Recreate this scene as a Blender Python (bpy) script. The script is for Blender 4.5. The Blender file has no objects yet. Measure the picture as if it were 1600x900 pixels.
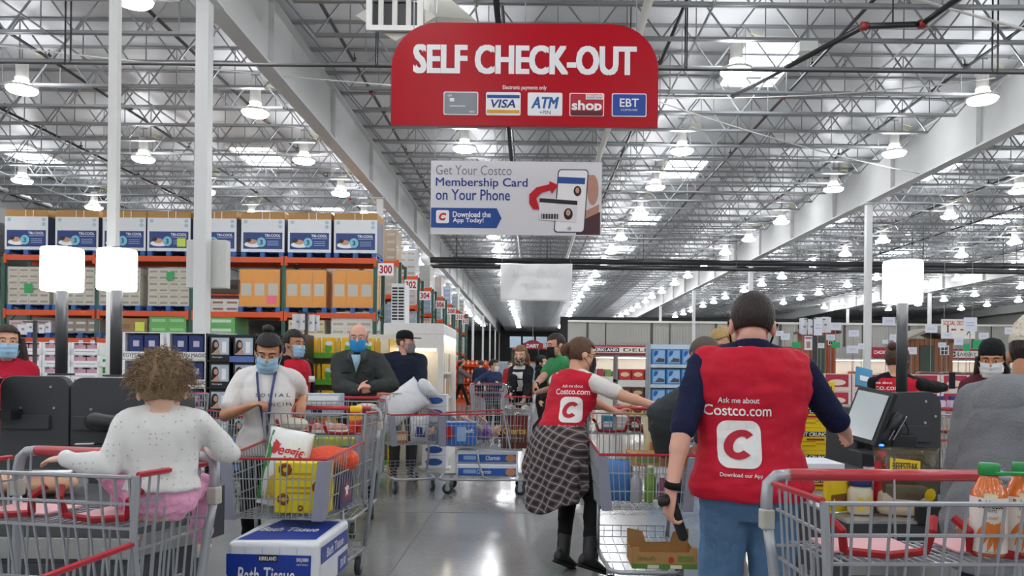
import bpy, bmesh, math, random
import numpy as np
from mathutils import Vector, Matrix, Euler, noise
from mathutils.bvhtree import BVHTree
random.seed(7)
scn = bpy.context.scene
COL = scn.collection
PI = math.pi
def R(d): return math.radians(d)
V = Vector
# ------------------------------------------------------------------ camera, world, exposure
FPX, VX, VY, CAMH, ROLL = 1200.0, 830.0, 578.0, 1.4, R(0.6)
cam = bpy.data.cameras.new('camera'); camo = bpy.data.objects.new('camera', cam); COL.objects.link(camo)
cam.sensor_width = 36; cam.lens = FPX * 36 / 1600
cam.shift_x = (800 - VX) / 1600; cam.shift_y = (VY - 450) / 1600
cam.clip_start = .05; cam.clip_end = 400
camo.matrix_world = Matrix.Translation((0, 0, CAMH)) @ Matrix.Rotation(PI/2, 4, 'X') @ Matrix.Rotation(ROLL, 4, 'Z')
scn.camera = camo
world = bpy.data.worlds.new('world'); scn.world = world; world.use_nodes = True
world.node_tree.nodes['Background'].inputs[0].default_value = (.86, .93, 1, 1)
world.node_tree.nodes['Background'].inputs[1].default_value = .55
vs = scn.view_settings
vs.view_transform = 'Standard'; vs.look = 'None'; vs.gamma = 1; vs.use_curve_mapping = False
vs.exposure = 0.0
LAMP_L = 56.0          # radiance of the high bay lenses
def at(px, py, Y):     # a point of the photograph at depth Y, in metres
    u, v = (px - VX) / FPX, (VY - py) / FPX
    c, s = math.cos(ROLL), math.sin(ROLL)
    return V(((u*c - v*s) * Y, Y, CAMH + (u*s + v*c) * Y))
# ------------------------------------------------------------------ materials
def lin(h):
    if not isinstance(h, str): return tuple(h)[:3]
    h = h.lstrip('#'); o = []
    for i in (0, 2, 4):
        c = int(h[i:i+2], 16) / 255
        o.append(c/12.92 if c <= .04045 else ((c + .055)/1.055)**2.4)
    return tuple(o)
MC = {}
def mt(c, rough=.5, metal=0, var=.06, ns=14, bump=0, bs=60, spec=.5, coat=0, trans=0, alpha=1, emit=0, stretch=(1,1,1), sub=0):
    key = (c, rough, metal, var, ns, bump, bs, spec, coat, trans, alpha, emit, stretch, sub)
    if key in MC: return MC[key]
    m = bpy.data.materials.new('material'); m.use_nodes = True
    nt = m.node_tree; N = nt.nodes; L = nt.links; b = N['Principled BSDF']
    col = lin(c)
    b.inputs['Roughness'].default_value = rough; b.inputs['Metallic'].default_value = metal
    b.inputs['Specular IOR Level'].default_value = spec; b.inputs['Coat Weight'].default_value = coat
    b.inputs['Transmission Weight'].default_value = trans; b.inputs['Alpha'].default_value = alpha
    if sub:
        b.inputs['Subsurface Weight'].default_value = sub; b.inputs['Subsurface Radius'].default_value = (.012, .005, .003); b.inputs['Subsurface Scale'].default_value = 1
    tc = N.new('ShaderNodeTexCoord'); mp = N.new('ShaderNodeMapping'); L.new(tc.outputs['Object'], mp.inputs[0])
    mp.inputs['Scale'].default_value = stretch
    nz = N.new('ShaderNodeTexNoise'); nz.inputs['Scale'].default_value = ns; nz.inputs['Detail'].default_value = 4
    L.new(mp.outputs[0], nz.inputs['Vector'])
    mx = N.new('ShaderNodeMix'); mx.data_type = 'RGBA'
    mx.inputs[6].default_value = tuple(x*(1-var) for x in col) + (1,); mx.inputs[7].default_value = tuple(min(1, x*(1+var)) for x in col) + (1,)
    L.new(nz.outputs['Fac'], mx.inputs[0]); L.new(mx.outputs[2], b.inputs['Base Color'])
    if emit:
        b.inputs['Emission Strength'].default_value = emit; b.inputs['Emission Color'].default_value = col + (1,)
    if bump:
        n2 = N.new('ShaderNodeTexNoise'); n2.inputs['Scale'].default_value = bs; n2.inputs['Detail'].default_value = 3
        L.new(mp.outputs[0], n2.inputs['Vector'])
        bp = N.new('ShaderNodeBump'); bp.inputs['Strength'].default_value = bump; bp.inputs['Distance'].default_value = .02
        L.new(n2.outputs['Fac'], bp.inputs['Height']); L.new(bp.outputs[0], b.inputs['Normal'])
    MC[key] = m
    return m
def glass(c='#ffffff', rough=.05, alpha=.25):
    return mt(c, rough, alpha=alpha, spec=.6)
# ------------------------------------------------------------------ mesh building
class MB:
    def __init__(s): s.v = []; s.f = []; s.m = []; s.cm = 0
    def add(s, vs, fs):
        o = len(s.v); s.v += [tuple(p) for p in vs]; s.f += [tuple(i + o for i in f) for f in fs]; s.m += [s.cm]*len(fs); return s
    def box(s, c, d, rz=0, rot=None):
        x, y, z = d[0]/2, d[1]/2, d[2]/2
        M = rot if rot is not None else Matrix.Rotation(rz, 3, 'Z'); c = V(c)
        p = [c + M @ V((a, b, e)) for e in (-z, z) for a, b in ((-x,-y),(x,-y),(x,y),(-x,y))]
        return s.add(p, [(0,3,2,1),(4,5,6,7),(0,1,5,4),(1,2,6,5),(2,3,7,6),(3,0,4,7)])
    def bb(s, x0, x1, y0, y1, z0, z1): return s.box(((x0+x1)/2, (y0+y1)/2, (z0+z1)/2), (x1-x0, y1-y0, z1-z0))
    def tube(s, pts, r, n=6, closed=False, cap=True):
        pts = [V(p) for p in pts]; k = len(pts); rr = r if isinstance(r, (list, tuple)) else [r]*k
        vs_, fs = [], []; up = None
        for i, p in enumerate(pts):
            if closed: t = pts[(i+1) % k] - pts[i-1]
            else: t = pts[min(i+1, k-1)] - pts[max(i-1, 0)]
            t = t.normalized() if t.length > 1e-9 else V((0,0,1))
            if up is None: up = V((0,0,1)) if abs(t.z) < .9 else V((1,0,0))
            a = t.cross(up); a = a.normalized() if a.length > 1e-6 else V((1,0,0)); up2 = a.cross(t).normalized(); up = up2
            for j in range(n):
                q = 2*PI*(j+.5)/n
                vs_.append(p + (a*math.cos(q) + up2*math.sin(q))*rr[i])
        for i in range(k if closed else k-1):
            for j in range(n):
                i2 = (i+1) % k
                fs.append((i*n+j, i*n+(j+1) % n, i2*n+(j+1) % n, i2*n+j))
        if cap and not closed:
            fs.append(tuple(range(n))[::-1]); fs.append(tuple((k-1)*n + j for j in range(n)))
        return s.add(vs_, fs)
    def loft(s, rings, n=16, cap=True):
        # rings: (centre, ax, ay) half axes vectors
        vs_, fs = [], []
        for c, a, b in rings:
            for j in range(n):
                q = 2*PI*j/n; vs_.append(V(c) + V(a)*math.cos(q) + V(b)*math.sin(q))
        k = len(rings)
        for i in range(k-1):
            for j in range(n):
                fs.append((i*n+j, i*n+(j+1) % n, (i+1)*n+(j+1) % n, (i+1)*n+j))
        if cap: fs.append(tuple(range(n))[::-1]); fs.append(tuple((k-1)*n + j for j in range(n)))
        return s.add(vs_, fs)
    def ell(s, c, r, rot=None, nu=14, nv=9):
        M = rot if rot is not None else Matrix.Identity(3); c = V(c)
        if not isinstance(r, (tuple, list, Vector)): r = (r, r, r)
        vs_ = [c + M @ V((0,0,-r[2]))]
        for i in range(1, nv):
            a = -PI/2 + PI*i/nv
            for j in range(nu):
                q = 2*PI*j/nu; vs_.append(c + M @ V((r[0]*math.cos(a)*math.cos(q), r[1]*math.cos(a)*math.sin(q), r[2]*math.sin(a))))
        vs_.append(c + M @ V((0,0,r[2]))); fs = []
        for j in range(nu): fs.append((0, 1+(j+1) % nu, 1+j))
        for i in range(nv-2):
            for j in range(nu):
                a, b = 1+i*nu, 1+(i+1)*nu
                fs.append((a+j, a+(j+1) % nu, b+(j+1) % nu, b+j))
        e = len(vs_)-1; a = 1+(nv-2)*nu
        for j in range(nu): fs.append((a+j, a+(j+1) % nu, e))
        return s.add(vs_, fs)
    def cap(s, p0, r0, p1, r1, n=12):
        p0, p1 = V(p0), V(p1); d = p1 - p0
        if d.length < 1e-6: return s.ell(p0, r0, nu=n)
        t = d.normalized(); up = V((0,0,1)) if abs(t.z) < .9 else V((1,0,0)); a = t.cross(up).normalized(); b = t.cross(a)
        rings = []
        for q in (-.999, -.8, -.45, 0): rings.append((p0 + t*r0*q, a*r0*math.sqrt(1-q*q), b*r0*math.sqrt(1-q*q)))
        for q in (0, .45, .8, .999): rings.append((p1 + t*r1*q, a*r1*math.sqrt(1-q*q), b*r1*math.sqrt(1-q*q)))
        return s.loft(rings, n)
    def lathe(s, prof, n=16, c=(0,0,0), cap=True):
        c = V(c); return s.loft([(c + V((0,0,z)), V((r,0,0)), V((0,r,0))) for r, z in prof], n, cap)
    def prism(s, poly, y0, y1):      # poly in x,z, extruded along y
        n = len(poly); vs_ = [(x, y0, z) for x, z in poly] + [(x, y1, z) for x, z in poly]
        a = sum(poly[i][0]*poly[(i+1) % n][1] - poly[(i+1) % n][0]*poly[i][1] for i in range(n))
        f = [tuple(range(n)), tuple(range(n, 2*n))[::-1]] + [(i, i+n, (i+1) % n + n, (i+1) % n) for i in range(n)]
        if a < 0: f = [t[::-1] for t in f]
        return s.add(vs_, f)
    def xf(s, M):
        s.v = [tuple(M @ V(p)) for p in s.v]; return s
    def mesh(s, name, mats, smooth=False):
        me = bpy.data.meshes.new(name); me.from_pydata(s.v, [], s.f); 
        for m in (mats if isinstance(mats, (list, tuple)) else [mats]): me.materials.append(m)
        if any(s.m): me.polygons.foreach_set('material_index', s.m)
        if smooth: me.polygons.foreach_set('use_smooth', [True]*len(s.f))
        me.update(); return me
    def build(s, name, mats, parent=None, smooth=False, bevel=0, seg=2):
        return obj(name, s.mesh(name, mats, smooth), parent, bevel, seg)
def obj(name, me, parent=None, bevel=0, seg=2):
    o = bpy.data.objects.new(name, me); COL.objects.link(o)
    if parent is not None: o.parent = parent
    if bevel:
        b = o.modifiers.new('bevel', 'BEVEL'); b.width = bevel; b.segments = seg; b.limit_method = 'ANGLE'; b.angle_limit = R(40)
        if not me.polygons or True:
            me.polygons.foreach_set('use_smooth', [True]*len(me.polygons))
            w = o.modifiers.new('normals', 'WEIGHTED_NORMAL'); w.keep_sharp = True
    return o
def tag(o, label, cat, group=None, kind=None):
    if label: o['label'] = label
    if cat: o['category'] = cat
    if group: o['group'] = group
    if kind: o['kind'] = kind
    return o
def thing(name, label, cat, loc=(0,0,0), rz=0, group=None):
    o = bpy.data.objects.new(name, None); COL.objects.link(o); o.empty_display_size = .1
    o.location = loc; o.rotation_euler = (0,0,rz)
    return tag(o, label, cat, group)
def struct(o): o['kind'] = 'structure'; return o
def dup(root, loc=None, rz=None, label=None, group=None):
    def cp(o, par):
        c = o.copy(); COL.objects.link(c); c.parent = par
        for ch in kids.get(o, []): cp(ch, c)
        return c
    kids = {}
    def walk(o):
        kids[o] = list(o.children)
        for ch in kids[o]: walk(ch)
    walk(root)
    r = cp(root, None)
    if loc is not None: r.location = loc
    if rz is not None: r.rotation_euler = (0,0,rz)
    if label: r['label'] = label
    if group: r['group'] = group
    return r
ORD = ['first','second','third','fourth','fifth','sixth','seventh','eighth','ninth','tenth','eleventh','twelfth']
# ------------------------------------------------------------------ lettering: real flat letters, 1-3 mm thick
TC = {}
TMP = bpy.data.scenes.new('scratch')          # a scratch scene to evaluate single objects in; removed at the end
def evald(o):
    TMP.collection.objects.link(o); vl = TMP.view_layers[0]; vl.update(); dg = vl.depsgraph
    me = bpy.data.meshes.new_from_object(o.evaluated_get(dg)); TMP.collection.objects.unlink(o); return me
def text_mesh(s, w, h, bold=0, shear=0, ext=.0015):
    key = (s, round(w, 4) if w else None, round(h, 4), bold, shear, ext)
    if key in TC: return TC[key]
    cu = bpy.data.curves.new('t', 'FONT'); fake = bold and any(c in s for c in 'MmWwNK'); cu.body = s; cu.offset = 0 if fake else bold; cu.shear = shear; cu.resolution_u = 3; cu.align_x = 'CENTER'; cu.align_y = 'CENTER'
    o = bpy.data.objects.new('t', cu); me = evald(o); bpy.data.objects.remove(o); bpy.data.curves.remove(cu)
    n = len(me.vertices); co = np.empty(n*3); me.vertices.foreach_get('co', co); co = co.reshape(-1, 3)
    lo, hi = co.min(0), co.max(0); sz = hi - lo; ky = h/max(sz[1], 1e-6); kx = w/max(sz[0], 1e-6) if w else ky
    co = (co - (lo + hi)/2)*[kx, ky, 1]
    fs = [tuple(p.vertices) for p in me.polygons]; bpy.data.meshes.remove(me)
    vs_ = [(x, 0, z) for x, z, _ in co]
    if fake:        # heavier strokes: a few copies a hair apart
        base, bf, e = list(vs_), list(fs), bold*1.1*min(kx, ky); vs_, fs = [], []
        for i_, (ax, az) in enumerate(((-1,-.6),(1,-.6),(-1,.6),(1,.6),(0,0))):
            fs += [tuple(k_ + len(vs_) for k_ in f) for f in bf]; vs_ += [(x + ax*e, -.00015*i_, z + az*e) for x, _, z in base]
    TC[key] = (vs_, fs); return TC[key]
def text(s, w, h, m, parent, loc, bold=0, shear=0, name='lettering', rot=None):
    vs_, fs = text_mesh(s, w, h, bold, shear)
    me = bpy.data.meshes.new(name); me.from_pydata(vs_, [], fs); me.materials.append(m)
    o = obj(name, me, parent); o.location = loc
    if rot: o.rotation_euler = rot
    return o
def panel(name, x0, x1, z0, z1, y, m, parent, t=.002, rad=0):
    b = MB()
    if rad: b.prism(rrect(x0, x1, z0, z1, rad), y - t, y)
    else: b.bb(x0, x1, y - t, y, z0, z1)
    return b.build(name, m, parent)
def rrect(x0, x1, z0, z1, r, n=5):
    p = []
    for cx, cz, a0 in ((x1-r, z0+r, -PI/2), (x1-r, z1-r, 0), (x0+r, z1-r, PI/2), (x0+r, z0+r, PI)):
        for i in range(n+1):
            a = a0 + PI/2*i/n; p.append((cx + r*math.cos(a), cz + r*math.sin(a)))
    return p
def disc(cx, cz, rx, rz, n=20, a0=0, a1=2*PI):
    return [(cx + rx*math.cos(a0+(a1-a0)*i/n), cz + rz*math.sin(a0+(a1-a0)*i/n)) for i in range(n)]
# ------------------------------------------------------------------ common materials
WHITE = mt('#e9e9e6', .5); OFFW = mt('#d9d8d2', .55); STEELW = mt('#cfcfca', .45, var=.04)
GREYM = mt('#8d9094', .35, .6); DGREY = mt('#3a3c3f', .45); BLACK = mt('#151516', .45); CHROME = mt('#b9bcc0', .28, .9)
RED = mt('#c8102e', .35, coat=.2); REDP = mt('#b3252f', .35, coat=.3); ORANGE = mt('#d9531e', .45); GREENUP = mt('#2f5a4e', .5)
NAVY = mt('#1f3f8c', .45); BLUEP = mt('#2b6cb4', .5); CARD = mt('#b58a55', .8, var=.1); PAPER = mt('#e6e8ee', .7)
YELLOW = mt('#f2c21a', .45); LETW = mt('#f4f4f4', .5, var=.02); LETR = mt('#b01226', .5); LETB = mt('#1d4fa0', .5); LETK = mt('#222222', .5)
# ------------------------------------------------------------------ floor, walls, roof
def floor_material():
    m = bpy.data.materials.new('polished_concrete'); m.use_nodes = True; nt = m.node_tree; N = nt.nodes; L = nt.links; b = N['Principled BSDF']
    tc = N.new('ShaderNodeTexCoord')
    n1 = N.new('ShaderNodeTexNoise'); n1.inputs['Scale'].default_value = .5; n1.inputs['Detail'].default_value = 8; n1.inputs['Roughness'].default_value = .65
    L.new(tc.outputs['Object'], n1.inputs['Vector'])
    cr = N.new('ShaderNodeValToRGB'); cr.color_ramp.elements[0].position = .3; cr.color_ramp.elements[0].color = (.26,.265,.26,1); cr.color_ramp.elements[1].position = .72; cr.color_ramp.elements[1].color = (.40,.40,.385,1)
    L.new(n1.outputs['Fac'], cr.inputs[0])
    n3 = N.new('ShaderNodeTexNoise'); n3.inputs['Scale'].default_value = 25; n3.inputs['Detail'].default_value = 6; L.new(tc.outputs['Object'], n3.inputs['Vector'])
    mx = N.new('ShaderNodeMix'); mx.data_type = 'RGBA'; mx.blend_type = 'MULTIPLY'; mx.inputs[0].default_value = .35
    L.new(cr.outputs[0], mx.inputs[6]); L.new(n3.outputs['Fac'], mx.inputs[7]); L.new(mx.outputs[2], b.inputs['Base Color'])
    n2 = N.new('ShaderNodeTexNoise'); n2.inputs['Scale'].default_value = 1.3; n2.inputs['Detail'].default_value = 5; L.new(tc.outputs['Object'], n2.inputs['Vector'])
    mr = N.new('ShaderNodeMapRange'); mr.inputs[3].default_value = .1; mr.inputs[4].default_value = .24; L.new(n2.outputs['Fac'], mr.inputs[0]); L.new(mr.outputs[0], b.inputs['Roughness'])
    bp = N.new('ShaderNodeBump'); bp.inputs['Strength'].default_value = .1; bp.inputs['Distance'].default_value = .01; L.new(n2.outputs['Fac'], bp.inputs['Height']); L.new(bp.outputs[0], b.inputs['Normal'])
    b.inputs['Specular IOR Level'].default_value = .6; b.inputs['Coat Weight'].default_value = .25; b.inputs['Coat Roughness'].default_value = .1
    return m
X0, X1, YB, YF = -36.0, 42.0, -14.0, 118.0
fl = struct(MB().bb(X0, X1, YB, YF, -.2, 0).build('floor', floor_material()))
jm = mt('#6a6a66', .6)
j = MB()
for x in (-7.9, -4.8, -.95, 2.1, 5.6, 10.4): j.bb(x-.006, x+.006, YB, 60, 0, .0015)
for y in np.arange(3.2, 60, 4.3): j.bb(-12, 20, y-.006, y+.006, 0, .0015)
j.build('control_joint', jm, fl)
DECK = 8.1
deckm = mt('#c2c4c6', .42, .15, var=.1, ns=1.2, bump=.35, bs=2.2)
ceil_ = struct(MB().bb(X0, X1, YB, YF, DECK, DECK+.25).build('ceiling', deckm))
wm = mt('#b9b8b2', .7); wdk = mt('#4b4b4a', .7)
struct(MB().bb(X0-.3, X0, YB, YF, 0, DECK).build('wall_left', wm))
struct(MB().bb(X1, X1+.3, YB, YF, 0, DECK).build('wall_right', wm))
struct(MB().bb(X0, X1, YF, YF+.3, 0, DECK).build('wall_back', wdk))  # dark grey paints in the weaker light at the far end
# girders with columns
BEAMX = [-4.77 + 15.24*k for k in (-2, -1, 0, 1, 2, 3)]
COLY = [11.1 + 12.85*k for k in range(-1, 9)]
gm = mt('#cfd0cf', .5, var=.05, ns=2); cm = mt('#d9dad9', .45, var=.03)
for i, bx_ in enumerate(BEAMX):
    g = MB(); w = .3
    g.bb(bx_-.03, bx_+.03, YB, YF, 6.74, 7.92); g.bb(bx_-w/2, bx_+w/2, YB, YF, 6.7, 6.75); g.bb(bx_-w/2, bx_+w/2, YB, YF, 7.9, 7.95)
    gb = g.build('girder', gm, ceil_)
    s_ = MB()
    for y in np.arange(YB+2, 62, 4.28):
        s_.bb(bx_-.13, bx_-.03, y-.012, y+.012, 6.75, 7.9); s_.bb(bx_+.03, bx_+.13, y-.012, y+.012, 6.75, 7.9)
    s_.build('stiffener_plates', gm, gb)
colme = MB().bb(-.09, .09, -.09, .09, 0, 6.66).bb(-.2, .2, -.2, .2, 6.66, 6.7).bb(-.2, .2, -.2, .2, 0, .03).mesh('column', cm)
for bx_ in BEAMX:
    for y in COLY:
        if y > 0 and not (bx_ < -10 and y > 30):
            o = struct(obj('column', colme)); o.location = (bx_, y, 0)
# open web joists between the girders
JL = 15.24; nj = 11
jmat = mt('#8f9193', .42, .35, var=.06)
b = MB(); jt, jb = .82, .0
for z in (jb, jt):
    e = .9 if z == jb else .16
    for dy in (-.03, .03): b.bb(e, JL-e, dy-.022, dy+.022, z-.025, z+.025)
b.bb(.05, .5, -.06, .06, jt-.04, jt+.03); b.bb(JL-.5, JL-.05, -.06, .06, jt-.04, jt+.03)
step = (JL-1.8)/nj
for k in range(nj):
    xa = .9 + step*k; xm = xa + step/2
    b.tube([(xa, 0, jb), (xm, 0, jt)], .019, 4, cap=False); b.tube([(xm, 0, jt), (xa+step, 0, jb)], .019, 4, cap=False)
    b.tube([(xm, 0, jb), (xm, 0, jt)], .012, 4, cap=False)
b.tube([(.2, 0, jt), (.9, 0, jb)], .018, 4, cap=False); b.tube([(JL-.2, 0, jt), (JL-.9, 0, jb)], .018, 4, cap=False)
jme = b.mesh('joist', jmat)
JZ = 7.27; far = MB()
ys = list(np.arange(4.6, YF-1, 1.28))
cnt = 0
for y in ys:
    for bx_ in BEAMX[:-1]:
        if y < 58 and not (bx_ < -30 and y > 24) and not (bx_ < -15 and y > 40) and not (bx_ > 20 and y < 22):
            o = obj('joist', jme, ceil_); o.location = (bx_, y, JZ); cnt += 1
        elif bx_ > -22 and y >= 58:
            far.bb(bx_+.9, bx_+JL-.9, y-.05, y+.05, JZ-.025, JZ+.025)
            for k in range(nj-1):
                xa = bx_ + .9 + step*k
                far.tube([(xa, y, JZ), (xa+step/2, y, JZ+jt)], .02, 3, cap=False); far.tube([(xa+step/2, y, JZ+jt), (xa+step, y, JZ)], .02, 3, cap=False)
fo = far.build('distant_joists', jmat, ceil_); fo['kind'] = 'stuff'
# bridging and cross bracing along the roof
br = MB()
for bx_ in BEAMX[:-1]:
    for f in (.25, .5, .75): br.bb(bx_+JL*f-.015, bx_+JL*f+.015, 4.6, 80, JZ-.03, JZ-.005)
br.build('joist_bridging', jmat, ceil_)
# sprinkler branch pipes (along the hall)
pm = mt('#2c2c2e', .4, .3); pgm = mt('#8c8c8a', .4, .4); rfit = mt('#7c1f1c', .5)
for k in range(-6, 11):
    x = -3.66 + 3.1*k
    o = MB().tube([(x, 4.5, 7.62), (x, 95, 7.62)], .034, 6).build('sprinkler_pipe', pm, ceil_)
    h = MB()
    for y in np.arange(6, 60, 3.2): h.tube([(x, y, 7.62), (x, y, 7.8)], .012, 4); h.bb(x-.035, x+.035, y-.035, y+.035, 7.67, 7.7)
    h.build('sprinkler_heads', pm, o)
    c = MB()
    for y in np.arange(8.2+(k % 3), 60, 9.1): c.tube([(x, y-.08, 7.62), (x, y+.08, 7.62)], .052, 8)
    c.build('pipe_coupling', rfit, o)
# main pipes across the hall
def cross_pipe(name, label, y, z, r, m, xa=-20, xb=30, hang=4.2):
    t = thing(name, label, 'pipe', (0, y, z))
    MB().tube([(xa, 0, 0), (xb, 0, 0)], r, 10).build('pipe_run', m, t, True)
    me = MB().tube([(0, 0, r*.9), (0, 0, DECK-z-.004)], .014, 4).tube([(-.012, 0, 0), (.012, 0, 0)], r*1.12, 8).mesh('hanger_rod', pm)
    for x in np.arange(xa+1.2, xb, hang): obj('hanger_rod', me, t).location = (x, 0, 0)
    return t
cross_pipe('sprinkler_main', 'thick black sprinkler main crossing the hall behind the plain white banner', 35.4, 6.42, .14, pm, -4.7, 30)
cross_pipe('sprinkler_main', 'thinner black pipe just below the thick sprinkler main', 34.6, 6.02, .085, pm, -4.6, 30)
cross_pipe('sprinkler_main', 'second black pipe level with the thick sprinkler main, farther back', 38.6, 6.6, .11, pm, -4.7, 30)
cross_pipe('conduit_run', 'thin dark conduit crossing behind the red checkout sign', 12.6, 6.35, .02, pm, -14, 18, 5.1)
cross_pipe('conduit_run', 'pale grey conduit just above the dark one behind the checkout sign', 12.75, 6.43, .022, pgm, -14, 18, 5.1)
for x in (-.6, 1.75):
    t = thing('drop_pipe', 'dark pipe running along the roof above the checkout sign' if x < 0 else 'pale round duct pipe running along the roof right of the sign', 'pipe', (x, 0, 7.1))
    MB().tube([(0, 7.5, 0), (0, 46, 0)], .05 if x < 0 else .07, 10).build('pipe_run', pm if x < 0 else OFFW, t, True)
    me = MB().tube([(0, 0, 0), (0, 0, .996)], .012, 4).mesh('hanger_rod', pm)
    for y in np.arange(9, 46, 5): obj('hanger_rod', me, t).location = (0, y, 0)
# guy wires / cables
def cable(label, p, q, r=.012, sag=.15):
    p, q = V(p), V(q); pts = [p.lerp(q, i/8) - V((0, 0, sag*4*(i/8)*(1-i/8))) for i in range(9)]
    MB().tube(pts, r, 5).build('cable', OFFW, ceil_)['label'] = label
cable('white cable slung under the joists left of the sign', (-11.8, 11.5, 6.62), (.2, 16.2, 7.2), .014)
cable('white cable running from the sign towards the right girder', (1.5, 14.8, 6.9), (10.3, 20.5, 6.75), .014)
cable('white cable crossing the roof at upper right', (2.5, 10.2, 7.24), (10.3, 13.2, 6.95), .02)
cable('thin white cable rising from the sign to a lamp at right', (1.7, 14.6, 6.6), (9.0, 15.0, 7.2), .014)
# skylights: framed prismatic panels in the deck
skm = mt('#f1f6ff', .5, emit=7.0)
b1 = MB().bb(-.62, .62, -1.2, 1.2, -.02, .0); b1me = b1.mesh('diffuser', skm)
fme = MB().bb(-.72,-.62,-1.3,1.3,-.08,0).bb(.62,.72,-1.3,1.3,-.08,0).bb(-.62,.62,-1.3,-1.2,-.08,0).bb(-.62,.62,1.2,1.3,-.08,0).mesh('frame', WHITE)
wi = 0
for x, y in [(4.9,16.6),(4.9,25.1),(4.9,33.6),(-8.6,24.4),(-8.6,33),(12.9,33.6),(12.9,25.1),(12.9,42),(20,33),(20,42),(4.9,42),(-16,24.4),(-1,50),(4.9,58),(12.9,58)]:
    wi += 1
    o = obj('window_%d' % wi, b1me); struct(o); o.location = (x, y, DECK-.001)
    f_ = obj('window_frame', fme, o)
# far partition wall with corrugated sheet, behind the fresh food counters
pw = mt('#a9a8a2', .6, var=.05); WY = 55.0
b = MB(); n = 190; xa, xb = 2.6, 40.0
for i in range(n):
    x = xa + (xb-xa)*i/n; w_ = (xb-xa)/n
    b.bb(x, x+w_*.55, WY, WY+.1, 0, 4.85); b.bb(x+w_*.55, x+w_, WY+.03, WY+.1, 0, 4.85)
part = struct(b.build('wall_partition', pw))
b = MB()
for x in np.arange(4, 40, 4.6): b.bb(x-.08, x+.08, WY-.05, WY-.001, 3.3, 4.85); b.tube([(x+1.3, WY-.05, 3.2), (x+1.3, WY-.05, 4.85)], .04, 6)
b.build('wall_pipes', wdk, part)
MB().bb(xa, xb, WY-.1, WY+.15, 4.85, 5.0).build('top_trim', mt('#d7d6d0', .5), part)
bk = struct(MB().bb(2.6, 40, 70, 70.2, 0, 6.3).build('wall_void_shade', mt('#2b2b2b', .8)))  # near-black sheet, its colour stands in for the unlit void above the partition
# ------------------------------------------------------------------ high bay lamps
lensm = mt('#fbfcff', .4, var=0, emit=LAMP_L); hous = mt('#f0efe9', .4, emit=.0)
lens = MB().lathe([(.1,.18),(.125,.15),(.19,.09),(.27,.03),(.28,-.02),(.25,-.055),(.14,-.075),(.02,-.08)], 16)
lens_me = lens.mesh('lens', lensm, True)
ring_me = MB().lathe([(.29,.0),(.3,.02),(.3,.05),(.275,.055)], 16, cap=False).mesh('rim', hous, True)
house_me = MB().lathe([(.02,.55),(.1,.54),(.115,.5),(.115,.24),(.125,.23),(.125,.19),(.06,.18)], 14).mesh('ballast_housing', hous, True)
rod_me = MB().tube([(0,0,.55),(0,0,.82)], .012, 5).tube([(-.1,0,.82),(.1,0,.82)], .014, 5).mesh('hanger', GREYM)
cord_me = MB().tube([(.1,0,.5),(.22,0,.62),(.4,.02,.55),(.42,.02,.68),(.25,.0,.72),(.3,0,.8)], .005, 5).mesh('power_cord', mt('#d8d37a', .5))
farb = MB(); farb.lathe([(.1,.18),(.26,.04),(.28,-.02),(.14,-.07),(.01,-.08)], 8); farb.cm = 1; farb.lathe([(.02,.55),(.11,.5),(.12,.2)], 8)
far_me = farb.mesh('high_bay_lamp', [lensm, hous], True)
LAB = 'white high bay lamp with a glowing glass reflector hanging from the roof joists'; GRP = 'high bay lamps under the roof'
ROWS = [(-31,.8,4.25,30),(-26.5,0,4.25,30),(-21,.6,4.25,40),(-15.4,0,4.25,40),(-10.4,1.1,4.25,60),(-6.15,1.35,4.25,100),(-1.7,0,4.25,100),(3.75,0,4.25,100),(9.1,.25,4.25,85),(14.6,0,4.25,80),(20.1,.4,4.25,75),(24.9,.1,4.25,69),(31,.5,4.25,69),(36.5,0,4.25,69)]
nl = 0
for x, off, dy, ymax in ROWS:
    y = 14.8 + off - 4.25*6
    while y < ymax:
        ysn = 5.24 + 1.28*round((y-5.24)/1.28)
        if not (x in (36.5, 31) and y < 18):
            xx = x + random.uniform(-.08, .08); nl += 1
            if 8 < y < 34 and abs(x) < 22:
                t = thing('high_bay_lamp', LAB, 'lamp', (xx, ysn, 6.95), 0, GRP)
                for nm, me in (('lens', lens_me), ('rim', ring_me), ('ballast_housing', house_me), ('hanger', rod_me), ('power_cord', cord_me)):
                    obj(nm, me, t)
            else:
                o = obj('high_bay_lamp', far_me); o.location = (xx, ysn, 6.95); tag(o, LAB, 'lamp', GRP)
        y += dy
print('joists', cnt, 'lamps', nl)
# air diffuser box hanging at the top
t = thing('air_diffuser', 'white hanging air supply box with four dark slots at the top of the picture', 'air vent', at(617, 22, 9.2))
b = MB(); b.bb(-.34,.34,-.02,.02,.16,.22); b.bb(-.34,.34,-.02,.02,-.2,-.14); b.bb(-.34,-.27,-.02,.02,-.14,.16); b.bb(.27,.34,-.02,.02,-.14,.16)
b.build('frame', WHITE, t)
MB().bb(-.27,.27,.03,.06,-.14,.16).build('dark_opening', BLACK, t)
for x in (-.165, 0, .165)[:3]: MB().bb(x-.03, x+.03, -.015, .03, -.14, .16).build('slat', OFFW, t)
b = MB(); b.loft([(V((0,.05,0)), V((.36,.0,.0))*1.35, V((0,0,.3))), (V((.25,1.2,.5)), V((.6,0,0)), V((0,0,.5))), (V((.3,2.4,.9)), V((.6,0,0)), V((0,0,.5)))], 4)
b.build('duct', mt('#b9b7ad', .5, .2), t)
MB().tube([(.3,2.0,1.1),(.3,2.0,DECK-t.location.z-.002)], .03, 6).build('hanger', GREYM, t)
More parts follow.
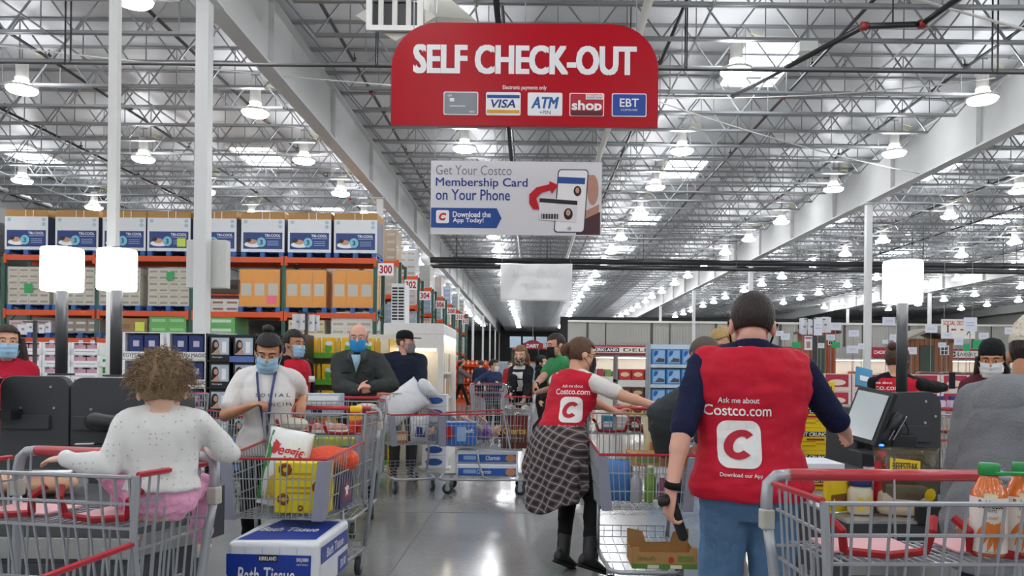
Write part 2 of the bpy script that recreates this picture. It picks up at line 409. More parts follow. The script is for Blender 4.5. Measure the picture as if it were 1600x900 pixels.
# small roof box, smoke sensor, red pipe elbow
t = thing('roof_box', 'small white sensor box hanging under the joists right of the sign', 'box', at(1261, 75, 13.4)); MB().bb(-.16,.16,-.1,.1,-.09,.09).build('case', WHITE, t, bevel=.01); MB().tube([(0,0,.09),(0,0,DECK-t.location.z-.002)], .012, 5).build('rod', GREYM, t)
p0, p1 = at(1350, 41, 11.6), at(1440, 38, 11.6)
t = bpy.data.objects.new('pipe_offset', None); COL.objects.link(t); t.location = p0; t.parent = ceil_; t['label'] = 'dark pipe elbow with red couplings'
d = p1 - p0
MB().tube([(0,0,0), d], .045, 8).build('pipe_run', pm, t, True)
for q in ((0,0,0), d): MB().tube([V(q)-V((.05,0,0)), V(q)+V((.05,0,0))], .065, 8).build('coupling', rfit, t, True)
MB().tube([d, d+V((.9,-1.2,.55))], .045, 8).tube([(0,0,0),(-1.2,3.0,.0)], .045, 8).tube([d*.5, d*.5+V((0,0,DECK-p0.z-.002))], .012, 5).build('pipe_branch', pm, t, True)
# ------------------------------------------------------------------ hanging signs
def wires(t, pts, m=GREYM, r=.006, top=DECK-.004):
    for x, z in pts: MB().tube([(x, 0, z), (x, 0, top - t.location.z)], r, 4).build('hanging_wire', m, t)
SY = 6.9; S_ = FPX/SY
c0 = at(820, 118, SY)
t = thing('hanging_sign', 'large red self check-out sign with rounded top corners', 'sign', c0, 0)
t.rotation_euler = (0, -R(.0), 0)
def q(px, py): return ((px-820)/S_, (118-py)/S_)
hw, ht = 208/S_, 80/S_
poly = [(-hw, -ht), (hw, -ht)]
for i in range(9): a = PI/2*i/8; poly.append((hw - 72/S_ + 72/S_*math.cos(a), ht - 72/S_ + 72/S_*math.sin(a)))
for i in range(9): a = PI/2 + PI/2*i/8; poly.append((-hw + 72/S_ + 72/S_*math.cos(a), ht - 72/S_ + 72/S_*math.sin(a)))
SIGNRED = mt('#b3001a', .3, var=.03, spec=.22)
MB().prism(poly, -.02, .02).build('sign_board', SIGNRED, t)
text('SELF CHECK-OUT', 344/S_, 43/S_, LETW, t, (0/S_, -.023, (118-95)/S_), bold=.045)
text('Electronic payments only', 68/S_, 8/S_, LETW, t, (0, -.023, (118-139)/S_), bold=.012)
def signcard(px, face, edge=LETW):
    x, z = q(px, 164); w, h = 54/S_, 36/S_
    c = MB().prism(rrect(x-w/2, x+w/2, z-h/2, z+h/2, .015), -.026, -.02).build('payment_card', edge, t)
    MB().prism(rrect(x-w/2+.008, x+w/2-.008, z-h/2+.008, z+h/2-.008, .012), -.028, -.026).build('card_face', face, c)
    return c, x, z, w, h
c, x, z, w, h = signcard(721, mt('#77797d', .35, .4))
text('citi', .035, .02, LETW, c, (x-.1, -.0295, z+.07)); panel('chip', x-.1, x-.06, z+.015, z+.045, -.028, LETW, c); text('VISA', .05, .016, LETW, c, (x+.1, -.0295, z-.075), bold=.01); panel('embossed_line', x-.1, x+.04, z-.029, z-.022, -.028, LETW, c)
c, x, z, w, h = signcard(787, LETW)
panel('stripe', x-w/2+.01, x+w/2-.01, z+.05, z+.078, -.028, LETB, c); panel('stripe', x-w/2+.01, x+w/2-.01, z-.085, z-.055, -.028, mt('#e0a526', .5), c); text('VISA', .22, .075, mt('#1a2f7a', .5), c, (x, -.0295, z), bold=.02, shear=.2)
c, x, z, w, h = signcard(852, LETW)
text('ATM', .24, .1, mt('#1d5a9e', .5), c, (x, -.0295, z+.012), bold=.03, shear=.25); text('+PIN', .1, .032, LETK, c, (x+.0, -.0295, z-.075))
c, x, z, w, h = signcard(917, mt('#b51126', .4))
panel('bar', x-.15+.01, x+.15-.01, z-.1, z-.055, -.028, mt('#5b0f16', .5), c); text('shop', .27, .115, LETW, c, (x, -.0295, z-.02), bold=.03); panel('plate', x-.01, x+.145, z+.045, z+.095, -.028, LETW, c); text('COSTCO', .14, .034, RED, c, (x+.067, -.031, z+.075), bold=.02, shear=.15); text('WHOLESALE', .12, .01, LETB, c, (x+.067, -.031, z+.052))
c, x, z, w, h = signcard(983, mt('#17409a', .4))
text('EBT', .17, .075, LETW, c, (x, -.0295, z+.02), bold=.015); text('ACCEPTED HERE', .15, .016, LETW, c, (x, -.0295, z-.045))
wires(t, [(-1.0, ht-.08), (0, ht), (1.0, ht-.08)])
# membership banner
SY = 9.4; S_ = FPX/SY; c0 = at(806.5, 310, SY)
t = thing('hanging_banner', 'white membership card banner with a phone held in a hand', 'banner', c0)
bw, bh = 133.5/S_, 57.5/S_
BW = mt('#dcdde0', .5, var=.02)
b = MB(); n = 24
for i in range(n):
    for sgn in (0,):
        xa, xb = -bw + 2*bw*i/n, -bw + 2*bw*(i+1)/n
        b.bb(xa, xb, -.008, .008, -bh, bh)
b.build('banner_cloth', BW, t)
def q(px, py): return ((px-806.5)/S_, (310-py)/S_)
def line(s, px0, px1, py, hh, m, bold=0, parent=t, y=-.011):
    x0, z = q(px0, py); x1, _ = q(px1, py); return text(s, x1-x0, hh/S_, m, parent, ((x0+x1)/2, y, z), bold=bold)
line('Get Your Costco', 681, 799, 267, 15, mt('#7c828c', .5)); line('Membership Card', 681, 824, 287.5, 17, mt('#1c3f8f', .5), .012); line('on Your Phone', 681, 797, 305.5, 17, mt('#1c3f8f', .5), .012)
x0, z1 = q(674, 326); x1, z0 = q(784, 357); zm = (z0+z1)/2
p_ = MB().prism([(x0, z0), (x1-.06, z0), (x1, zm), (x1-.06, z1), (x0, z1)], -.011, -.008).build('blue_arrow_panel', mt('#174a96', .45), t)
xi, zi = q(692, 340); MB().prism(rrect(xi-.08, xi+.08, zi-.08, zi+.08, .025), -.013, -.011).build('app_icon', LETW, p_); text('C', .09, .095, RED, p_, (xi, -.0145, zi), bold=.06, shear=.2)
line('Download the', 708, 767, 336, 8.5, LETW, .02, p_, -.0125); line('App Today!', 708, 756, 346, 9, LETW, .02, p_, -.0125)
# phone, hand, card, arrow printed on the banner (flat print)
x0, z1 = q(866, 264); x1, z0 = q(919, 363)
MB().prism(disc(*q(926, 296), 9/S_, 24/S_), -.010, -.008).prism(disc(*q(921, 284), 5/S_, 12/S_), -.0095, -.008).prism([q(912, 330), q(936, 318), q(936, 366), q(905, 366)], -.010, -.008).build('hand_print', mt('#b98a78', .6), t)
MB().prism([q(906, 345), q(938, 330), q(938, 366), q(900, 366)], -.0105, -.0085).build('sleeve_print', mt('#4a2b30', .6), t)
sl = .05
def skew(p, k=.06): return [(x + (z-(z0+z1)/2)*k, z) for x, z in p]
MB().prism(skew(rrect(x0+.02, x1-.02, z0, z1, .045)), -.012, -.008).build('phone_print', mt('#2c3040', .4), t)
MB().prism(skew(rrect(x0+.032, x1-.032, z0+.012, z1-.012, .038)), -.0135, -.012).build('phone_bezel', LETW, t)
MB().prism(disc((x0+x1)/2-.02, z0+.05, .025, .025, 14), -.0145, -.0135).build('home_button', mt('#b9bcc2', .5), t)
xa, za = q(872, 276); xb, zb = q(914, 286)
MB().prism([(xa, za), (xb, za-.01), (xb-.005, zb-.01), (xa-.005, zb)], -.015, -.0135).build('screen_bar', mt('#1c4f97', .5), t)
MB().prism(disc(*q(902, 298), 6/S_, 8/S_), -.015, -.0135).build('portrait_hair', mt('#2a1c18', .6), t); MB().prism(disc(*q(902, 297), 3/S_, 4.5/S_), -.016, -.015).build('portrait_face', mt('#c79a80', .6), t)
xa, za = q(843, 309); xb, zb = q(902, 347)
MB().prism([(xa, za), (xb, za-.03), (xb-.01, zb), (xa-.01, zb+.03)], -.018, -.0135).build('card_print', mt('#e4e4e6', .5), t)
MB().prism([(xa, za-.005), (xb, za-.035), (xb, za-.085), (xa, za-.055)], -.020, -.018).build('card_stripe', LETK, t)
MB().prism(disc(*q(888, 334), 7/S_, 9/S_), -.020, -.018).build('portrait_hair', mt('#2a1c18', .6), t); MB().prism(disc(*q(888, 332), 3.5/S_, 5/S_), -.021, -.020).build('portrait_face', mt('#c79a80', .6), t)
bc = MB(); 
for i in range(12): x_, z_ = q(846+i*2.2, 338); bc.bb(x_, x_+.008*(1+i % 2), -.020, -.018, z_-.03, z_+.03)
bc.build('barcode', LETK, t)
ar = [q(838, 326)]; 
arw = [q(827, 318), q(827, 304), q(838, 293), q(858, 288), q(858, 283), q(872, 289), q(862, 303), q(860, 297), q(846, 301), q(838, 310), q(843, 327), q(833, 327)]
MB().prism(arw, -.022, -.0135).build('red_arrow', mt('#c01225', .4), t)
wires(t, [(-bw+.05, bh-.01), (bw-.05, bh-.01)])
# plain white banner seen from behind
SY = 24.0; S_ = FPX/SY; t = thing('hanging_banner', 'plain white cloth banner seen from behind with faint print, under the black pipes', 'banner', at(838, 441, SY))
nx, nz = 40, 20; bw, bh = 56/S_, 29/S_; vs_, fs = [], []
for i in range(nz+1):
    for k in range(nx+1):
        x = -bw + 2*bw*k/nx; z = -bh + 2*bh*i/nz
        y = .05*math.sin(3.2*abs(x)+2.5*z)*math.exp(-abs(x)*.3) + .03*math.sin(7*x - 4*z)
        vs_.append((x, y, z))
for i in range(nz):
    for k in range(nx): a = i*(nx+1)+k; fs.append((a, a+1, a+nx+2, a+nx+1))
o = MB().add(vs_, fs).build('banner_cloth', mt('#eeeeee', .6, var=.02), t, True); so = o.modifiers.new('s', 'SOLIDIFY'); so.thickness = .01
text('SOCIAL DISTANCING', 1.5, .22, mt('#e6e6e7', .6), t, (0, -.09, .3), bold=.02, rot=(0,0,PI)); text('6 FEET', .9, .14, mt('#e8e2e3', .6), t, (0, -.09, -.12), bold=.02, rot=(0,0,PI))
wires(t, [(-bw+.05, bh-.02), (bw-.05, bh-.02)])
# aisle number signs
for i, (num, px, py) in enumerate([('300', 603, 421), ('302', 642, 445), ('304', 664, 462), ('306', 688, 476), ('308', 705, 486), ('310', 718, 495), ('312', 727, 502)]):
    Y = 19.9 + 4.15*i + (.2 if i == 0 else 0); p = at(px, py, Y)
    t = thing('aisle_sign', 'white aisle sign with a red number, %s of the row going back' % ORD[i], 'sign', p, 0, 'aisle number signs')
    MB().bb(-.2, .2, -.012, .012, -.16, .16).build('sign_plate', LETW, t)
    text(num, .33, .22, LETR, t, (0, -.014, 0), bold=.03)
    MB().tube([(0, .02, -.1), (0, .02, .16), (-.1, .98, .16)], .012, 5).build('bracket', GREYM, t)
# department signs
def band(px0, px1, py0, py1, Y, m, label, txt, plate=None, lett=None):
    a, b_ = at(px0, py1, Y), at(px1, py0, Y); c_ = (a + b_)/2; w, h = (b_.x-a.x), (b_.z-a.z)
    t = thing('department_sign', label, 'sign', c_)
    MB().bb(-w/2, w/2, -.03, .03, -h/2, h/2).build('sign_board', m, t); return t, w, h
Y = WY-.2; DR = mt('#a3152c', .45)
t, w, h = band(880, 1022, 540, 553, Y, DR, 'dark red deli counter sign band on the far wall', '')
panel('white_plate', -1.2, 3.4-.6, -.2, .2, -.03, mt('#e7e3da', .5), t); panel('dark_plate', -1.15, .75, -.16, .16, -.032, LETK, t); text('KIRKLAND', 1.7, .2, LETW, t, (-.2, -.037, 0), bold=.03); text('DELI', 1.6, .24, LETK, t, (1.85, -.034, 0), bold=.01)
t, w, h = band(1184, 1262, 542, 556, Y, DR, 'red seafood sign on the far wall behind the price cards', ''); text('SEAFOOD', 1.6, .26, LETW, t, (-.8, -.032, 0), bold=.02)
t, w, h = band(1362, 1406, 543, 558, Y, DR, 'red choice beef sign on the far wall behind the lamp pole', ''); text('CHOICE BEEF', 1.75, .26, LETW, t, (0, -.032, 0), bold=.02)
t, w, h = band(1455, 1530, 546, 561, Y, DR, 'cream and brown bakery sign on the far wall at right', ''); panel('white_plate', -1.6, 1.6, -.25, .25, -.03, mt('#e7e3da', .5), t); panel('dark_plate', -1.55, 0, -.2, .2, -.032, mt('#3a2a22', .5), t); text('KIRKLAND', 1.4, .2, LETW, t, (-.78, -.037, 0), bold=.03); text('BAKERY', 1.4, .26, LETK, t, (.8, -.034, 0))
for tt in [o for o in COL.objects if o.name.startswith('department_sign')]: MB().bb(-.3, .3, .03, .199, -.05, .05).build('mount', GREYM, tt)
dy = 60.0; p = at(832.5, 538.5, dy); t = thing('department_sign', 'hanging maroon dairy sign with an arched top', 'sign', p)
MB().prism([(-.8,-.35),(.8,-.35),(.8,.1)] + [(.55*math.cos(a)*1.0, .1+.25*math.sin(a)) for a in np.linspace(.3, PI-.3, 8)] + [(-.8,.1)], -.03, .03).build('sign_board', mt('#8c1424', .45), t); text('DAIRY', .95, .3, LETW, t, (0, -.032, -.1), bold=.02)
MB().tube([(0,0,.34),(0,0,DECK-.004-p.z)], .02, 4).build('hanging_rod', GREYM, t)
# social distance sign
p = at(1497, 513, 22); t = thing('hanging_sign', 'white social distance sign with two walking figures and red arrows', 'sign', p)
MB().bb(-.48, .48, -.012, .012, -.3, .26).build('sign_plate', mt('#efece4', .5), t); text('SOCIAL DISTANCE', .86, .13, mt('#b8242c', .5), t, (0, -.014, .15), bold=.02)
for x in (-.3, .3):
    f = MB(); f.prism(disc(x, .06, .03, .03, 10), -.016, -.012); f.prism([(x-.02,.03),(x+.02,.03),(x+.02,-.08),(x+.06,-.2),(x+.04,-.2),(x,-.1),(x-.05,-.2),(x-.07,-.2),(x-.02,-.08)], -.016, -.012); f.build('walking_figure', LETK, t)
    s_ = 1 if x < 0 else -1
    MB().prism([(x+s_*.08,-.04),(x+s_*.14,.0),(x+s_*.14,-.02),(x+s_*.24,-.02),(x+s_*.24,-.06),(x+s_*.14,-.06),(x+s_*.14,-.08)], -.016, -.012).build('red_arrow', mt('#b8242c', .5), t)
wires(t, [(-.4, .26), (.4, .26)])
# ------------------------------------------------------------------ pallet racks at left
RY = 20.4; RD = 1.15; RX = [-14.06, -11.57, -9.06, -6.6, -4.17]
def rack(label, xs, y0, levels, loc_group='pallet racks'):
    t = thing('pallet_rack', label, 'rack', (xs[-1], y0, 0), 0)
    top = levels[-1] - .05; x0 = xs[-1]
    pme = MB().bb(-.05, .05, 0, .09, 0, top); 
    pm_ = pme.mesh('upright_post', GREENUP)
    bme = MB()
    for k in range(int(top/1.1)): z = .2 + k*1.1; bme.tube([(0, .05, z), (0, RD-.05, z+.8)], .02, 4); bme.tube([(0, .05, z), (0, RD-.05, z)], .02, 4)
    bm_ = bme.mesh('upright_bracing', GREENUP)
    for x in xs:
        obj('upright_post', pm_, t).location = (x-x0, 0, 0); obj('upright_post', pm_, t).location = (x-x0, RD-.09, 0); obj('upright_bracing', bm_, t).location = (x-x0, 0, 0)
    w = xs[1]-xs[0]; be = MB().bb(.05, w-.05, -.02, .03, -.14, 0).bb(.03, .1, -.03, .05, -.22, .03).bb(w-.1, w-.03, -.03, .05, -.22, .03).mesh('beam', ORANGE)
    dk = MB().bb(.05, w-.05, .03, RD-.06, -.03, -.004).mesh('shelf_deck', mt('#7d6a55', .8)); sup = MB().bb(.05, w-.05, RD-.06, RD-.02, -.14, 0).mesh('beam', ORANGE)
    for i in range(len(xs)-1):
        for z in levels: 
            for me, nm in ((be, 'beam'), (dk, 'shelf_deck'), (sup, 'beam')): obj(nm, me, t).location = (xs[i]-x0, 0, z)
    return t
LV = [1.05, 2.12, 2.86, 4.32]
rack('long orange and green pallet rack facing the checkouts at left', RX, RY, LV)
pal = MB()
for i in range(5): pal.bb(-.56+i*.24, -.4+i*.24, -.5, .5, .12, .14)
for x in (-.5, 0, .5):
    pal.bb(x-.06, x+.06, -.5, .5, .09, .12)
    for y in (-.45, 0, .45): pal.bb(x-.06, x+.06, y-.06, y+.06, .02, .09)
    pal.bb(x-.06, x+.06, -.5, .5, 0, .02)
palme = pal.mesh('pallet', mt('#2a64a8', .55)); palmb = pal.mesh('pallet', mt('#8a6a45', .8))
def pallet(x, y, z, label, blue=True):
    o = obj('pallet', palme if blue else palmb); o.location = (x, y, z); return tag(o, label, 'pallet', 'pallets on the racks')
# mattress topper boxes
mb_ = thing('mattress_box', '', 'box', (0,0,0))
def mattress_proto(r):
    MB().bb(-.57, .57, -.48, .48, 0, 1.06).build('carton', CARD, r)
    MB().bb(-.575, .575, -.486, .3, 0, .88).build('sleeve', mt('#e4e6e8', .5), r)
    MB().bb(.575, .578, -.484, .3, 0, .88).build('side_print', mt('#1b2c57', .5), r)
    f = panel('blue_print', -.52, .52, .08, .52, -.486, mt('#1d3a78', .45, var=.25, ns=3), r)
    MB().prism(disc(-.25, .2, .24, .08), -.4895, -.488).build('pillow_print', LETW, f); MB().prism(disc(-.28, .27, .13, .065), -.4905, -.4895).build('sleeper_print', mt('#c99a82', .6), f); MB().prism(disc(-.38, .31, .07, .055), -.4915, -.4905).build('hair_print', mt('#3a2622', .6), f)
    MB().prism(disc(-.04, .26, .12, .13), -.4905, -.488).build('number_disc', mt('#7fc4d8', .5), f); text('3', .08, .13, mt('#173066', .5), f, (-.04, -.493, .26), bold=.03)
    text('TRI-COOL', .42, .07, LETW, f, (.26, -.490, .44), bold=.02); panel('small_print', .07, .47, .36, .378, -.488, mt('#9fb3d8', .5), f)
    for k in range(3): panel('small_print', .12, .42, .28-.05*k, .295-.05*k, -.488, mt('#9fb3d8', .5), f)
    for x, z in ((-.46, .8), (.46, .8), (.46, .68)): MB().prism(disc(x, z, .05, .05, 12), -.488, -.486).build('round_badge', mt('#a8c3d2', .5), r)
    for x in (-.02, .18): MB().bb(x-.008, x+.008, -.49, -.484, .86, 1.06).build('strap', LETW, r)
mattress_proto(mb_)
xs = [(38, -1), (117, -1), (191, -1), (261, -1), (333, -1), (408, -1), (481, -1), (553, -1)]
desc = ['at the left edge of the top shelf', 'second from the left on the top shelf', 'partly behind the white power pole on the top shelf', 'with a lime price tag on the top shelf', 'partly behind the white column on the top shelf', 'just right of the white column on the top shelf', 'second from the right end of the top shelf', 'at the right end of the top shelf']
for i, (px, _) in enumerate(xs):
    x = (px-830)/58.8
    o = mb_ if i == 0 else dup(mb_); o.location = (x, RY+.52, LV[3]+.143); o['label'] = 'white and blue mattress topper box ' + desc[i]; o['group'] = 'mattress topper boxes on the top shelf'
    if i == 3: panel('price_tag', .22, .45, .12, .34, -.49, mt('#c8e04a', .6), o)
    pallet(x, RY+.52, LV[3], 'blue pallet under the mattress box ' + desc[i].replace(' on the top shelf', ', top shelf'))
# second level loads: wrapped beige cartons, yellow cartons
wrap = mt('#e8ecee', .15, alpha=.09, spec=.7, bump=.4, bs=9)
def carton_load(px, z, w, h, cols, rows, cm_, lab, label, cat='carton stack', tag_=None, Y=RY, d=.95, wrapd=True, grp=None, name='carton_stack', pl=True, edge=.012):
    x = (px-830)/58.8*(Y/RY); t = thing(name, label, cat, (x, Y+.5, z+(.143 if pl else 0)), 0, grp)
    cw, ch = w/cols, h/rows; me = MB().bb(-cw/2+.002, cw/2-.002, -d/2, d/2, .0, ch-.004).mesh('carton', cm_)
    lm = MB().bb(-cw*.36, cw*.36, -d/2-.003, -d/2, ch*.3, ch*.62).mesh('carton_label', lab)
    for i in range(cols):
        for k in range(rows):
            c_ = obj('carton', me, t); c_.location = (-w/2+cw*(i+.5), random.uniform(-edge, edge), ch*k); obj('carton_label', lm, c_)
    if wrapd: MB().bb(-w/2-.015, w/2+.015, -d/2-.03, d/2+.03, .0, h+.015).build('stretch_wrap', wrap, t)
    if tag_: panel('price_tag', *tag_[:4], -d/2-.031, tag_[4], t)
    if pl: pallet(x, Y+.5, z, ('blue pallet under the ' + label).replace('shrink-wrapped ', '').replace('from the left on the', 'from left,'))
    return t
beige = mt('#cfc8b8', .7, var=.12, ns=9); bl = mt('#9c9284', .7)
for px, k, tg in ((43, 0, (-.1,.12,.3,.55,mt('#3aa35c', .6))), (114, 1, None), (185, 2, None), (262, 3, (-.05,.15,.68,.9,mt('#3aa35c', .6)))):
    carton_load(px, LV[2], 1.1, 1.0, 4, 6, beige, bl, 'shrink-wrapped beige carton stack, %s from the left on the middle shelf' % ORD[k], tag_=tg, grp='beige carton stacks on the middle shelf')
yc = mt('#e8970f', .5, var=.08); yl = mt('#c9c3b4', .6)
for px, k, tg in ((404, 0, (.2,.44,.1,.3,mt('#f2708a', .6))), (476, 1, None), (550, 2, None)):
    carton_load(px, LV[2], 1.08, 1.0, 3, 1, yc, yl, ['shrink-wrapped yellow carton stack with a pink tag on the middle shelf', 'shrink-wrapped yellow carton stack between two others on the middle shelf', 'shrink-wrapped yellow carton stack at the rack end on the middle shelf'][k], tag_=tg, grp='yellow carton stacks on the middle shelf')
carton_load(350, LV[2], .75, .34, 2, 2, mt('#d7d3ca', .6), mt('#8f5a4a', .7), 'low pile of pale flat packs right of the white column', pl=False)
carton_load(350, LV[2]+.5, .8, .36, 2, 1, mt('#4a3d33', .7), mt('#2f2a26', .7), 'dark brown cartons above the pale flat packs', pl=False, wrapd=False)
b = MB().bb(-9.0, -7.6, RY+.1, RY+1.0, LV[2]+.44, LV[2]+.5); tag(b.build('shelf_board', ORANGE), 'short orange shelf between the white column and the yellow cartons', 'shelf')
# third level
grn = mt('#58b04a', .5, var=.1); grl = mt('#8fd17f', .5)
carton_load(261, LV[1], .98, .48, 2, 2, grn, grl, 'green wrapped carton stack left of the white column', grp='green carton stacks')
carton_load(345, LV[1], .72, .48, 1, 2, grn, mt('#cfe6c6', .5), 'green wrapped carton stack right of the white column', grp='green carton stacks')
carton_load(549, LV[1]+.0, 1.1, .62, 3, 3, mt('#ddd9cd', .5), mt('#b9a98c', .6), 'clear wrapped white carton stack at the lower shelf end')
carton_load(478, LV[1], .95, .4, 4, 2, mt('#d9cba4', .6), mt('#b49b62', .6), 'cream carton stack under the middle yellow cartons')
carton_load(205, LV[1], .8, .4, 2, 1, mt('#a3825a', .8), mt('#8a6c48', .8), 'brown carton pair left of the green cartons', wrapd=False, tag_=(.1,.35,.05,.3,mt('#d6e35a', .6)))
carton_load(125, LV[1], 1.0, .36, 3, 2, mt('#8d7d6d', .7), mt('#cfcac2', .6), 'low brown carton pile under clear wrap above the second lamp')
carton_load(45, LV[1], 1.1, .32, 3, 2, mt('#cdb9b4', .6), mt('#b0827e', .6), 'low pinkish package pile under clear wrap at the left edge')
# lower level goods, one per bay
for px, c_, l_, lb in ((40, '#5d7d3a', '#a83a5a', 'green and pink goods on the lowest rack shelf at left edge'), (110, '#2f4a86', '#c46a8a', 'blue and pink goods on the lowest rack shelf beside the lamp pole'), (180, '#3f8a3c', '#e0e0e0', 'green goods on the lowest rack shelf near the white pole'), (300, '#c9c3b8', '#7f8f9c', 'pale goods on the lowest rack shelf behind the column'), (400, '#bfa04a', '#e3d69a', 'yellowish goods on the lowest rack shelf behind the employee'), (520, '#7a6a55', '#b7a98f', 'brown goods on the lowest rack shelf behind the man in grey')):
    carton_load(px, LV[0], 1.1, .75, 5, 3, mt(c_, .55, var=.2), mt(l_, .5), lb, pl=False, wrapd=False)
# aisle racks behind, seen end on
cols_ = ['#b8bcc0', '#c9bfae', '#8fa0b8', '#b4b0a6', '#a58f74', '#9fb0bc', '#c2b8b0']
for i in range(1, 8):
    y = RY + .4 + 4.15*i; xs_ = [-6.8, -4.3]
    t = rack('green and orange rack end on the aisle, %s behind the front rack' % ORD[i-1], xs_, y, [1.0, 2.4, 3.8, 4.9][:4])
    for z, h in ((1.0, 1.1), (2.4, 1.1), (3.8, .95), (4.9, 1.0)):
        for px_ in (-4.95, -6.15):
            carton_load(830 + px_*58.8/(y/RY), z, 1.05, h, 3, 4, mt(cols_[(i*3+int(z)+int(-px_)) % 7], .6, var=.15), mt(cols_[(i+int(z*2)) % 7], .5), 'goods on the %s shelf of the %s aisle rack, %s the aisle' % ({1.0:'lowest',2.4:'lower',3.8:'upper',4.9:'top'}[z], ORD[i-1], 'beside' if px_ > -5 else 'away from'), Y=y, pl=False, grp='goods on the aisle racks')
# far end racks with orange beams and dairy coolers
t = rack('distant orange rack run below the dairy sign', [-1.9, .7, 3.3], 76, [2.2, 3.6])
for i, x in enumerate((-1.6, -.3, 1.0, 2.3)):
    tag(MB().bb(x-.55, x+.55, 76.1, 76.9, 3.602, 4.7).build('cooler_case', mt('#b6cfe0', .3)), 'pale blue case on the distant rack, %s from the left' % ORD[i], 'case', 'pale blue cases on the distant rack')
b = thing('display_cooler', 'long white lit dairy cooler at the far end of the hall', 'cooler', (0, 84, 0)); MB().bb(-8, 8, 0, 1.2, 0, 2.3).build('case', mt('#c9ccd0', .5), b)
for i in range(14): MB().bb(-7.9+i*1.13, -6.9+i*1.13, -.03, 0, .3, 2.1).build('glass_door', mt('#a9bccb', .2, var=.3, ns=3), b)
# lit counters along the far partition
for i, (xa, xb, lb) in enumerate(((3.0, 9.5, 'deli'), (10.0, 17.5, 'seafood'), (18, 26, 'meat'), (26.5, 34, 'bakery'))):
    t = thing('counter_case', 'long bright refrigerated %s counter under the far wall' % lb, 'cooler', (xa, WY-2.2, 0)); w = xb-xa
    MB().bb(0, w, 0, 1.4, 0, 1.0).build('base', mt('#d6d3cc', .5), t); MB().bb(0, w, .9, 1.4, 1.0, 2.3).build('back', mt('#efece4', .5), t); MB().bb(0, w, 0, 1.4, 2.3, 2.4).build('canopy', WHITE, t)
    MB().bb(.1, w-.1, .2, .3, 2.27, 2.295).build('light_strip', mt('#fff4e2', .4, emit=9), t)
    for k in range(int(w/.5)): 
        MB().bb(.1+k*.5, .5+k*.5, .25, .8, 1.003, 1.2+.35*random.random()).build('packed_food', mt(random.choice(['#b8443a','#d9b04a','#c98a5a','#e3d8c4','#7a8f4a','#a33246']), .5), t)
# ------------------------------------------------------------------ checkout kiosks with lit pole lamps
KG = mt('#3b3d40', .5, var=.05, ns=4, bump=.06, bs=300); KD = mt('#1d1e20', .45); SHADE = mt('#ffffff', .5, var=0, emit=5.0); POLE = mt('#4a4b4d', .4, .3); STEEL = mt('#a9a8a3', .35, .8, var=.1, stretch=(1,1,8))
def pole_lamp(px, py0, py1, wpx, zb, Y, label):
    s = FPX/Y; top, bot = at(px, py0, Y), at(px, py1, Y); r = wpx/2/s
    t = thing('pole_lamp', label, 'lamp', (bot.x, Y, zb)); h0, h1 = bot.z-zb, top.z-zb
    MB().tube([(0,0,.003),(0,0,h0+.02)], .032, 14).build('pole', POLE, t, True); MB().lathe([(.07,.0),(.07,.012)], 16).build('base_plate', POLE, t)
    b = MB(); k = r*.12; b.lathe([(r-k,h0),(r-.3*k,h0+.15*k),(r,h0+k),(r,h1-k),(r-.3*k,h1-.15*k),(r-k,h1)], 28); b.build('lamp_shade', SHADE, t, True); MB().lathe([(.03,h1),(.03,h1+.015)], 12).build('finial', POLE, t)
def kiosk(label, x0, x1, Y, top, flip=False):
    t = thing('checkout_kiosk', label, 'checkout kiosk', ((x0+x1)/2, Y, 0)); w = (x1-x0)/2
    MB().prism(rrect(-w, w, .02, top, .07), -.03, .03).build('side_panel', KG, t, bevel=.004)
    MB().bb(-w+.04, w-.06, .03, .55, 0, top-.12).build('cabinet_body', KG, t, bevel=.01)
    p = MB().prism([(-w+.02, top-.3), (w-.1, top-.3), (w-.1, top-.22), (-w+.02, top-.22)], -.05, -.03).build('ledge', KG, t, bevel=.004)
    for x, z in ((-w+.12, top-.18), (w-.08, top-.18), (w-.1, top-.06)): MB().tube([(x,-.037,z),(x,-.03,z)], .007, 8).build('bolt', CHROME, t)
    return t
k1 = kiosk('dark grey checkout kiosk at the left edge behind the toddler cart', -3.02, -2.63, 4.4, 1.335)
k2 = kiosk('dark grey checkout kiosk right behind the toddler', -2.62, -2.1, 4.4, 1.33)
# screen on k1, card reader on k2
b = MB().box((0,0,0), (.05,.26,.2), rot=Euler((0,R(22),R(15))).to_matrix()); o = b.build('screen', KD, k1, bevel=.006); o.location = (-.2, -.17, 1.24)
MB().box((0,0,0), (.12,.1,.05)).build('reader_arm', KD, k1).location = (-.12, -.09, 1.12)
d = thing('hand_scanner', 'black card reader on the kiosk beside the toddler head', 'card reader', (-2.42, 4.27, 1.06))
MB().cap((0,0,.03),(.055),(.16,0,.01),.05).build('reader_head', KD, d, True); MB().box((.12,.02,-.06),(.05,.1,.14)).build('mount', KD, d, bevel=.006); MB().box((.0,0,-.11),(.2,.14,.025)).build('ledge', KD, d, bevel=.004)
MB().box((-.04,-.03,-.093),(.09,.05,.004), rz=.4).build('paper_slip', LETW, d)
pole_lamp(97, 388, 455, 60, 1.34, 4.47, 'glowing white pole lamp at the far left of the checkouts')
pole_lamp(182.5, 390, 454, 57, 1.335, 4.47, 'glowing white pole lamp in front of the white power pole')
# white power pole
p = at(177, 300, 5.05); tag(MB().bb(p.x-.029, p.x+.029, 5.03, 5.08, 0, DECK-.004).build('power_pole', mt('#dcdcd8', .4)), 'slim square white power pole rising to the roof beside the lamp', 'pole')
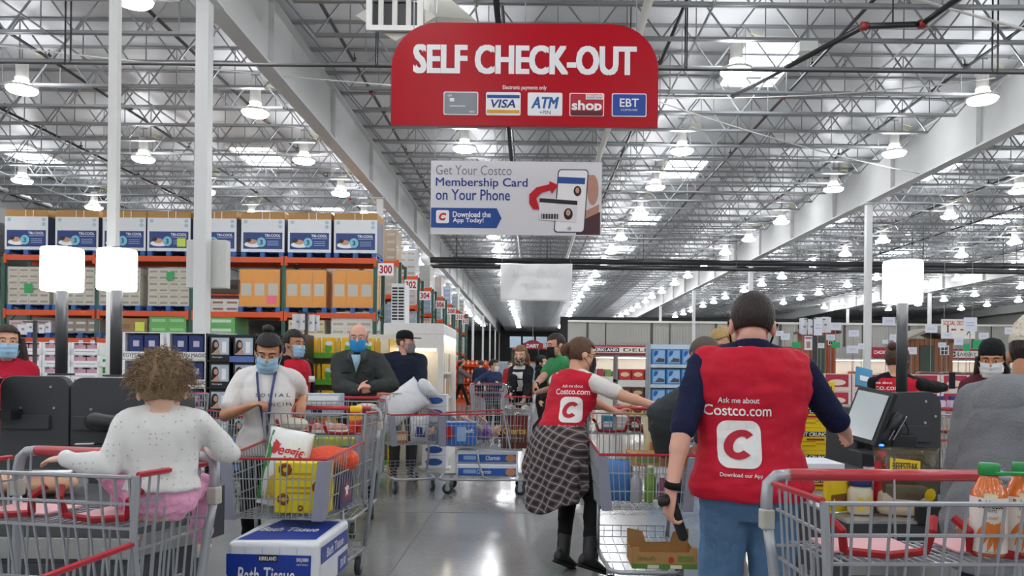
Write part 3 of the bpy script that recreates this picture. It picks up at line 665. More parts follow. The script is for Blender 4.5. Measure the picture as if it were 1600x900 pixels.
# scale counters in front (left)
t = thing('bagging_counter', 'dark checkout counter with a brushed steel band behind the toddler cart', 'counter', (-1.97, 3.3, 0))
MB().bb(-.85, .3, 0, .6, 0, .55).build('base', KG, t, bevel=.01)
MB().add([(-.85,0,.55),(.3,0,.55),(.42,.6,.55),(-.85,.6,.55),(-.85,.05,.78),(.27,.05,.78),(.42,.6,.8),(-.85,.6,.8)], [(0,1,5,4),(1,2,6,5),(2,3,7,6),(3,0,4,7),(4,5,6,7),(3,2,1,0)]).build('upper_housing', KG, t)
for xa, xb in ((-.85, -.26), (-.24, .3)):
    st = MB().bb(xa, xb, -.02, .0, .57, .66).build('steel_band', STEEL, t, bevel=.003)
    for x in (xa+.12, xb-.15): MB().tube([(x,-.023,.615),(x,-.02,.615)], .008, 8).build('screw', CHROME, st)
MB().box((.37,.13,.63), (.012,.32,.09), rz=R(-28)).build('steel_band', STEEL, t)
t = thing('bread_package', 'tan packaged rolls with a white label lying on the left counter', 'food package', at(62, 742, 3.6)); t.location.z = .797
MB().ell((-.12,0,.05),(.12,.1,.05)).ell((.05,0,.05),(.12,.1,.05)).build('rolls', mt('#c98d55', .6), t, True); MB().box((.06,-.02,.103),(.18,.1,.006), rz=.3).build('white_label', LETW, t); MB().ell((-.03,0,.055),(.26,.12,.058)).build('clear_film', glass(alpha=.15), t, True)
# right kiosk
t = kr = thing('checkout_kiosk', 'dark grey checkout kiosk with a tilted screen and hand scanner at right', 'checkout kiosk', (2.2, 4.5, 0))
def kp(px, py): p = at(px, py, 4.5); return (p.x-2.2, p.z)
tr = kp(1467, 612); 
poly = [kp(1384, 613), kp(1340, 740), (kp(1340,740)[0], .05), (tr[0], .05), (tr[0], tr[1]-.08)] + [(tr[0]-.08+.08*math.cos(a), tr[1]-.08+.08*math.sin(a)) for a in np.linspace(.3, PI/2, 5)]
MB().prism(poly, -.03, .03).build('side_panel', KG, t, bevel=.004)
MB().bb(-.28, tr[0]-.04, .03, .5, 0, tr[1]-.1).build('cabinet_body', KG, t, bevel=.01)
a0, a1, a2, a3 = kp(1395, 664), kp(1448, 664), kp(1448, 690), kp(1388, 690)
MB().prism([a3, a2, a1, a0], -.05, -.03).build('ledge', KG, t, bevel=.003)
for px, py in ((1442, 627), (1441, 660), (1390, 659), (1457, 650)): x, z = kp(px, py); MB().tube([(x,-.036,z),(x,-.03,z)], .008, 8).build('bolt', CHROME, t)
SM = Euler((R(-20), R(8), R(-64))).to_matrix()
x, z = kp(1349, 648)
sc = MB().box((0,0,0), (.25,.04,.32), rot=SM).build('screen_housing', KD, t, bevel=.008); sc.location = (x-.03, -.13, z)
g = MB().box(SM @ V((0,-.026,0)), (.205,.004,.265), rot=SM).build('screen_glass', mt('#aeb6b8', .12, emit=.25), sc)
MB().bb(-.24, .02, -.1, .0, .93, 1.05).build('screen_arm', KD, t, bevel=.01)
x, z = kp(1335, 722); b = MB().prism([kp(1321, 700), kp(1350, 700), kp(1346, 738), kp(1321, 738)], -.2, -.03); b.build('receipt_slot_housing', KG, t, bevel=.006); MB().prism([kp(1325, 703), kp(1344, 705), kp(1342, 730), kp(1325, 730)], -.203, -.2).build('receipt_slot', BLACK, t)
d = thing('hand_scanner', 'black hand scanner with a blue light on the right kiosk', 'scanner', (2.2, 4.5, 0)); 
pa, pb = kp(1383, 648), kp(1357, 683)
MB().cap((pa[0],-.13,pa[1]), .03, (pb[0],-.15,pb[1]), .045).box(((pa[0]+pb[0])/2,-.165,(pa[1]+pb[1])/2), (.05,.03,.2), rot=Matrix.Rotation(R(38),3,'Y')).build('scanner_body', BLACK, d, True)
for o_ in (-.008, .016): MB().tube([(pa[0]+.03+o_,-.165,pa[1]), (pb[0]+.04+o_,-.185,pb[1])], .004, 6).build('chrome_edge', CHROME, d)
MB().ell((pb[0]-.01,-.19,pb[1]-.03), (.015,.008,.008)).build('blue_light', mt('#3f7dff', .3, emit=3), d); MB().prism([kp(1388, 668), kp(1396, 664), kp(1388, 702), kp(1378, 702)], -.11, -.03).build('cradle', KD, d)
MB().tube([(pa[0]+.04,-.12,pa[1]), (pa[0]+.09,-.1,pa[1]-.08), (pa[0]+.1,-.07,pa[1]-.16)], .004, 6).build('cord', BLACK, d)
pole_lamp(1410, 408, 474, 58, tr[1]-.04, 4.62, 'glowing white pole lamp on the right kiosk')
# right counter
t = thing('bagging_counter', 'dark checkout counter with white steel top behind the right cart', 'counter', (2.15, 3.25, 0))
MB().bb(-.8, .95, 0, .85, 0, .58).build('base', KG, t, bevel=.01); MB().bb(-.8, .95, .02, .85, .58, .76).build('scale_housing', KG, t, bevel=.008); MB().bb(-.8, -.3, .02, .85, .76, .772).build('steel_top', mt('#c9c9c6', .3, .6), t); MB().bb(-.5, .9, .0, .05, .76, .84).build('raised_lip', KD, t, bevel=.006)
MB().bb(-.8, -.2, -.02, 0, .55, .64).build('steel_band', STEEL, t); panel('red_badge', -.13, -.06, .79, .82, -.001, RED, t); panel('white_badge', -.17, -.145, .79, .82, -.001, LETW, t)
MB().bb(1.28-2.2, 1.9-2.2, -.4, .03, .83, .874).bb(1.3-2.2, 1.4-2.2, -.3, -.1, 0, .83).build('ledge_table', KG, kr, bevel=.006)
# small receipt printer / white boards on counter
tag(MB().box((1.5, 4.3, .893), (.4,.3,.035)).build('paper_stack', PAPER, None, bevel=.003), 'stack of white paper sheets on a ledge beside the employee elbow', 'paper')
# ------------------------------------------------------------------ floor displays
def proto_photo(r, w=.26, h=.32, d=.3):     # black carton with a portrait print
    MB().bb(-w/2, w/2, 0, d, 0, h).build('carton', mt('#17181b', .45), r)
    f = panel('photo_print', -w/2+.025, w/2-.012, .075, h-.03, -.0, mt('#b9c6d2', .45, var=.15, ns=5), r)
    MB().prism(disc(-.055, .2, .045, .065), -.0035, -.002).prism([(-.1,.2),(-.02,.2),(-.02,.09),(-.105,.09)], -.0035, -.002).build('hair_print', mt('#241a18', .6), f); MB().prism(disc(-.045, .2, .026, .038), -.005, -.0035).prism([(-.08,.1),(-.02,.16),(.01,.08),(-.09,.078)], -.005, -.0035).build('face_print', mt('#c69a80', .6), f)
    panel('bottle_print', .03, .085, .1, .24, -.002, LETW, f); 
    text('Neutrogena', .13, .024, LETW, r, (-.03, -.002, .04))
def grid(proto, name, cat, group, labf, cols, rows, x0, y0, z0, dx, dz, skip=(), jit=.0):
    p = thing(name, '', cat); proto(p); first = True
    for k in range(rows):
        for i in range(cols):
            if (i, k) in skip: continue
            o = p if first else dup(p); first = False
            o.location = (x0+dx*i + random.uniform(-jit, jit), y0 + random.uniform(0, jit), z0+dz*k); o['group'] = group
            o['label'] = labf(i, k)
def rowname(k, rows): return 'top row' if k == rows-1 else ('bottom row' if k == 0 else '%s row from the top' % ORD[rows-1-k])
Y = 9.8; p = at(323, 640, Y); x0 = p.x + .15; trm = mt('#5a74b8', .5)
t = thing('display_stand', 'black floor display frame with blue shelf edges behind the woman in white', 'display', (x0-.15, Y, 0))
ZB = .1; DZ = .345
for k in range(5):
    for c_ in range(2):
        MB().bb(c_*.62, c_*.62+.6, -.01, .4, ZB+DZ*k-.018, ZB+DZ*k).build('shelf', BLACK, t); panel('blue_shelf_edge', c_*.62+.29, c_*.62+.6, ZB+DZ*k-.02, ZB+DZ*k+.055, -.012, trm, t)
for x in (-.02, .601, 1.222): MB().bb(x, x+.018, 0, .4, 0, ZB+DZ*5).build('side_panel', BLACK, t)
MB().bb(-.02, 1.24, .4, .42, 0, ZB+DZ*5).build('back_panel', BLACK, t)
MB().bb(0, 1.22, .0, .4, 0, .06).build('plinth', BLACK, t)
grid(lambda r: proto_photo(r), 'skincare_box', 'box', 'black portrait boxes on the floor display', lambda i, k: 'black box with a portrait print, %s, %s from the left' % (rowname(k, 5), ORD[i]), 4, 5, x0, Y+.02, ZB, .305, DZ)
# white trays with blue boxes
def tray_proto(blue, txt, w=.56, h=.36):
    def f(r):
        MB().bb(-w/2, w/2, 0, .4, 0, .012).build('tray_floor', LETW, r)
        for x in (-w/2, w/2-.045): MB().bb(x, x+.045, 0, .4, .012, h).build('tray_side', LETW, r)
        MB().bb(-w/2, w/2, 0, .012, .012, .1).build('tray_front', LETW, r); MB().bb(-w/2, w/2, .388, .4, .012, h).build('tray_back', LETW, r); MB().bb(-w/2, w/2, 0, .4, h-.012, h).build('tray_top', LETW, r)
        if txt: text(txt, w*.9, .05, mt('#6a4038', .5), r, (0, -.002, .055), bold=.01)
        else: panel('small_print', -w*.35, w*.35, .04, .055, 0, mt('#aab0c4', .5), r)
        for i in (0, 1):
            b_ = MB().bb(-.2+i*.21, -.01+i*.21, .03, .3, .014, h-.04).build('packed_box', blue, r)
            panel('box_label', -.14+i*.21, -.06+i*.21, .17, .25, .03, mt('#c9c4d6', .5), b_)
    return f
Y = 10.3; p = at(187, 600, Y)
grid(tray_proto(mt('#22346f', .5, var=.15), 'EGYPTIAN MAGIC'), 'display_tray', 'display tray', 'white trays of blue boxes', lambda i, k: 'white tray of navy boxes, %s, %s stack' % (rowname(k, 5), 'left' if i == 0 else 'right'), 2, 5, p.x+.3, Y, .02, .6, .368)
o = tag(MB().bb(p.x-.02, p.x+1.2, Y, Y+.42, 0, .018).build('display_plinth', OFFW), 'white base board under the trays of navy boxes', 'plinth')
tag(MB().bb(p.x+1.2, p.x+1.42, Y+.02, Y+.4, 0, 1.86).build('end_panel', mt('#b9bcc2', .5)), 'tall pale grey end panel beside the trays of navy boxes', 'panel')
Y = 13.5; p = at(20, 600, Y)
grid(tray_proto(mt('#d4a0ae', .5, var=.15), None, w=.5, h=.21), 'display_tray', 'display tray', 'white trays of pink packs', lambda i, k: 'white tray of pink packs, %s, %s stack from left' % (rowname(k, 6), ORD[i]), 3, 6, p.x+.25, Y, .52, .51, .214)
tag(MB().bb(p.x, p.x+1.53, Y, Y+.9, 0, .518).build('display_plinth', CARD), 'brown carton base under the trays of pink packs', 'plinth')
Y = 13.6; p = at(172, 600, Y)
def gproto(r):
    MB().bb(-.12, .12, 0, .3, 0, .2).build('carton', mt('#3d8a45', .5, var=.2), r); panel('label_print', -.09, .09, .06, .15, 0, LETW, r)
grid(gproto, 'green_carton', 'carton', 'green and white cartons by the pole', lambda i, k: 'small green carton with a white label, %s, %s from the left' % (rowname(k, 7), ORD[i]), 2, 7, p.x-.05, Y, .1, .25, .202)
tag(MB().bb(p.x-.2, p.x+.35, Y, Y+.4, 0, .1).build('display_plinth', CARD), 'low base under the small green cartons', 'plinth')
# yellow and green shelf display
Y = 10.4; p = at(466, 640, Y); q_ = at(606, 640, Y); w = q_.x-p.x
t = thing('display_stand', 'green edged shelf display of yellow packs behind the man in grey', 'display', (p.x, Y, 0)); gsh = mt('#5fae3a', .5)
for k in range(5):
    z = .12+.36*k; MB().bb(0, w, .0, .5, z-.02, z).build('shelf', WHITE, t); panel('green_shelf_edge', 0, w, z-.03, z+.045, -.001, gsh, t)
MB().bb(0, w, .5, .52, 0, 1.88).build('back_panel', OFFW, t); MB().bb(-.02, 0, 0, .52, 0, 1.8).bb(w, w+.02, 0, .52, 0, 1.8).build('side_panels', YELLOW, t)
MB().bb(0, w, .02, .5, 0, .1).build('plinth', WHITE, t)
def yproto(r):
    MB().bb(-.085, .085, 0, .1, 0, .25).build('carton', mt('#f0c320', .45), r, bevel=.004)
    MB().prism(disc(0, .1, .05, .06, 14), -.002, 0).build('green_print', gsh, r); MB().prism(disc(.01, .17, .05, .03, 14), -.003, -.0005).build('white_print', LETW, r)
    MB().lathe([(.03,0),(.032,.2),(.02,.22),(.02,.25)], 8, c=(.13,.05,0)).build('bottle', mt('#e0b83a', .3), r)
n_ = int(w/.27)
grid(yproto, 'mouthwash_pack', 'package', 'yellow packs on the green edged display', lambda i, k: 'yellow carton with green print and bottle, %s, %s from the left' % (rowname(k, 5), ORD[i]), n_, 5, p.x+.12, Y+.03, .121, .27, .36)
# white walk-in cabinet
Y = 11.2; p = at(598, 640, Y); q_ = at(692, 640, Y); zt = at(640, 505, Y).z; w = q_.x-p.x
t = thing('display_cabinet', 'white walk-in cabinet with a lit glass side, behind the man in a cap', 'cabinet', (p.x, Y, 0)); WC = mt('#e6e7e5', .45)
MB().bb(0, w, 0, 1.9, zt-.16, zt).build('roof', WC, t, bevel=.01); MB().bb(0, .08, 0, 1.9, 0, zt-.16).build('left_wall', WC, t); MB().bb(w-.08, w, 0, .06, 0, zt-.16).build('corner_post', WC, t); MB().bb(.08, w, 1.82, 1.9, 0, zt-.16).build('back_wall', WC, t); MB().bb(.08, w-.08, .0, .05, zt-.36, zt-.16).build('front_header', WC, t)
MB().bb(.08, w-.08, .3, .33, 0, zt-.36).build('inner_panel', mt('#e3dac9', .5), t); MB().bb(.2, w-.12, .05, .08, zt-.4, zt-.37).build('light_tube', mt('#fff2dc', .4, emit=12), t); MB().bb(w-.07, w-.04, .3, 1.8, zt-.24, zt-.2).build('light_tube', mt('#fff2dc', .4, emit=12), t)
MB().bb(w-.02, w, .06, 1.82, .0, .5).build('side_sill', WC, t)
for k in range(3):
    for m_ in range(5): MB().bb(w-.28, w-.08, .35+m_*.28, .58+m_*.28, .55+.4*k, .85+.4*k).build('shelf_goods', mt(random.choice(['#d9c7a4','#c9a27a','#e3ddd0','#b98a6a']), .5), t)
    MB().bb(w-.3, w-.06, .33, 1.8, .52+.4*k, .548+.4*k).build('shelf', WC, t)
# packs at its foot
def pk(r):
    MB().bb(-.17, .17, 0, .25, 0, .17).build('carton', mt('#dfe3ea', .5), r, bevel=.01); MB().prism(disc(0, .085, .12, .05, 16), -.002, 0).build('blue_print', mt('#2d57a5', .5), r)
p = at(676, 650, 10.8)
grid(pk, 'tissue_pack', 'package', 'white and blue packs by the cabinet', lambda i, k: 'white pack with blue oval print beside the cabinet, %s' % rowname(k, 6), 1, 6, p.x+.03, 10.75, .012, .36, .172)
tag(MB().bb(p.x-.2, p.x+.25, 10.72, 11.05, 0, .01).build('slip_sheet', OFFW), 'thin slip sheet under the white and blue packs', 'sheet')
# tall box fan / grille unit above the cabinet
p = at(622, 497, 14.5); t = thing('louvre_cabinet', 'tall white slotted louvre cabinet standing above the white cabinet', 'cabinet', (p.x, 14.5, 0)); zt = at(622, 443, 14.5).z
MB().bb(-.13, .13, 0, .5, 0, zt).build('case', WC, t)
for i in range(11):
    for x in (-.07, .05): z = zt-.09-.058*i; MB().bb(x-.045, x+.055, -.004, 0, z-.017, z+.017).build('slot', KD, t)
# orange end display down the aisle
p = at(706, 650, 32.0); q_ = at(762, 650, 32.0); w = q_.x-p.x
t = thing('display_stand', 'orange shelf display of snack bags down the main aisle', 'display', (p.x, 32, 0)); om = mt('#e0591c', .5)
MB().bb(0, w, .5, .55, 0, 1.75).build('back_panel', om, t)
for k in range(5): MB().bb(0, w, 0, .5, .1+.35*k, .14+.35*k).build('shelf', om, t)
MB().bb(0, w, .02, .5, 0, .1).build('plinth', om, t)
def bagp(r): MB().ell((0,.1,.12),(.08,.05,.13)).build('bag', mt('#e8703a', .4, var=.2), r, True); MB().prism(disc(0,.12,.04,.05,10), .045, .05).build('bag_print', mt('#e9d9c6', .5), r)
grid(bagp, 'snack_bag', 'snack bag', 'orange snack bags down the aisle', lambda i, k: 'orange snack bag on the aisle display, %s, %s from the left' % (rowname(k, 5), ORD[i]), 8, 5, p.x+.1, 32.15, .142, .18, .35)
# cupboard panels fixed on the near white column
t = thing('electric_panel', 'pale grey electric panels fixed on both sides of the near white column', 'electric panel', (-4.77, 11.28, 3.15-.2)); MB().bb(-.28, .3, -.08, .1, -.4, .3).build('case', mt('#cdcec9', .5), t, bevel=.01)
# ------------------------------------------------------------------ right side goods
def bluebox(r):
    w, h = .19, .21
    MB().bb(-w/2, w/2, 0, .25, 0, h).build('carton', mt('#4a90d2', .45, var=.15, ns=6), r); f = panel('pale_print', -.07, .085, .02, .19, 0, mt('#9cc8ee', .45), r)
    MB().prism([(-.05,.03),(.08,.03),(.08,.075),(.0,.09)], -.0035, -.002).build('product_print', mt('#54505c', .5), f); MB().prism([(-.06,.1),(-.02,.13),(.0,.18),(-.05,.185),(-.065,.15)], -.0035, -.002).build('figure_print', mt('#1f63b8', .5), f)
Y = 10.5; p = at(1016, 640, Y); 
t = thing('display_stand', 'clear shelved floor display of blue boxes behind the carts', 'display', (p.x, Y, 0)); w = .84
for k in range(6): z = .12+.275*k; MB().bb(0, w, 0, .35, z-.012, z).build('shelf', mt('#d5dde2', .3), t); panel('shelf_strip', 0, w, z-.045, z+.0, -.001, mt('#cfdbe4', .4), t)
for x in (-.02, w): MB().bb(x, x+.02, 0, .35, 0, 1.78).build('side_panel', mt('#c2ced8', .3, alpha=.6), t)
MB().bb(0, w, .35, .37, 0, 1.78).build('back_panel', mt('#dfe6ea', .5), t); MB().bb(0, w, .02, .35, 0, .1).build('plinth', WHITE, t)
grid(bluebox, 'appliance_box', 'box', 'blue boxes on the shelved display', lambda i, k: 'light blue appliance box, %s, %s from the left' % (rowname(k, 6), ORD[i]), 4, 6, p.x+.11, Y+.02, .121, .205, .275)
# deli goods table
Y = 17.0; p = at(962, 640, Y); t = thing('display_table', 'white shelved table of packaged meats behind the masked employee', 'display', (p.x, Y, 0))
for k, z in enumerate((.4, .8, 1.2)): MB().bb(0, 1.0, 0, .6, z-.04, z).build('shelf', mt('#d9d6cf', .5), t)
for x in (0, .96): MB().bb(x, x+.04, 0, .6, 0, 1.75).build('side_panel', GREYM, t)
def meatp(c1, c2):
    def f(r): MB().bb(-.13, .13, 0, .3, 0, .24).build('carton', mt(c1, .45), r, bevel=.01); MB().prism(disc(0, .12, .1, .05, 14), -.002, 0).build('label_print', mt(c2, .5), r)
    return f
for k, (c1, c2, z) in enumerate((('#d8b02e', '#5a2a1c', .402), ('#5a2f24', '#c8b48a', .802), ('#c22a2c', '#e6c9a0', 1.202))):
    grid(meatp(c1, c2), 'food_package', 'food package', 'packages on the white shelved table', lambda i, kk: '%s packaged food on the white shelved table, %s from the left' % (['yellow','dark brown','red'][k], ORD[i]), 3, 1, p.x+.2, Y+.02, z, .29, .3)
# red and white cereal style boxes on a carton pallet
def redbox(r):
    MB().bb(-.16, .16, 0, .3, 0, .2).build('carton', mt('#e6d8d2', .5), r); panel('red_print', -.13, .13, .05, .19, 0, mt('#b32a44', .45, var=.2, ns=6), r); MB().prism(disc(.0, .1, .1, .035, 14), -.0035, -.002).build('bowl_print', mt('#ead9c3', .5), r)
Y = 8.6; p = at(1285, 640, Y)
grid(redbox, 'cereal_box', 'box', 'red print boxes behind the right kiosk', lambda i, k: 'white box with red bowl print, %s, %s from the left' % (rowname(k, 2), ORD[i]), 5, 2, p.x+.2, Y+.1, .992, .335, .203)
def brc(r): MB().bb(-.2, .2, 0, .35, 0, .24).build('carton', mt('#a98a5c', .8), r); [panel('carton_slot', x-.03, x+.03, .05, .19, 0, mt('#6f5535', .8), r) for x in (-.12, 0, .12)]
grid(brc, 'brown_carton', 'carton', 'brown cartons under the red print boxes', lambda i, k: 'brown slotted carton at right, %s, %s from the left' % (rowname(k, 4), ORD[i]), 4, 4, p.x+.2, Y+.05, .0, .41, .243)
tag(MB().bb(p.x-.02, p.x+1.7, Y+.0, Y+.6, .975, .991).build('display_board', CARD), 'thin brown board between the brown cartons and red print boxes', 'board')
# yellow protein bar cartons
def fit(r):
    w, h = .27, .165
    MB().bb(-w/2, w/2, 0, .35, 0, h).build('carton', mt('#f2cb12', .45), r); panel('dark_band', -.115, .115, .1, .135, 0, LETK, r); text('FIT CRUNCH', .21, .026, LETW, r, (0, -.0035, .1175), bold=.03, shear=.1); panel('red_line', -.065, .065, .072, .086, 0, mt('#a02018', .5), r)
    for k in range(3): panel('small_print', -.1+.1*(k % 2), .0+.1*(k % 2), .03+.015*k, .036+.015*k, 0, mt('#b48a10', .5), r)
Y = 5.6; p = at(1279, 640, Y)
grid(fit, 'protein_bar_carton', 'carton', 'yellow cartons behind the red vest', lambda i, k: 'yellow carton with dark band behind the red vest, %s' % rowname(k, 8), 1, 8, p.x-.02, Y, .0, .3, .167)
# dark bags and packs at far right
def bagd(r): MB().bb(-.13, .13, 0, .16, 0, .3).build('bag', mt('#5b2a2c', .4, var=.25), r, bevel=.03); MB().prism(disc(0, .15, .08, .09, 16), -.003, 0).build('face_print', mt('#d9c8b4', .5), r); MB().prism(disc(0, .15, .05, .05, 12), -.005, -.002).build('inner_print', mt('#2b1c1c', .5), r)
Y = 9.6; p = at(1445, 640, Y)
grid(bagd, 'coffee_bag', 'bag', 'maroon bags behind the right kiosk', lambda i, k: 'maroon bag with a pale round print, %s, %s from the left' % (rowname(k, 2), ORD[i]), 7, 2, p.x+.1, Y+.05, .82, .29, .31)
tag(MB().bb(p.x-.1, p.x+2.1, Y, Y+.6, 0, .818).build('display_plinth', mt('#cfc9bd', .6)), 'pale base under the maroon bags at right', 'plinth')
def jarp(r): MB().lathe([(.05,0),(.055,.02),(.055,.16),(.04,.18),(.04,.21)], 10, c=(0,.06,0)).build('jar', mt('#c9bcd0', .3), r, True); MB().lathe([(.045,.18),(.045,.22)], 10, c=(0,.06,0)).build('lid', mt('#4a3a78', .4), r)
Y = 7.6; p = at(1440, 640, Y)
grid(jarp, 'jar', 'jar', 'jars with purple lids at right', lambda i, k: 'small pale jar with purple lid, %s, %s from the left' % (rowname(k, 1), ORD[i]), 9, 1, p.x+.1, Y+.03, .962, .13, .24)
tag(MB().bb(p.x, p.x+1.4, Y, Y+.4, 0, .96).build('display_plinth', mt('#b7ab98', .6)), 'beige stand under the small jars with purple lids', 'plinth')
# teal tablet sign on a stand
p = at(1350, 590, 7.3); t = thing('sign_holder', 'tilted blue sign holder on a stand behind the right kiosk', 'sign holder', (p.x, 7.3, 0)); TM = Euler((R(-18), R(12), R(10))).to_matrix()
MB().box(V((0,0,p.z)), (.17,.02,.19), rot=TM).build('blue_face', mt('#3f93bf', .4), t, bevel=.004); MB().box(V((.0,-.015,p.z-.01)), (.1,.004,.05), rot=TM).build('white_print', LETW, t); MB().tube([(0,.02,0),(0,.02,p.z)], .015, 8).build('stand', GREYM, t); MB().lathe([(.12,0),(.12,.015)], 16).build('base', GREYM, t)
# playhouses
def playhouse(label, px, Y, h, w, wallc, roofc):
    p = at(px, 560, Y); t = thing('playhouse', label, 'playhouse', (p.x, Y, 0)); wm_ = mt(wallc, .7, var=.12)
    zt = h
    for i in range(10): MB().bb(-w/2+i*w/10, -w/2+(i+1)*w/10-.015, 0, .03, 0, zt-.35).build('wall_plank', wm_, t)
    MB().bb(-w/2, w/2, .03, 1.0, 0, zt-.4).build('body', wm_, t)
    MB().prism([(-w/2-.12, zt-.38), (0, zt), (w/2+.12, zt-.38), (w/2+.12, zt-.46), (0, zt-.09), (-w/2-.12, zt-.46)], -.15, 1.1).build('roof', mt(roofc, .7), t)
    MB().bb(w*.22, w*.4, -.02, 0, zt-.85, zt-.55).build('window_frame', LETW, t); MB().bb(-w*.2, w*.1, -.02, 0, .0, zt-.55).build('door', mt('#3d4a3f', .6), t)
    for a in (0, 1):
        for b_ in (0, 1): MB().bb(w*.235+a*w*.08, w*.295+a*w*.08, -.025, -.02, zt-.83+b_*.13, zt-.72+b_*.13).build('pane', mt('#25303a', .1), t)
playhouse('brown wooden playhouse with a shingled gable roof at right', 1452, 24, 2.85, 1.5, '#8a5a3c', '#8d8478')
playhouse('tall reddish wooden playset tower among the price cards', 1284, 26, 3.2, .95, '#9a4a28', '#6a4a38')
# price cards on stems
cards = [(1216,524,13,34,22,0),(1228,541,13,30,14,1),(1300,471,0,0,0,9)]
CS = [(1227,526,12,14,10,0),(1255,509,13,12,24,0),(1263,536,12,12,22,2),(1278,511,12.5,13,26,0),(1290,507,13,12,24,0),(1306,510,14,16,12,0),(1334,521,15,16,10,0),(1298,527,13,14,9,0),(1244,539,14,14,9,1),(1306,539,13,12,9,1),(1332,546,12,18,12,0),(1346,541,14,10,9,0),(1389,502,12,20,13,0),(1396,527,14,12,9,0),(1401,534,15,10,7,0),(1455,514,13,19,12,0),(1480,524,14,15,9,0),(1498,533,12,14,12,0),(1424,548,12,17,11,0),(1516,507,13,21,22,0),(1537,525,14,15,10,0),(1578,517,13,16,11,0),(1510,543,12,10,11,1),(1534,539,14,28,14,1),(1472,539,15,12,8,0),(1384,534,15,10,6,0),(1218,521,15,12,8,0),(1283,540,15,10,8,0),(1234,549,15,10,7,0),(1598,507,13,14,14,0)]
cw_ = mt('#dfe2ee', .6, var=.03); cg_ = mt('#27a86b', .55); cr_ = mt('#c04a44', .5)
PL = ['left of the playset tower','near the tower','beside the sheet stand','by the white column','left of the lamp pole','right of the lamp pole','above the playhouse','by the walking figures sign','near the black beanie','at the right edge']
def place(px): return PL[min(9, max(0, int((px-1210)/39)))]
seen = {}
for px, py, Y, w, h, kind in CS:
    s = FPX/Y; p = at(px, py, Y); w, h = w/s, h/s; c_ = 'green' if kind == 1 else ('red headed' if kind == 2 else 'white')
    key = (c_, place(px)); seen[key] = seen.get(key, 0) + 1
    t = thing('price_card', '%s price card on a stem %s, %s from the left there' % (c_, place(px), ORD[seen[key]-1]), 'price card', (p.x, Y, 0), 0, 'price cards at right')
    MB().bb(-w/2, w/2, -.004, .004, p.z-h/2, p.z+h/2).build('card', cg_ if kind == 1 else cw_, t)
    if kind == 2: panel('red_header', -w/2+.01, w/2-.01, p.z+h*.3, p.z+h*.42, -.004, cr_, t); panel('picture', -w*.25, w*.25, p.z-h*.35, p.z+h*.1, -.004, mt('#a5865f', .6), t)
    elif kind == 0:
        for k in range(2): panel('print_line', -w*.3, w*.3, p.z+h*(.1-.2*k), p.z+h*(.16-.2*k), -.004, mt('#b4b9c9', .6), t)
    MB().tube([(0,.008,.003),(0,.008,p.z+h/2-.02)], .006, 5).build('stem', GREYM, t); MB().lathe([(.09,0),(.09,.01)], 10).build('foot', GREYM, t)
# paper sheet stands (a grey post with several sheets)
def sheet_stand(label, px, py0, py1, Y, sheets):
    p = at(px, py0, Y); t = thing('sheet_stand', label, 'sign stand', (p.x, Y, 0)); MB().bb(-.025, .025, -.02, .02, 0, p.z).build('post', DGREY, t); MB().lathe([(.18,0),(.18,.012)], 14).build('foot', DGREY, t)
    for dx, py, w, h, a in sheets:
        q_ = at(px+dx, py, Y); s = FPX/Y; z = q_.z
        o = MB().box((0,0,0), (w/s,.004,h/s), rz=R(a)).build('sheet', mt('#e2e3e6', .6), t); o.location = (dx/s, -.03, z)
        MB().bb(-.03, .03, -.006, -.003, -.01, .02).build('sheet_print', mt('#8a8d96', .6), o)
    MB().bb(min(s_[0] for s_ in sheets)/s, max(s_[0] for s_ in sheets)/s, -.026, -.018, p.z-.03, p.z-.015).build('rail', DGREY, t)
sheet_stand('grey post with paper sheets in front of the rack at far left', 55, 501, 640, 12.2, [(-18,515,13,16,20),(-6,512,11,14,20),(12,514,11,14,-20),(22,512,12,16,-20)])
sheet_stand('grey post with pale plastic sheets left of the man in grey', 479, 487, 640, 11.6, [(-14,503,14,24,30),(-4,503,10,24,30),(9,505,12,26,-30),(17,505,12,24,-30)])
sheet_stand('grey post with rows of white sheets among the price cards', 1272, 497, 640, 12.8, [(-17,511,12,24,25),(-6,511,12,24,25),(6,508,12,24,-25),(18,508,14,24,-25)])
# ------------------------------------------------------------------ shopping carts
CW = mt('#a9acb0', .36, .45, var=.05); CRED = mt('#b8303a', .33, coat=.3); BUMP = mt('#8f909e', .45); PINKP = mt('#d9a0a4', .5); PADR = mt('#a8323a', .5); STRAP = mt('#a5121c', .55); WHL = mt('#303234', .5)
def lerp(a, b, t): return a + (b-a)*t
RB = dict(yr=-.12, yf=-1.04, zr_b=.50, zf_b=.55, zr_t=.93, zf_t=.885, wr=.335, wf=.295)
def bk(side, y, top):      # a point of the basket at depth y
    f = (y - RB['yr'])/(RB['yf']-RB['yr']); w = lerp(RB['wr'], RB['wf'], f); 
    z = lerp(RB['zr_t'], RB['zf_t'], f) if top == 1 else lerp(RB['zr_b'], RB['zf_b'], f) if top == 0 else lerp(lerp(RB['zr_b'], RB['zf_b'], f), lerp(RB['zr_t'], RB['zf_t'], f), top)
    return V((side*(w - (1-top)*.03), y, z))
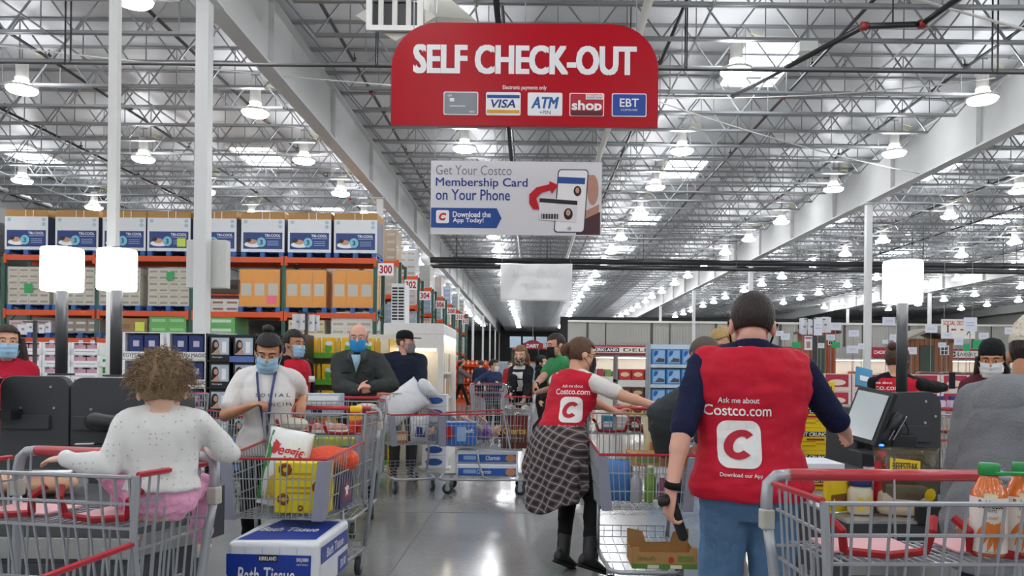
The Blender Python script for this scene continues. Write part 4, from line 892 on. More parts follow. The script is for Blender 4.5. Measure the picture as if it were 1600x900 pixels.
def make_cart():
    r = thing('shopping_cart', '', 'shopping cart'); wr_ = .0035
    b = MB()
    for s in (-1, 1):
        for y in np.arange(-.2, -1.03, -.047): b.tube([bk(s, y, 0), bk(s, y, 1)], wr_, 4, cap=False)
        for tp in (0, .33, .66): b.tube([bk(s, -.12, tp), bk(s, -1.04, tp)], wr_*1.3, 4, cap=False)
    for x in np.linspace(-1, 1, 17): 
        b.tube([V((x*(RB['wf']-.03), -1.04, RB['zf_b'])), V((x*RB['wf'], -1.04, RB['zf_t']))], wr_, 4, cap=False)
        b.tube([V((x*(RB['wr']-.03), -.12, RB['zr_b'])), V((x*(RB['wf']-.03), -1.04, RB['zf_b']))], wr_, 4, cap=False)
    for tp in (0, .33, .66): b.tube([bk(-1, -1.04, tp), bk(1, -1.04, tp)], wr_*1.3, 4, cap=False)
    for y in np.arange(-.12, -1.05, -.092): b.tube([bk(-1, y, 0), bk(1, y, 0)], wr_*1.2, 4, cap=False)
    b.build('basket_wires', CW, r)
    MB().tube([bk(-1, -.33, 1), bk(-1, -1.04, 1), bk(1, -1.04, 1), bk(1, -.33, 1)], .0085, 6).build('basket_rim', CRED, r)
    for s in (-1, 1):
        p0, p1 = bk(s, -1.035, 0), bk(s, -1.035, 1)
        MB().add([p0+V((-s*.05,-.012,-.01)), p0+V((s*.012,-.012,-.01)), p0+V((s*.014,.07,-.01)), p1+V((-s*.05,-.014,-.012)), p1+V((s*.014,-.014,-.012)), p1+V((s*.014,.07,-.012)), p0+V((-s*.05,.0,-.01)), p1+V((-s*.05,.0,-.012)), p0+V((.0,.07,-.01)), p1+V((.0,.07,-.012))], [(0,1,4,3),(1,2,5,4),(0,3,7,6),(2,8,9,5),(6,7,9,8),(3,4,5,9,7),(0,6,8,2,1)]).build('corner_bumper', BUMP, r)
    # seat compartment
    b = MB(); zt = 1.10; zs = .955
    for s in (-1, 1):
        for i, y in enumerate(np.linspace(-.05, -.32, 8)): b.tube([V((s*.338, y, zt)), V((s*.31, y-.02, .6))], wr_, 4, cap=False)
        b.tube([V((s*.332, -.02, 1.03)), V((s*.332, -.33, 1.03))], wr_*1.3, 4, cap=False); b.tube([V((s*.325, -.02, .9)), V((s*.325, -.33, .9))], wr_*1.4, 4, cap=False)
    for x in np.linspace(-.3, .3, 9): b.tube([V((x, -.02, .52)), V((x, -.01, .95)), V((x, 0.0, 1.11))] if abs(x) > .29 or abs(x) < .02 else [V((x, -.02, .52)), V((x, -.01, .93))], wr_, 4, cap=False)
    b.tube([(-.33,-.01,.93),(.33,-.01,.93)], wr_*1.4, 4)
    b.build('seat_side_wires', CW, r)
    b = MB()
    for x in np.linspace(-.315, .315, 15): b.tube([V((x, -.335, zt)), V((x*.97, -.31, zs)), V((x*.94, -.25, .62))], wr_*1.1, 4, cap=False)
    b.tube([(-.325,-.335,zt),(.325,-.335,zt)], .006, 6); b.tube([(-.318,-.323,1.025),(.318,-.323,1.025)], wr_*1.3, 4); b.tube([(-.315,-.31,zs),(.315,-.31,zs)], wr_*1.4, 4); b.tube([(-.31,-.285,.80),(.31,-.285,.80)], wr_*1.2, 4)
    b.build('seat_back_panel', CW, r)
    for s in (-1, 1):
        MB().tube([V((s*.335,-.335,zt+.004)), V((s*.325,-.33,.92)), V((s*.31,-.25,.5))], .011, 6).build('seat_back_post', CW, r)
        MB().tube([V((s*.338,-.33,zt+.006)), V((s*.345,-.03,zt+.0))], .0085, 6).build('side_rim', CRED, r)
    b = MB()
    for x in np.linspace(-.3, .3, 25): b.tube([V((x,-.31,zs)), V((x,-.05,zs-.005))], wr_*.85, 4, cap=False)
    for y in (-.3,-.22,-.14,-.06): b.tube([(-.31,y,zs-.004),(.31,y,zs-.004)], wr_, 4)
    b.build('seat_grid', CW, r)
    for s in (-1, 1):
        MB().box((s*.155,-.15,zs+.008), (.22,.15,.007)).build('seat_pad', PINKP, r, bevel=.003)
        b = MB()
        for k, sx in enumerate((-1, 1)):
            q = V((s*.155+sx*.1, -.26, zs+.02)); b.tube([q+V((0,.0,0)), q+V((sx*.01,-.01,.05)), q+V((sx*.03,.02,.075))], .011, 6)
        b.tube([V((s*.155-.1,-.265,zs+.02)), V((s*.155,-.275,zs+.012)), V((s*.155+.1,-.265,zs+.02))], .01, 6)
        b.build('safety_strap', STRAP, r)
    # handle
    MB().tube([(-.29,.01,1.12),(.29,.01,1.12)], .0165, 12).build('handle', CRED, r, True)
    for s in (-1, 1):
        MB().tube([(s*.285,.01,1.12),(s*.325,.01,1.116),(s*.348,.008,1.095),(s*.353,.003,1.05),(s*.352,0,.98)], .0165, 10).build('handle_corner', CW, r, True)
        MB().tube([(s*.352,0,.99),(s*.34,-.01,.9),(s*.31,-.05,.5),(s*.275,-.09,.18)], .0145, 8).build('rear_post', CW, r, True)
        MB().box((s*.353,.0,1.0),(.036,.036,.055)).build('post_collar', mt('#b9b8ae', .5), r, bevel=.005)
        MB().tube([(s*.27,-.62,.53),(s*.27,-.6,.35),(s*.265,-.55,.2),(s*.26,-.45,.175)], .012, 8).build('front_leg', CW, r, True)
    # base
    MB().tube([(-.275,-.06,.175),(-.25,-.7,.17),(-.22,-1.0,.165),(-.17,-1.05,.165),(.17,-1.05,.165),(.22,-1.0,.165),(.25,-.7,.17),(.275,-.06,.175)], .014, 8).build('base_frame', CW, r, True)
    b = MB()
    for x in np.linspace(-.2, .2, 7): b.tube([(x,-.08,.185),(x,-1.03,.18)], wr_, 4)
    for y in (-.1,-.35,-.6,-.85): b.tube([(-.25,y,.18),(.25,y,.18)], wr_*1.3, 4)
    b.tube([(-.26,-.08,.26),(.26,-.08,.26)], wr_*1.3, 4); b.tube([(-.26,-.08,.22),(.26,-.08,.22)], wr_, 4)
    for x in np.linspace(-.25, .25, 9): b.tube([(x,-.08,.18),(x,-.08,.26)], wr_, 4)
    b.build('lower_tray', CW, r)
    fork = MB(); fork.bb(-.024,-.018,-.02,.02,-.01,.08); fork.bb(.018,.024,-.02,.02,-.01,.08); fork.bb(-.024,.024,-.022,.022,.072,.1); fm = fork.mesh('caster', CW)
    wm1 = MB().tube([(-.015,0,0),(.015,0,0)], .062, 18).mesh('wheel', WHL, True); hub = MB().tube([(-.0165,0,0),(.0165,0,0)], .028, 12).mesh('wheel_hub', mt('#9a9b9c', .4))
    for x, y in ((-.25,-.14),(.25,-.14),(-.215,-.95),(.215,-.95)):
        c = obj('caster', fm, r); c.location = (x, y, .0635); obj('wheel', wm1, c); obj('wheel_hub', hub, c)
    return r
cart0 = make_cart(); used = [False]; CM = {}
def cart(key, x, y, deg, label):
    o = cart0 if not used[0] else dup(cart0); used[0] = True
    o.location = (x, y, 0); o.rotation_euler = (0, 0, R(deg)); o['label'] = label; o['group'] = 'shopping carts'
    CM[key] = Matrix.Translation((x, y, 0)) @ Matrix.Rotation(R(deg), 4, 'Z'); CA[key] = R(deg); return o
CA = {}
cart('c1', -1.33, 2.45, -10, 'shopping cart carrying the curly haired toddler, left foreground')
cart('c2', 1.0, 2.11, 2, 'shopping cart with orange juice bottles, right foreground')
cart('c3', -1.40, 5.35, -2, 'full shopping cart with chips bag pushed by the woman in white')
cart('c4', -1.72, 7.25, 3, 'shopping cart with a pale blue box in front of the man in grey')
cart('c5', -1.70, 9.55, 24, 'shopping cart with a big white plastic sack beside the man in a cap')
cart('c6', .03, 8.8, -90, 'shopping cart seen from the side with a child lying in it')
cart('c7', .74, 5.75, -1, 'shopping cart with a cardboard tray on its lower rack')
cart('c8', -.85, 15.2, 12, 'distant shopping cart pushed by a woman in navy')
cart('c9', -4.0, 8.3, 65, 'empty dark shopping cart behind the toddler head')
cart('c10', 3.35, 6.0, -80, 'shopping cart with clear packs beyond the right kiosk')
def inc(key, lx, ly, lz): return CM[key] @ V((lx, ly, lz))
def put(name, label, cat, key, lx, ly, lz, rz=0, group=None):
    return thing(name, label, cat, inc(key, lx, ly, lz), CA[key]+R(rz), group)
def pillow(w, h, d, n=14, m=16, pinch=.6):       # a filled bag standing upright, front facing -y
    vs_, fs = [], []
    for i in range(m+1):
        z = h*i/m; e = math.sin(PI*min(1, max(0, i/m)))**pinch
        for j in range(n):
            a = 2*PI*j/n; cx = math.copysign(abs(math.cos(a))**.6, math.cos(a)); sy = math.sin(a)
            vs_.append((w/2*cx*(1-.06*e) + .006*math.sin(9*z+j), d/2*sy*e + .004*math.sin(21*z+3*j), z))
    for i in range(m):
        for j in range(n): fs.append((i*n+j, i*n+(j+1) % n, (i+1)*n+(j+1) % n, (i+1)*n+j))
    fs.append(tuple(range(n))[::-1]); fs.append(tuple(m*n+j for j in range(n)))
    return MB().add(vs_, fs)
def bagpatch(poly, w, h, d, m, parent, name, off=.002):    # print laid on the front of a pillow bag
    b = MB(); b.prism(poly, -1, 0); b.f = b.f[:1]; b.m = b.m[:1]; b.v = b.v[:len(poly)]
    bm = bmesh.new(); vv = [bm.verts.new(v) for v in b.v]; bm.faces.new(vv)
    bmesh.ops.triangulate(bm, faces=bm.faces[:]); bmesh.ops.subdivide_edges(bm, edges=bm.edges[:], cuts=3, use_grid_fill=True)
    for v in bm.verts:
        e = math.sin(PI*min(1, max(0, v.co.z/h)))**.6; k = math.sqrt(max(0, 1-min(1, abs(v.co.x)/(w/2))**2.6)); v.co.y = -d/2*e*k - off
    me = bpy.data.meshes.new(name); bm.to_mesh(me); bm.free(); me.materials.append(m)
    for p in me.polygons: p.use_smooth = True
    return obj(name, me, parent)
# --- bath tissue on the lower rack
t = thing('bath_tissue_pack', 'large white and blue bath tissue pack on the lower cart rack', 'tissue pack', (-1.335, 4.325, .185), R(-1)); t.location.z = .2
w, d, h = .48, .64, .29
MB().bb(-w/2, w/2, -d/2, d/2, 0, h).build('pack', mt('#e8ebf0', .35, bump=.25, bs=18), t, bevel=.03, seg=3)
nb = mt('#1c3c9c', .35, var=.12, ns=5)
MB().prism([(-w/2+.0,.12),(-w/2+.05,.03),(.2,.005),(.205,.22),(-w/2+.0,.225)], -d/2-.003, -d/2).build('front_print', nb, t)
MB().bb(-.07,.03,-d/2-.005,-d/2-.003,.185,.222).build('black_plate', LETK, t); text('KIRKLAND', .09, .02, LETW, t, (-.02,-d/2-.007,.2035), bold=.03)
text('Bath Tissue', .3, .085, LETW, t, (-.03,-d/2-.005,.115), bold=.012, shear=.12); text('Soft and Absorbent', .15, .018, LETW, t, (-.02,-d/2-.005,.05)); text('30|380', .065, .025, LETW, t, (.16,-d/2-.005,.195), bold=.02); text('NEW ROLLS', .06, .01, LETW, t, (.16,-d/2-.005,.172))
b = MB().add([(-w/2+.04,-d/2+.03,h+.002),(w/2-.03,-d/2+.06,h+.002),(w/2-.03,d/2-.1,h+.002),(-w/2+.1,d/2-.06,h+.002)], [(0,1,2,3)]); b.build('top_print', nb, t)
o = text('Bath Tissue', .32, .1, LETW, t, (.0, -.03, h+.0045), bold=.012, shear=.12, rot=(-PI/2,0,0))
MB().add([(w/2+.002,-d/2+.05,.16),(w/2+.002,d/2-.04,.15),(w/2+.002,d/2-.04,.24),(w/2+.002,-d/2+.05,.25)], [(0,1,2,3)]).build('side_print', nb, t); MB().add([(w/2+.002,d/2-.25,.02),(w/2+.002,d/2-.04,.02),(w/2+.002,d/2-.04,.12),(w/2+.002,d/2-.25,.12)], [(0,1,2,3)]).build('side_print', nb, t)
text('Bath Tissue', .34, .05, LETW, t, (w/2+.0045, .0, .2), bold=.012, shear=.12, rot=(0,0,PI/2)); text('30 80', .12, .05, LETW, t, (w/2+.0045, .17, .07), bold=.02, rot=(0,0,PI/2))
for x in (-.14,-.05,.04,.13): MB().tube([(x,-d/2-.002,.225),(x,-d/2-.002,h-.03)], .0025, 4).build('pack_seam', mt('#c3cad8', .5), t)
# --- chips bag
t = put('chips_bag', 'tall white and green bag of vegetable chips standing in the cart', 'chips bag', 'c3', -.1, -.72, .56, 4); t.rotation_euler = (R(-4), R(11), t.rotation_euler.z); W_, H_, D_ = .27, .47, .13
pillow(W_, H_, D_).build('bag', mt('#eceeea', .3, bump=.3, bs=14), t, True)
bagpatch([(-.13,.03),(-.085,.03),(-.1,.2),(-.09,.44),(-.12,.45)], W_, H_, D_, mt('#3f8f4a', .35), t, 'green_edge'); bagpatch([(.06,.05),(.125,.05),(.12,.2),(.08,.26),(.05,.17)], W_, H_, D_, mt('#5a8a3a', .35), t, 'green_print')
bagpatch([(-.075,.04),(.04,.04),(.055,.12),(.03,.2),(-.02,.22),(-.07,.17)], W_, H_, D_, mt('#e8c04a', .35, var=.3, ns=20), t, 'chips_print')
bagpatch([(-.09,.32),(-.07,.31),(-.045,.345),(-.06,.385),(-.085,.4)], W_, H_, D_, mt('#c81f2e', .4), t, 'red_swash', .003)
def baglet(s, w, h, x, z, m, parent, W, H, D, bold=.02, shear=.2, off=.004):
    vs_, fs = text_mesh(s, w, h, bold, shear); out = []
    for a, _, c in vs_:
        X, Z = a+x, c+z; e = math.sin(PI*min(1, max(0, Z/H)))**.6; k = math.sqrt(max(0, 1-min(1, abs(X)/(W/2))**2.6)); out.append((X, -D/2*e*k-off, Z))
    me = bpy.data.meshes.new('lettering'); me.from_pydata(out, [], fs); me.materials.append(m); return obj('lettering', me, parent)
baglet('Veggie', .2, .085, .005, .335, mt('#c81f2e', .4), t, W_, H_, D_)
# --- yellow snack box, orange bag, navy boxes
t = put('snack_box', 'yellow snack box with pretzel print in the front of the cart', 'box', 'c3', .12, -.88, .565, 0); MB().bb(-.15,.15,-.07,.07,0,.29).build('carton', mt('#f0d81e', .4), t, bevel=.005)
for x, z, r_ in ((.105,.15,.045),(-.1,.08,.04),(-.09,.25,.045),(.0,.03,.02)): MB().tube([(x+r_*.62*math.cos(a), -.071, z+r_*.62*math.sin(a)) for a in np.linspace(0, 2*PI, 10)[:-1]], r_*.28, 6, closed=True).build('pretzel_print', mt('#8a4a1c', .6), t)
[panel('small_print', -.08, .06, z_, z_+.012, -.07, mt('#c8a012', .5), t) for z_ in (.11, .14, .19, .22)]
t = put('orange_bag', 'bright orange mesh bag lying on top of the cart goods', 'bag', 'c3', .17, -.6, .77, 10); MB().ell((0,0,.07),(.15,.1,.08)).ell((.1,.02,.06),(.09,.09,.075)).ell((-.1,0,.06),(.08,.08,.065)).build('bag', mt('#e8502a', .4, var=.15, ns=9, bump=.8, bs=40), t, True)
t = put('cracker_box', 'navy and maroon cracker box in the right of the cart', 'box', 'c3', .235, -.62, .555, 0); MB().bb(-.06,.06,-.14,.14,0,.2).build('carton', mt('#2a2c5e', .45), t, bevel=.004); MB().add([(.0615,-.1,.03),(.0615,.1,.03),(.0615,.06,.17),(.0615,-.08,.15)], [(0,1,2,3)]).build('maroon_print', mt('#7a2a3c', .5), t); MB().add([(.0625, .055*(1 if i_ % 2 == 0 else .42)*math.cos(PI/2+PI*i_/5), .1+.055*(1 if i_ % 2 == 0 else .42)*math.sin(PI/2+PI*i_/5)) for i_ in range(10)], [tuple(range(10))]).build('star_print', LETW, t)
t = put('cereal_box', 'green and white carton deep in the cart', 'box', 'c3', -.05, -.48, .535, 6); MB().bb(-.15,.15,-.06,.06,0,.3).build('carton', mt('#7fa65a', .5, var=.3, ns=5), t, bevel=.004); panel('label_print', -.1,.1,.1,.24,-.061,mt('#e8d24a', .5), t)
t = put('milk_carton', 'pale blue carton standing beside the orange bag', 'carton', 'c3', .14, -.42, .535, 0); MB().bb(-.06,.06,-.06,.06,0,.24).prism([(-.06,.24),(.06,.24),(0,.29)], -.06, .06).build('carton', mt('#5a6a9c', .5), t); panel('label_print', -.045,.045,.06,.18,-.061,LETW, t)
# --- seat goods: bun bag, meat packs, honey jar
t = put('bread_bag', 'white bag of rolls in the child seat of the full cart', 'bag', 'c3', -.2, -.18, .965, 0); MB().ell((0,0,.05),(.09,.07,.05)).ell((.04,.0,.05),(.07,.06,.045)).build('bag', mt('#d9d2c2', .4, bump=.4, bs=30), t, True)
t = put('meat_tray', 'pink packaged chicken trays in the child seat of the full cart', 'meat tray', 'c3', .0, -.18, .965, 0); MB().bb(-.12,.19,-.08,.08,0,.02).build('tray', WHITE, t, bevel=.004)
for x in (-.05,.04,.12): MB().ell((x,0,.035),(.055,.06,.028)).build('chicken_piece', mt('#d99c88', .4), t, True)
MB().ell((.035,0,.035),(.155,.08,.035)).build('clear_film', glass(alpha=.12), t, True)
t = put('honey_jar', 'clear jar of red sauce with a yellow lid in the child seat', 'jar', 'c3', .23, -.17, .965, 0); MB().lathe([(.035,0),(.042,.01),(.042,.12),(.036,.135),(.033,.14)], 18).build('jar', mt('#c9561e', .15, coat=.4), t, True); MB().lathe([(.0425,.03),(.0425,.07)], 18, cap=False).build('label', mt('#d8241c', .4), t, True); MB().lathe([(.038,.14),(.04,.145),(.04,.175),(.036,.18)], 18).build('lid', mt('#f2c40a', .4), t, True); MB().lathe([(.0428,.085),(.0428,.115)], 18, cap=False).build('upper_label', mt('#e0a92a', .4), t, True)
# --- cart 4: pale blue box, bags
t = put('blue_box', 'pale blue and white box resting on the seat of the second cart', 'box', 'c4', -.16, -.2, .965, 0); MB().bb(-.24,.14,-.1,.1,0,.2).build('carton', mt('#b9c9de', .45), t, bevel=.004); panel('white_print', -.22,.12,.11,.18,-.101,LETW, t); panel('barcode', -.12,-.02,.02,.07,-.101,LETK, t)
t = put('produce_bag', 'navy and white produce bag in the child seat of the second cart', 'bag', 'c4', .2, -.2, .965, 0); MB().ell((0,0,.05),(.13,.08,.055)).build('bag', mt('#4a5078', .4, var=.5, ns=20), t, True); MB().ell((0,0,.085),(.1,.06,.03)).build('rolls', mt('#d8cdbd', .5), t, True)
t = put('green_pack', 'yellow and green packages filling the second cart', 'package', 'c4', .05, -.6, .53, 0); MB().bb(-.2,.2,-.2,.2,0,.28).build('carton', mt('#a8b23a', .5, var=.3, ns=6), t, bevel=.01); panel('label_print', -.12,.1,.05,.22,-.201,mt('#3f7f3c', .5), t)
# --- cart 5: sack, orange box
t = put('plastic_sack', 'big white plastic sack with a dark printed strip in the cart', 'sack', 'c5', .0, -.55, .72, 0); t.rotation_euler = (R(-14), R(56), 0)
o = pillow(.4, .72, .28, 20, 20, .3); o.build('sack', mt('#e2e5e8', .3, bump=.8, bs=9), t, True); t.location = at(582, 660, 9.25)
bagpatch([(-.05,.2),(-.01,.2),(-.01,.6),(-.05,.6)], .42, .78, .26, mt('#2a2d36', .4), t, 'dark_strip', .006)
MB().ell((0,-.05,.76),(.13,.1,.08)).ell((.08,0,.8),(.08,.07,.06)).build('crumpled_top', mt('#d9dcdf', .3, bump=1, bs=25), t, True)
t = put('orange_box', 'orange cardboard box on the seat of the cart by the man in a cap', 'box', 'c5', -.1, -.14, .965, 0); MB().bb(-.2,.2,-.12,.12,0,.17).build('carton', mt('#d9693a', .6), t, bevel=.004); panel('white_print', -.12,.1,.05,.11,-.121,mt('#f0d9c0', .5), t)
t = put('salad_bag', 'crumpled white and blue food bag in the cart by the cabinet', 'bag', 'c5', .1, -.8, .56, 0); pillow(.22,.3,.1).build('bag', mt('#cfd3d8', .35, var=.4, ns=18, bump=.6, bs=20), t, True); bagpatch([(-.06,.06),(.06,.05),(.05,.16),(-.05,.18)], .22,.3,.1, mt('#2a3d80', .4), t, 'blue_print')
t = put('snack_carton', 'small brown food carton at the front of the cart by the cabinet', 'box', 'c5', -.14, -.85, .56, 0); MB().bb(-.08,.08,-.06,.06,0,.13).build('carton', mt('#b06a40', .5), t, bevel=.004); panel('label_print', -.06,.06,.03,.1,-.061,mt('#e3c9a0', .5), t)
# --- cart 6: blue box, cereal box, packs below
t = put('paper_box', 'blue and white box with a red circle at the front of the side view cart', 'box', 'c6', .1, -.83, .555, 90); MB().bb(-.17,.19,-.13,.13,0,.25).build('carton', mt('#2f6fc0', .4, var=.2, ns=5), t, bevel=.006); MB().prism(disc(-.11,.13,.055,.08,18), -.133, -.13).build('red_circle', mt('#b3202c', .45), t); panel('white_print', -.02,.08,.04,.2,-.131,mt('#9cc4ea', .5), t); text('soft', .1, .05, LETW, t, (.12,-.1325,.16), bold=.02)
t = put('cereal_box', 'brown cereal box with yellow lettering beside the lying child', 'box', 'c6', .12, -.2, .515, 90); MB().bb(-.16,.14,-.05,.05,0,.38).build('carton', mt('#5a2a18', .45), t, bevel=.004); panel('red_print', -.15,.13,.22,.36,-.0515,mt('#7a2218', .5), t); text('Cheerios', .25, .08, mt('#e8b52a', .5), t, (-.01,-.055,.2), bold=.025, shear=.1)
for k, (lab, z) in enumerate((('lower blue paper towel pack under the side view cart', .19), ('upper blue paper towel pack under the side view cart', .345))):
    t = put('paper_towel_pack', lab, 'paper towels', 'c6', 0, -.5, z, 90, 'paper towel packs'); MB().bb(-.36,.33,-.17,.17,0,.15).build('pack', mt('#e6eaf0', .35, bump=.2, bs=20), t, bevel=.025, seg=3); panel('blue_print', -.34,.31,.015,.1,-.1715,mt('#2a5fb4', .4, var=.25, ns=5), t); text('Charmin', .16, .05, LETW, t, (.05 if k else -.05,-.176,.062), bold=.015, shear=.15); panel('small_print', -.28,-.14,.04,.085,-.174,mt('#8fb4e0', .5), t)
    MB().prism(disc(.25,.06,.06,.04,14), -.177, -.1745).build('bear_free_print', mt('#c98a5a', .5), t)
# --- cart 7 goods
t = put('blue_bag', 'blue translucent bag in the cart beside the employee', 'bag', 'c7', -.17, -.8, .56, 0); pillow(.2,.27,.1).build('bag', mt('#4f86c6', .3, var=.2), t, True)
t = put('cardboard_flat', 'flat brown cardboard carton laid across the cart', 'box', 'c7', .08, -.72, .79, 0); MB().bb(-.17,.22,-.12,.12,0,.08).build('carton', mt('#b08a58', .8), t, bevel=.003); panel('green_print', -.13, .01, .025, .055, -.12, mt('#7a8a4a', .7), t)
t = put('cookie_bag', 'cream cookie bag standing in the cart under the dark sleeve', 'bag', 'c7', .13, -.5, .8, 0); pillow(.2,.3,.08).build('bag', mt('#d8cda6', .5), t, True); baglet("Tate's", .12, .05, 0, .2, LETK, t, .2,.3,.08,.02,0); bagpatch([(-.05,.05),(.07,.05),(.07,.11),(-.05,.12)], .2,.3,.08, mt('#d98a3a', .5), t, 'cookie_print')
for i, (x, c, h_) in enumerate(((-.05,'#b8b8ba',.2),(.04,'#7aa03c',.22),(.12,'#8a3a5a',.16),(.21,'#22306a',.2))):
    t = put('grocery_item', ['grey food pouch','green bottle','maroon punnet','navy carton'][i] + ' in the cart under the brown carton', 'grocery', 'c7', x, -.86, .565, 0, 'groceries under the brown carton'); MB().lathe([(.03,0),(.036,.01),(.036,h_*.7),(.02,h_*.85),(.018,h_)], 12).build('body', mt(c, .35, var=.2), t, True); MB().lathe([(.02,h_),(.02,h_+.015)], 10).build('cap', LETW, t)
for i, (x, c) in enumerate(((-.18,'#3f8fb0'),(-.08,'#d9d9d4'),(.02,'#6a4038'),(.12,'#5a6a74'),(.22,'#c9c2b8'))):
    t = put('grocery_item', ['teal','white','brown','slate','cream'][i] + ' pack in the child seat beside the pointing hand', 'grocery', 'c7', x, -.17, .965, 0, 'packs in the child seat'); MB().bb(-.04,.04,-.06,.06,0,.11).build('carton', mt(c, .45, var=.3, ns=12), t, bevel=.008); panel('label_print', -.03,.03,.03,.07,-.061,LETW, t)
# cardboard tray on the lower rack
t = put('fruit_tray', 'open cardboard berry tray on the lower rack of the cart', 'tray', 'c7', .11, -.88, .186, 0); w, d, h = .4, .3, .1
MB().bb(-w/2,w/2,-d/2,d/2,0,.006).build('tray_floor', CARD, t)
MB().bb(-w/2,w/2,-d/2,-d/2+.006,.006,h).build('front_wall', CARD, t); MB().bb(-w/2,-w/2+.006,-d/2,d/2,.006,h).build('side_wall', CARD, t); MB().bb(w/2-.006,w/2,-d/2,d/2,.006,h).build('side_wall', CARD, t)
MB().bb(-w/2,w/2,d/2-.006,d/2,.006,h).build('back_wall', CARD, t)
for s in (-1, 1): MB().prism([(s*w/2,h),(s*(w/2-.12),h),(s*(w/2-.1),h+.07),(s*w/2,h+.09)], d/2-.006, d/2).build('corner_flap', CARD, t); MB().prism([(s*w/2,h),(s*(w/2-.05),h),(s*(w/2-.04),h+.03),(s*w/2,h+.03)], -d/2, -d/2+.006).build('corner_flap', CARD, t)
panel('green_print', -w/2,w/2,.0,.03,-d/2,mt('#5f8a3c', .7), t); text("Driscoll's", .11, .028, mt('#5a7a3a', .7), t, (-.11,-d/2-.0025,.065), bold=.01); MB().prism(disc(.04,.055,.018,.02,12), -d/2-.003, -d/2).build('strawberry_print', mt('#c0392b', .6), t); panel('label_print', .08,.18,.045,.08,-d/2,mt('#7a8a4a', .7), t)
for s in (-.07, .07): panel('cut_out', s-.035, s+.035, .002, .024, -d/2-.001, mt('#e8ddc8', .7), t)
# --- cart 2: juice bottles
def bottle(r):
    MB().loft([(V((0,0,z)), V((a,0,0)), V((0,a*.92,0))) for a, z in ((.046,0),(.053,.008),(.054,.03),(.054,.155),(.05,.172),(.04,.19),(.03,.207),(.026,.214),(.026,.222))], 20).build('bottle', mt('#d9702a', .12, coat=.6, var=.05), r, True)
    MB().lathe([(.0545,.012),(.0548,.014),(.0548,.158),(.0545,.16)], 28, cap=False).build('label', mt('#e7dfd6', .45), r, True)
    MB().lathe([(.03,.218),(.032,.222),(.032,.244),(.028,.25)], 22).build('cap', mt('#1f8a44', .4), r, True)
    cy = lambda x, z, o=.0562: (x, -math.sqrt(max(1e-6, o*o-x*x)), z)
    def curved(poly, m, nm, o): 
        b = MB(); n = len(poly); c = (sum(p[0] for p in poly)/n, sum(p[1] for p in poly)/n)
        b.add([cy(*c, o)] + [cy(*p, o) for p in poly], [(0, i+1, (i+1) % n+1) for i in range(n)]); b.build(nm, m, r, True)
    for i, (x, z, a, l) in enumerate(((-.012,.04,-.5,.075),(.004,.035,-.35,.085),(.018,.035,-.2,.085),(-.022,.055,-.75,.055),(.03,.045,-.05,.07))):
        pts = [(x+l*.5*u*math.sin(-a)+v*math.cos(a), z+.02+l*.5*u*math.cos(a)+v*math.sin(a)) for u, v in ((-1,0),(-.5,-.006),(.2,-.009),(.8,-.008),(1,0),(.8,.008),(.2,.009),(-.5,.006))]
        curved(pts, mt('#dd7a2e', .5, var=.15, ns=60), 'carrot_print', .0562+.0004*i)
    curved([(x, z) for x, z in rrect(-.02,.02,.16,.172,.005,2)], mt('#e6dcb8', .5), 'farm_badge', .0566)
    def ctext(s, w, h_, z, m, bold=.01, shear=.15, o=.0566):
        vs_, fs = text_mesh(s, w, h_, bold, shear); me = bpy.data.meshes.new('lettering'); me.from_pydata([cy(a, c+z, o) for a, _, c in vs_], [], fs); me.materials.append(m); obj('lettering', me, r)
    ctext('Bolthouse', .07, .022, .143, LETK, .01); ctext('FARMS', .034, .008, .127, LETK, 0, 0); ctext('100% CARROT', .045, .007, .107, mt('#d98a3a', .5), .01, 0); ctext('organic', .03, .007, .016, mt('#8a7a5a', .5), 0, 0)
p = thing('juice_bottle', 'carrot juice bottle with a green cap in the right cart, left of the pair', 'bottle', group='carrot juice bottles'); bottle(p)
pa = at(1544, 862, 1.845); p.location = (pa.x, 1.845, .968); p.rotation_euler = (0,0,R(-24)); p.scale = (.74,.74,.88)
o = dup(p, (pa.x+.09, 1.86, .968), R(-22), 'carrot juice bottle with a green cap at the right edge of the picture')
MB().tube([(-.03,0,.225),(.02,-.03,.224),(.06,.0,.224),(.1,.01,.224),(.14,.0,.225)], .006, 6).build('green_carrier', mt('#1f8a44', .4), p)
# --- goods on the right counter
t = thing('bread_loaf', 'sliced bread loaf in a red and clear bag on the right counter', 'bread', (1.66, 3.4, .776), R(-14)); W_, H_, D_ = .27, .3, .14
MB().bb(-.12,.1,-.055,.055,.0,.13).build('loaf', mt('#d9c8ac', .7), t, bevel=.03, seg=3); pillow(W_, H_, D_).build('clear_bag', mt('#5a5036', .15, alpha=.72, spec=.8, bump=.6, bs=20), t, True)
bagpatch([(-.132,.05),(-.09,.04),(-.085,.28),(-.128,.28)], W_, H_, D_, mt('#c01a24', .3), t, 'red_end'); bagpatch([(-.075,.2),(.045,.185),(.05,.245),(-.07,.255)], W_, H_, D_, mt('#e8c51a', .35), t, 'yellow_print', .003); baglet('BEEFSTEAK', .1, .03, -.012, .221, LETK, t, W_, H_, D_, .02, 0, .0055)
bagpatch(disc(.09,.1,.025,.03,12), W_, H_, D_, mt('#e8c51a', .35), t, 'yellow_badge', .003)
t = thing('mayonnaise_jar', 'cream jar with a dark blue lid on the right counter', 'jar', (1.47, 3.42, .776)); MB().lathe([(.045,0),(.055,.01),(.055,.1),(.042,.125)], 20).build('jar', mt('#dcd3b6', .25), t, True); MB().lathe([(.047,.125),(.049,.13),(.049,.155),(.045,.16)], 20).build('lid', mt('#21366f', .4), t, True); panel('label_print', -.03,.03,.02,.08,-.052,mt('#e6c95a', .5), t)
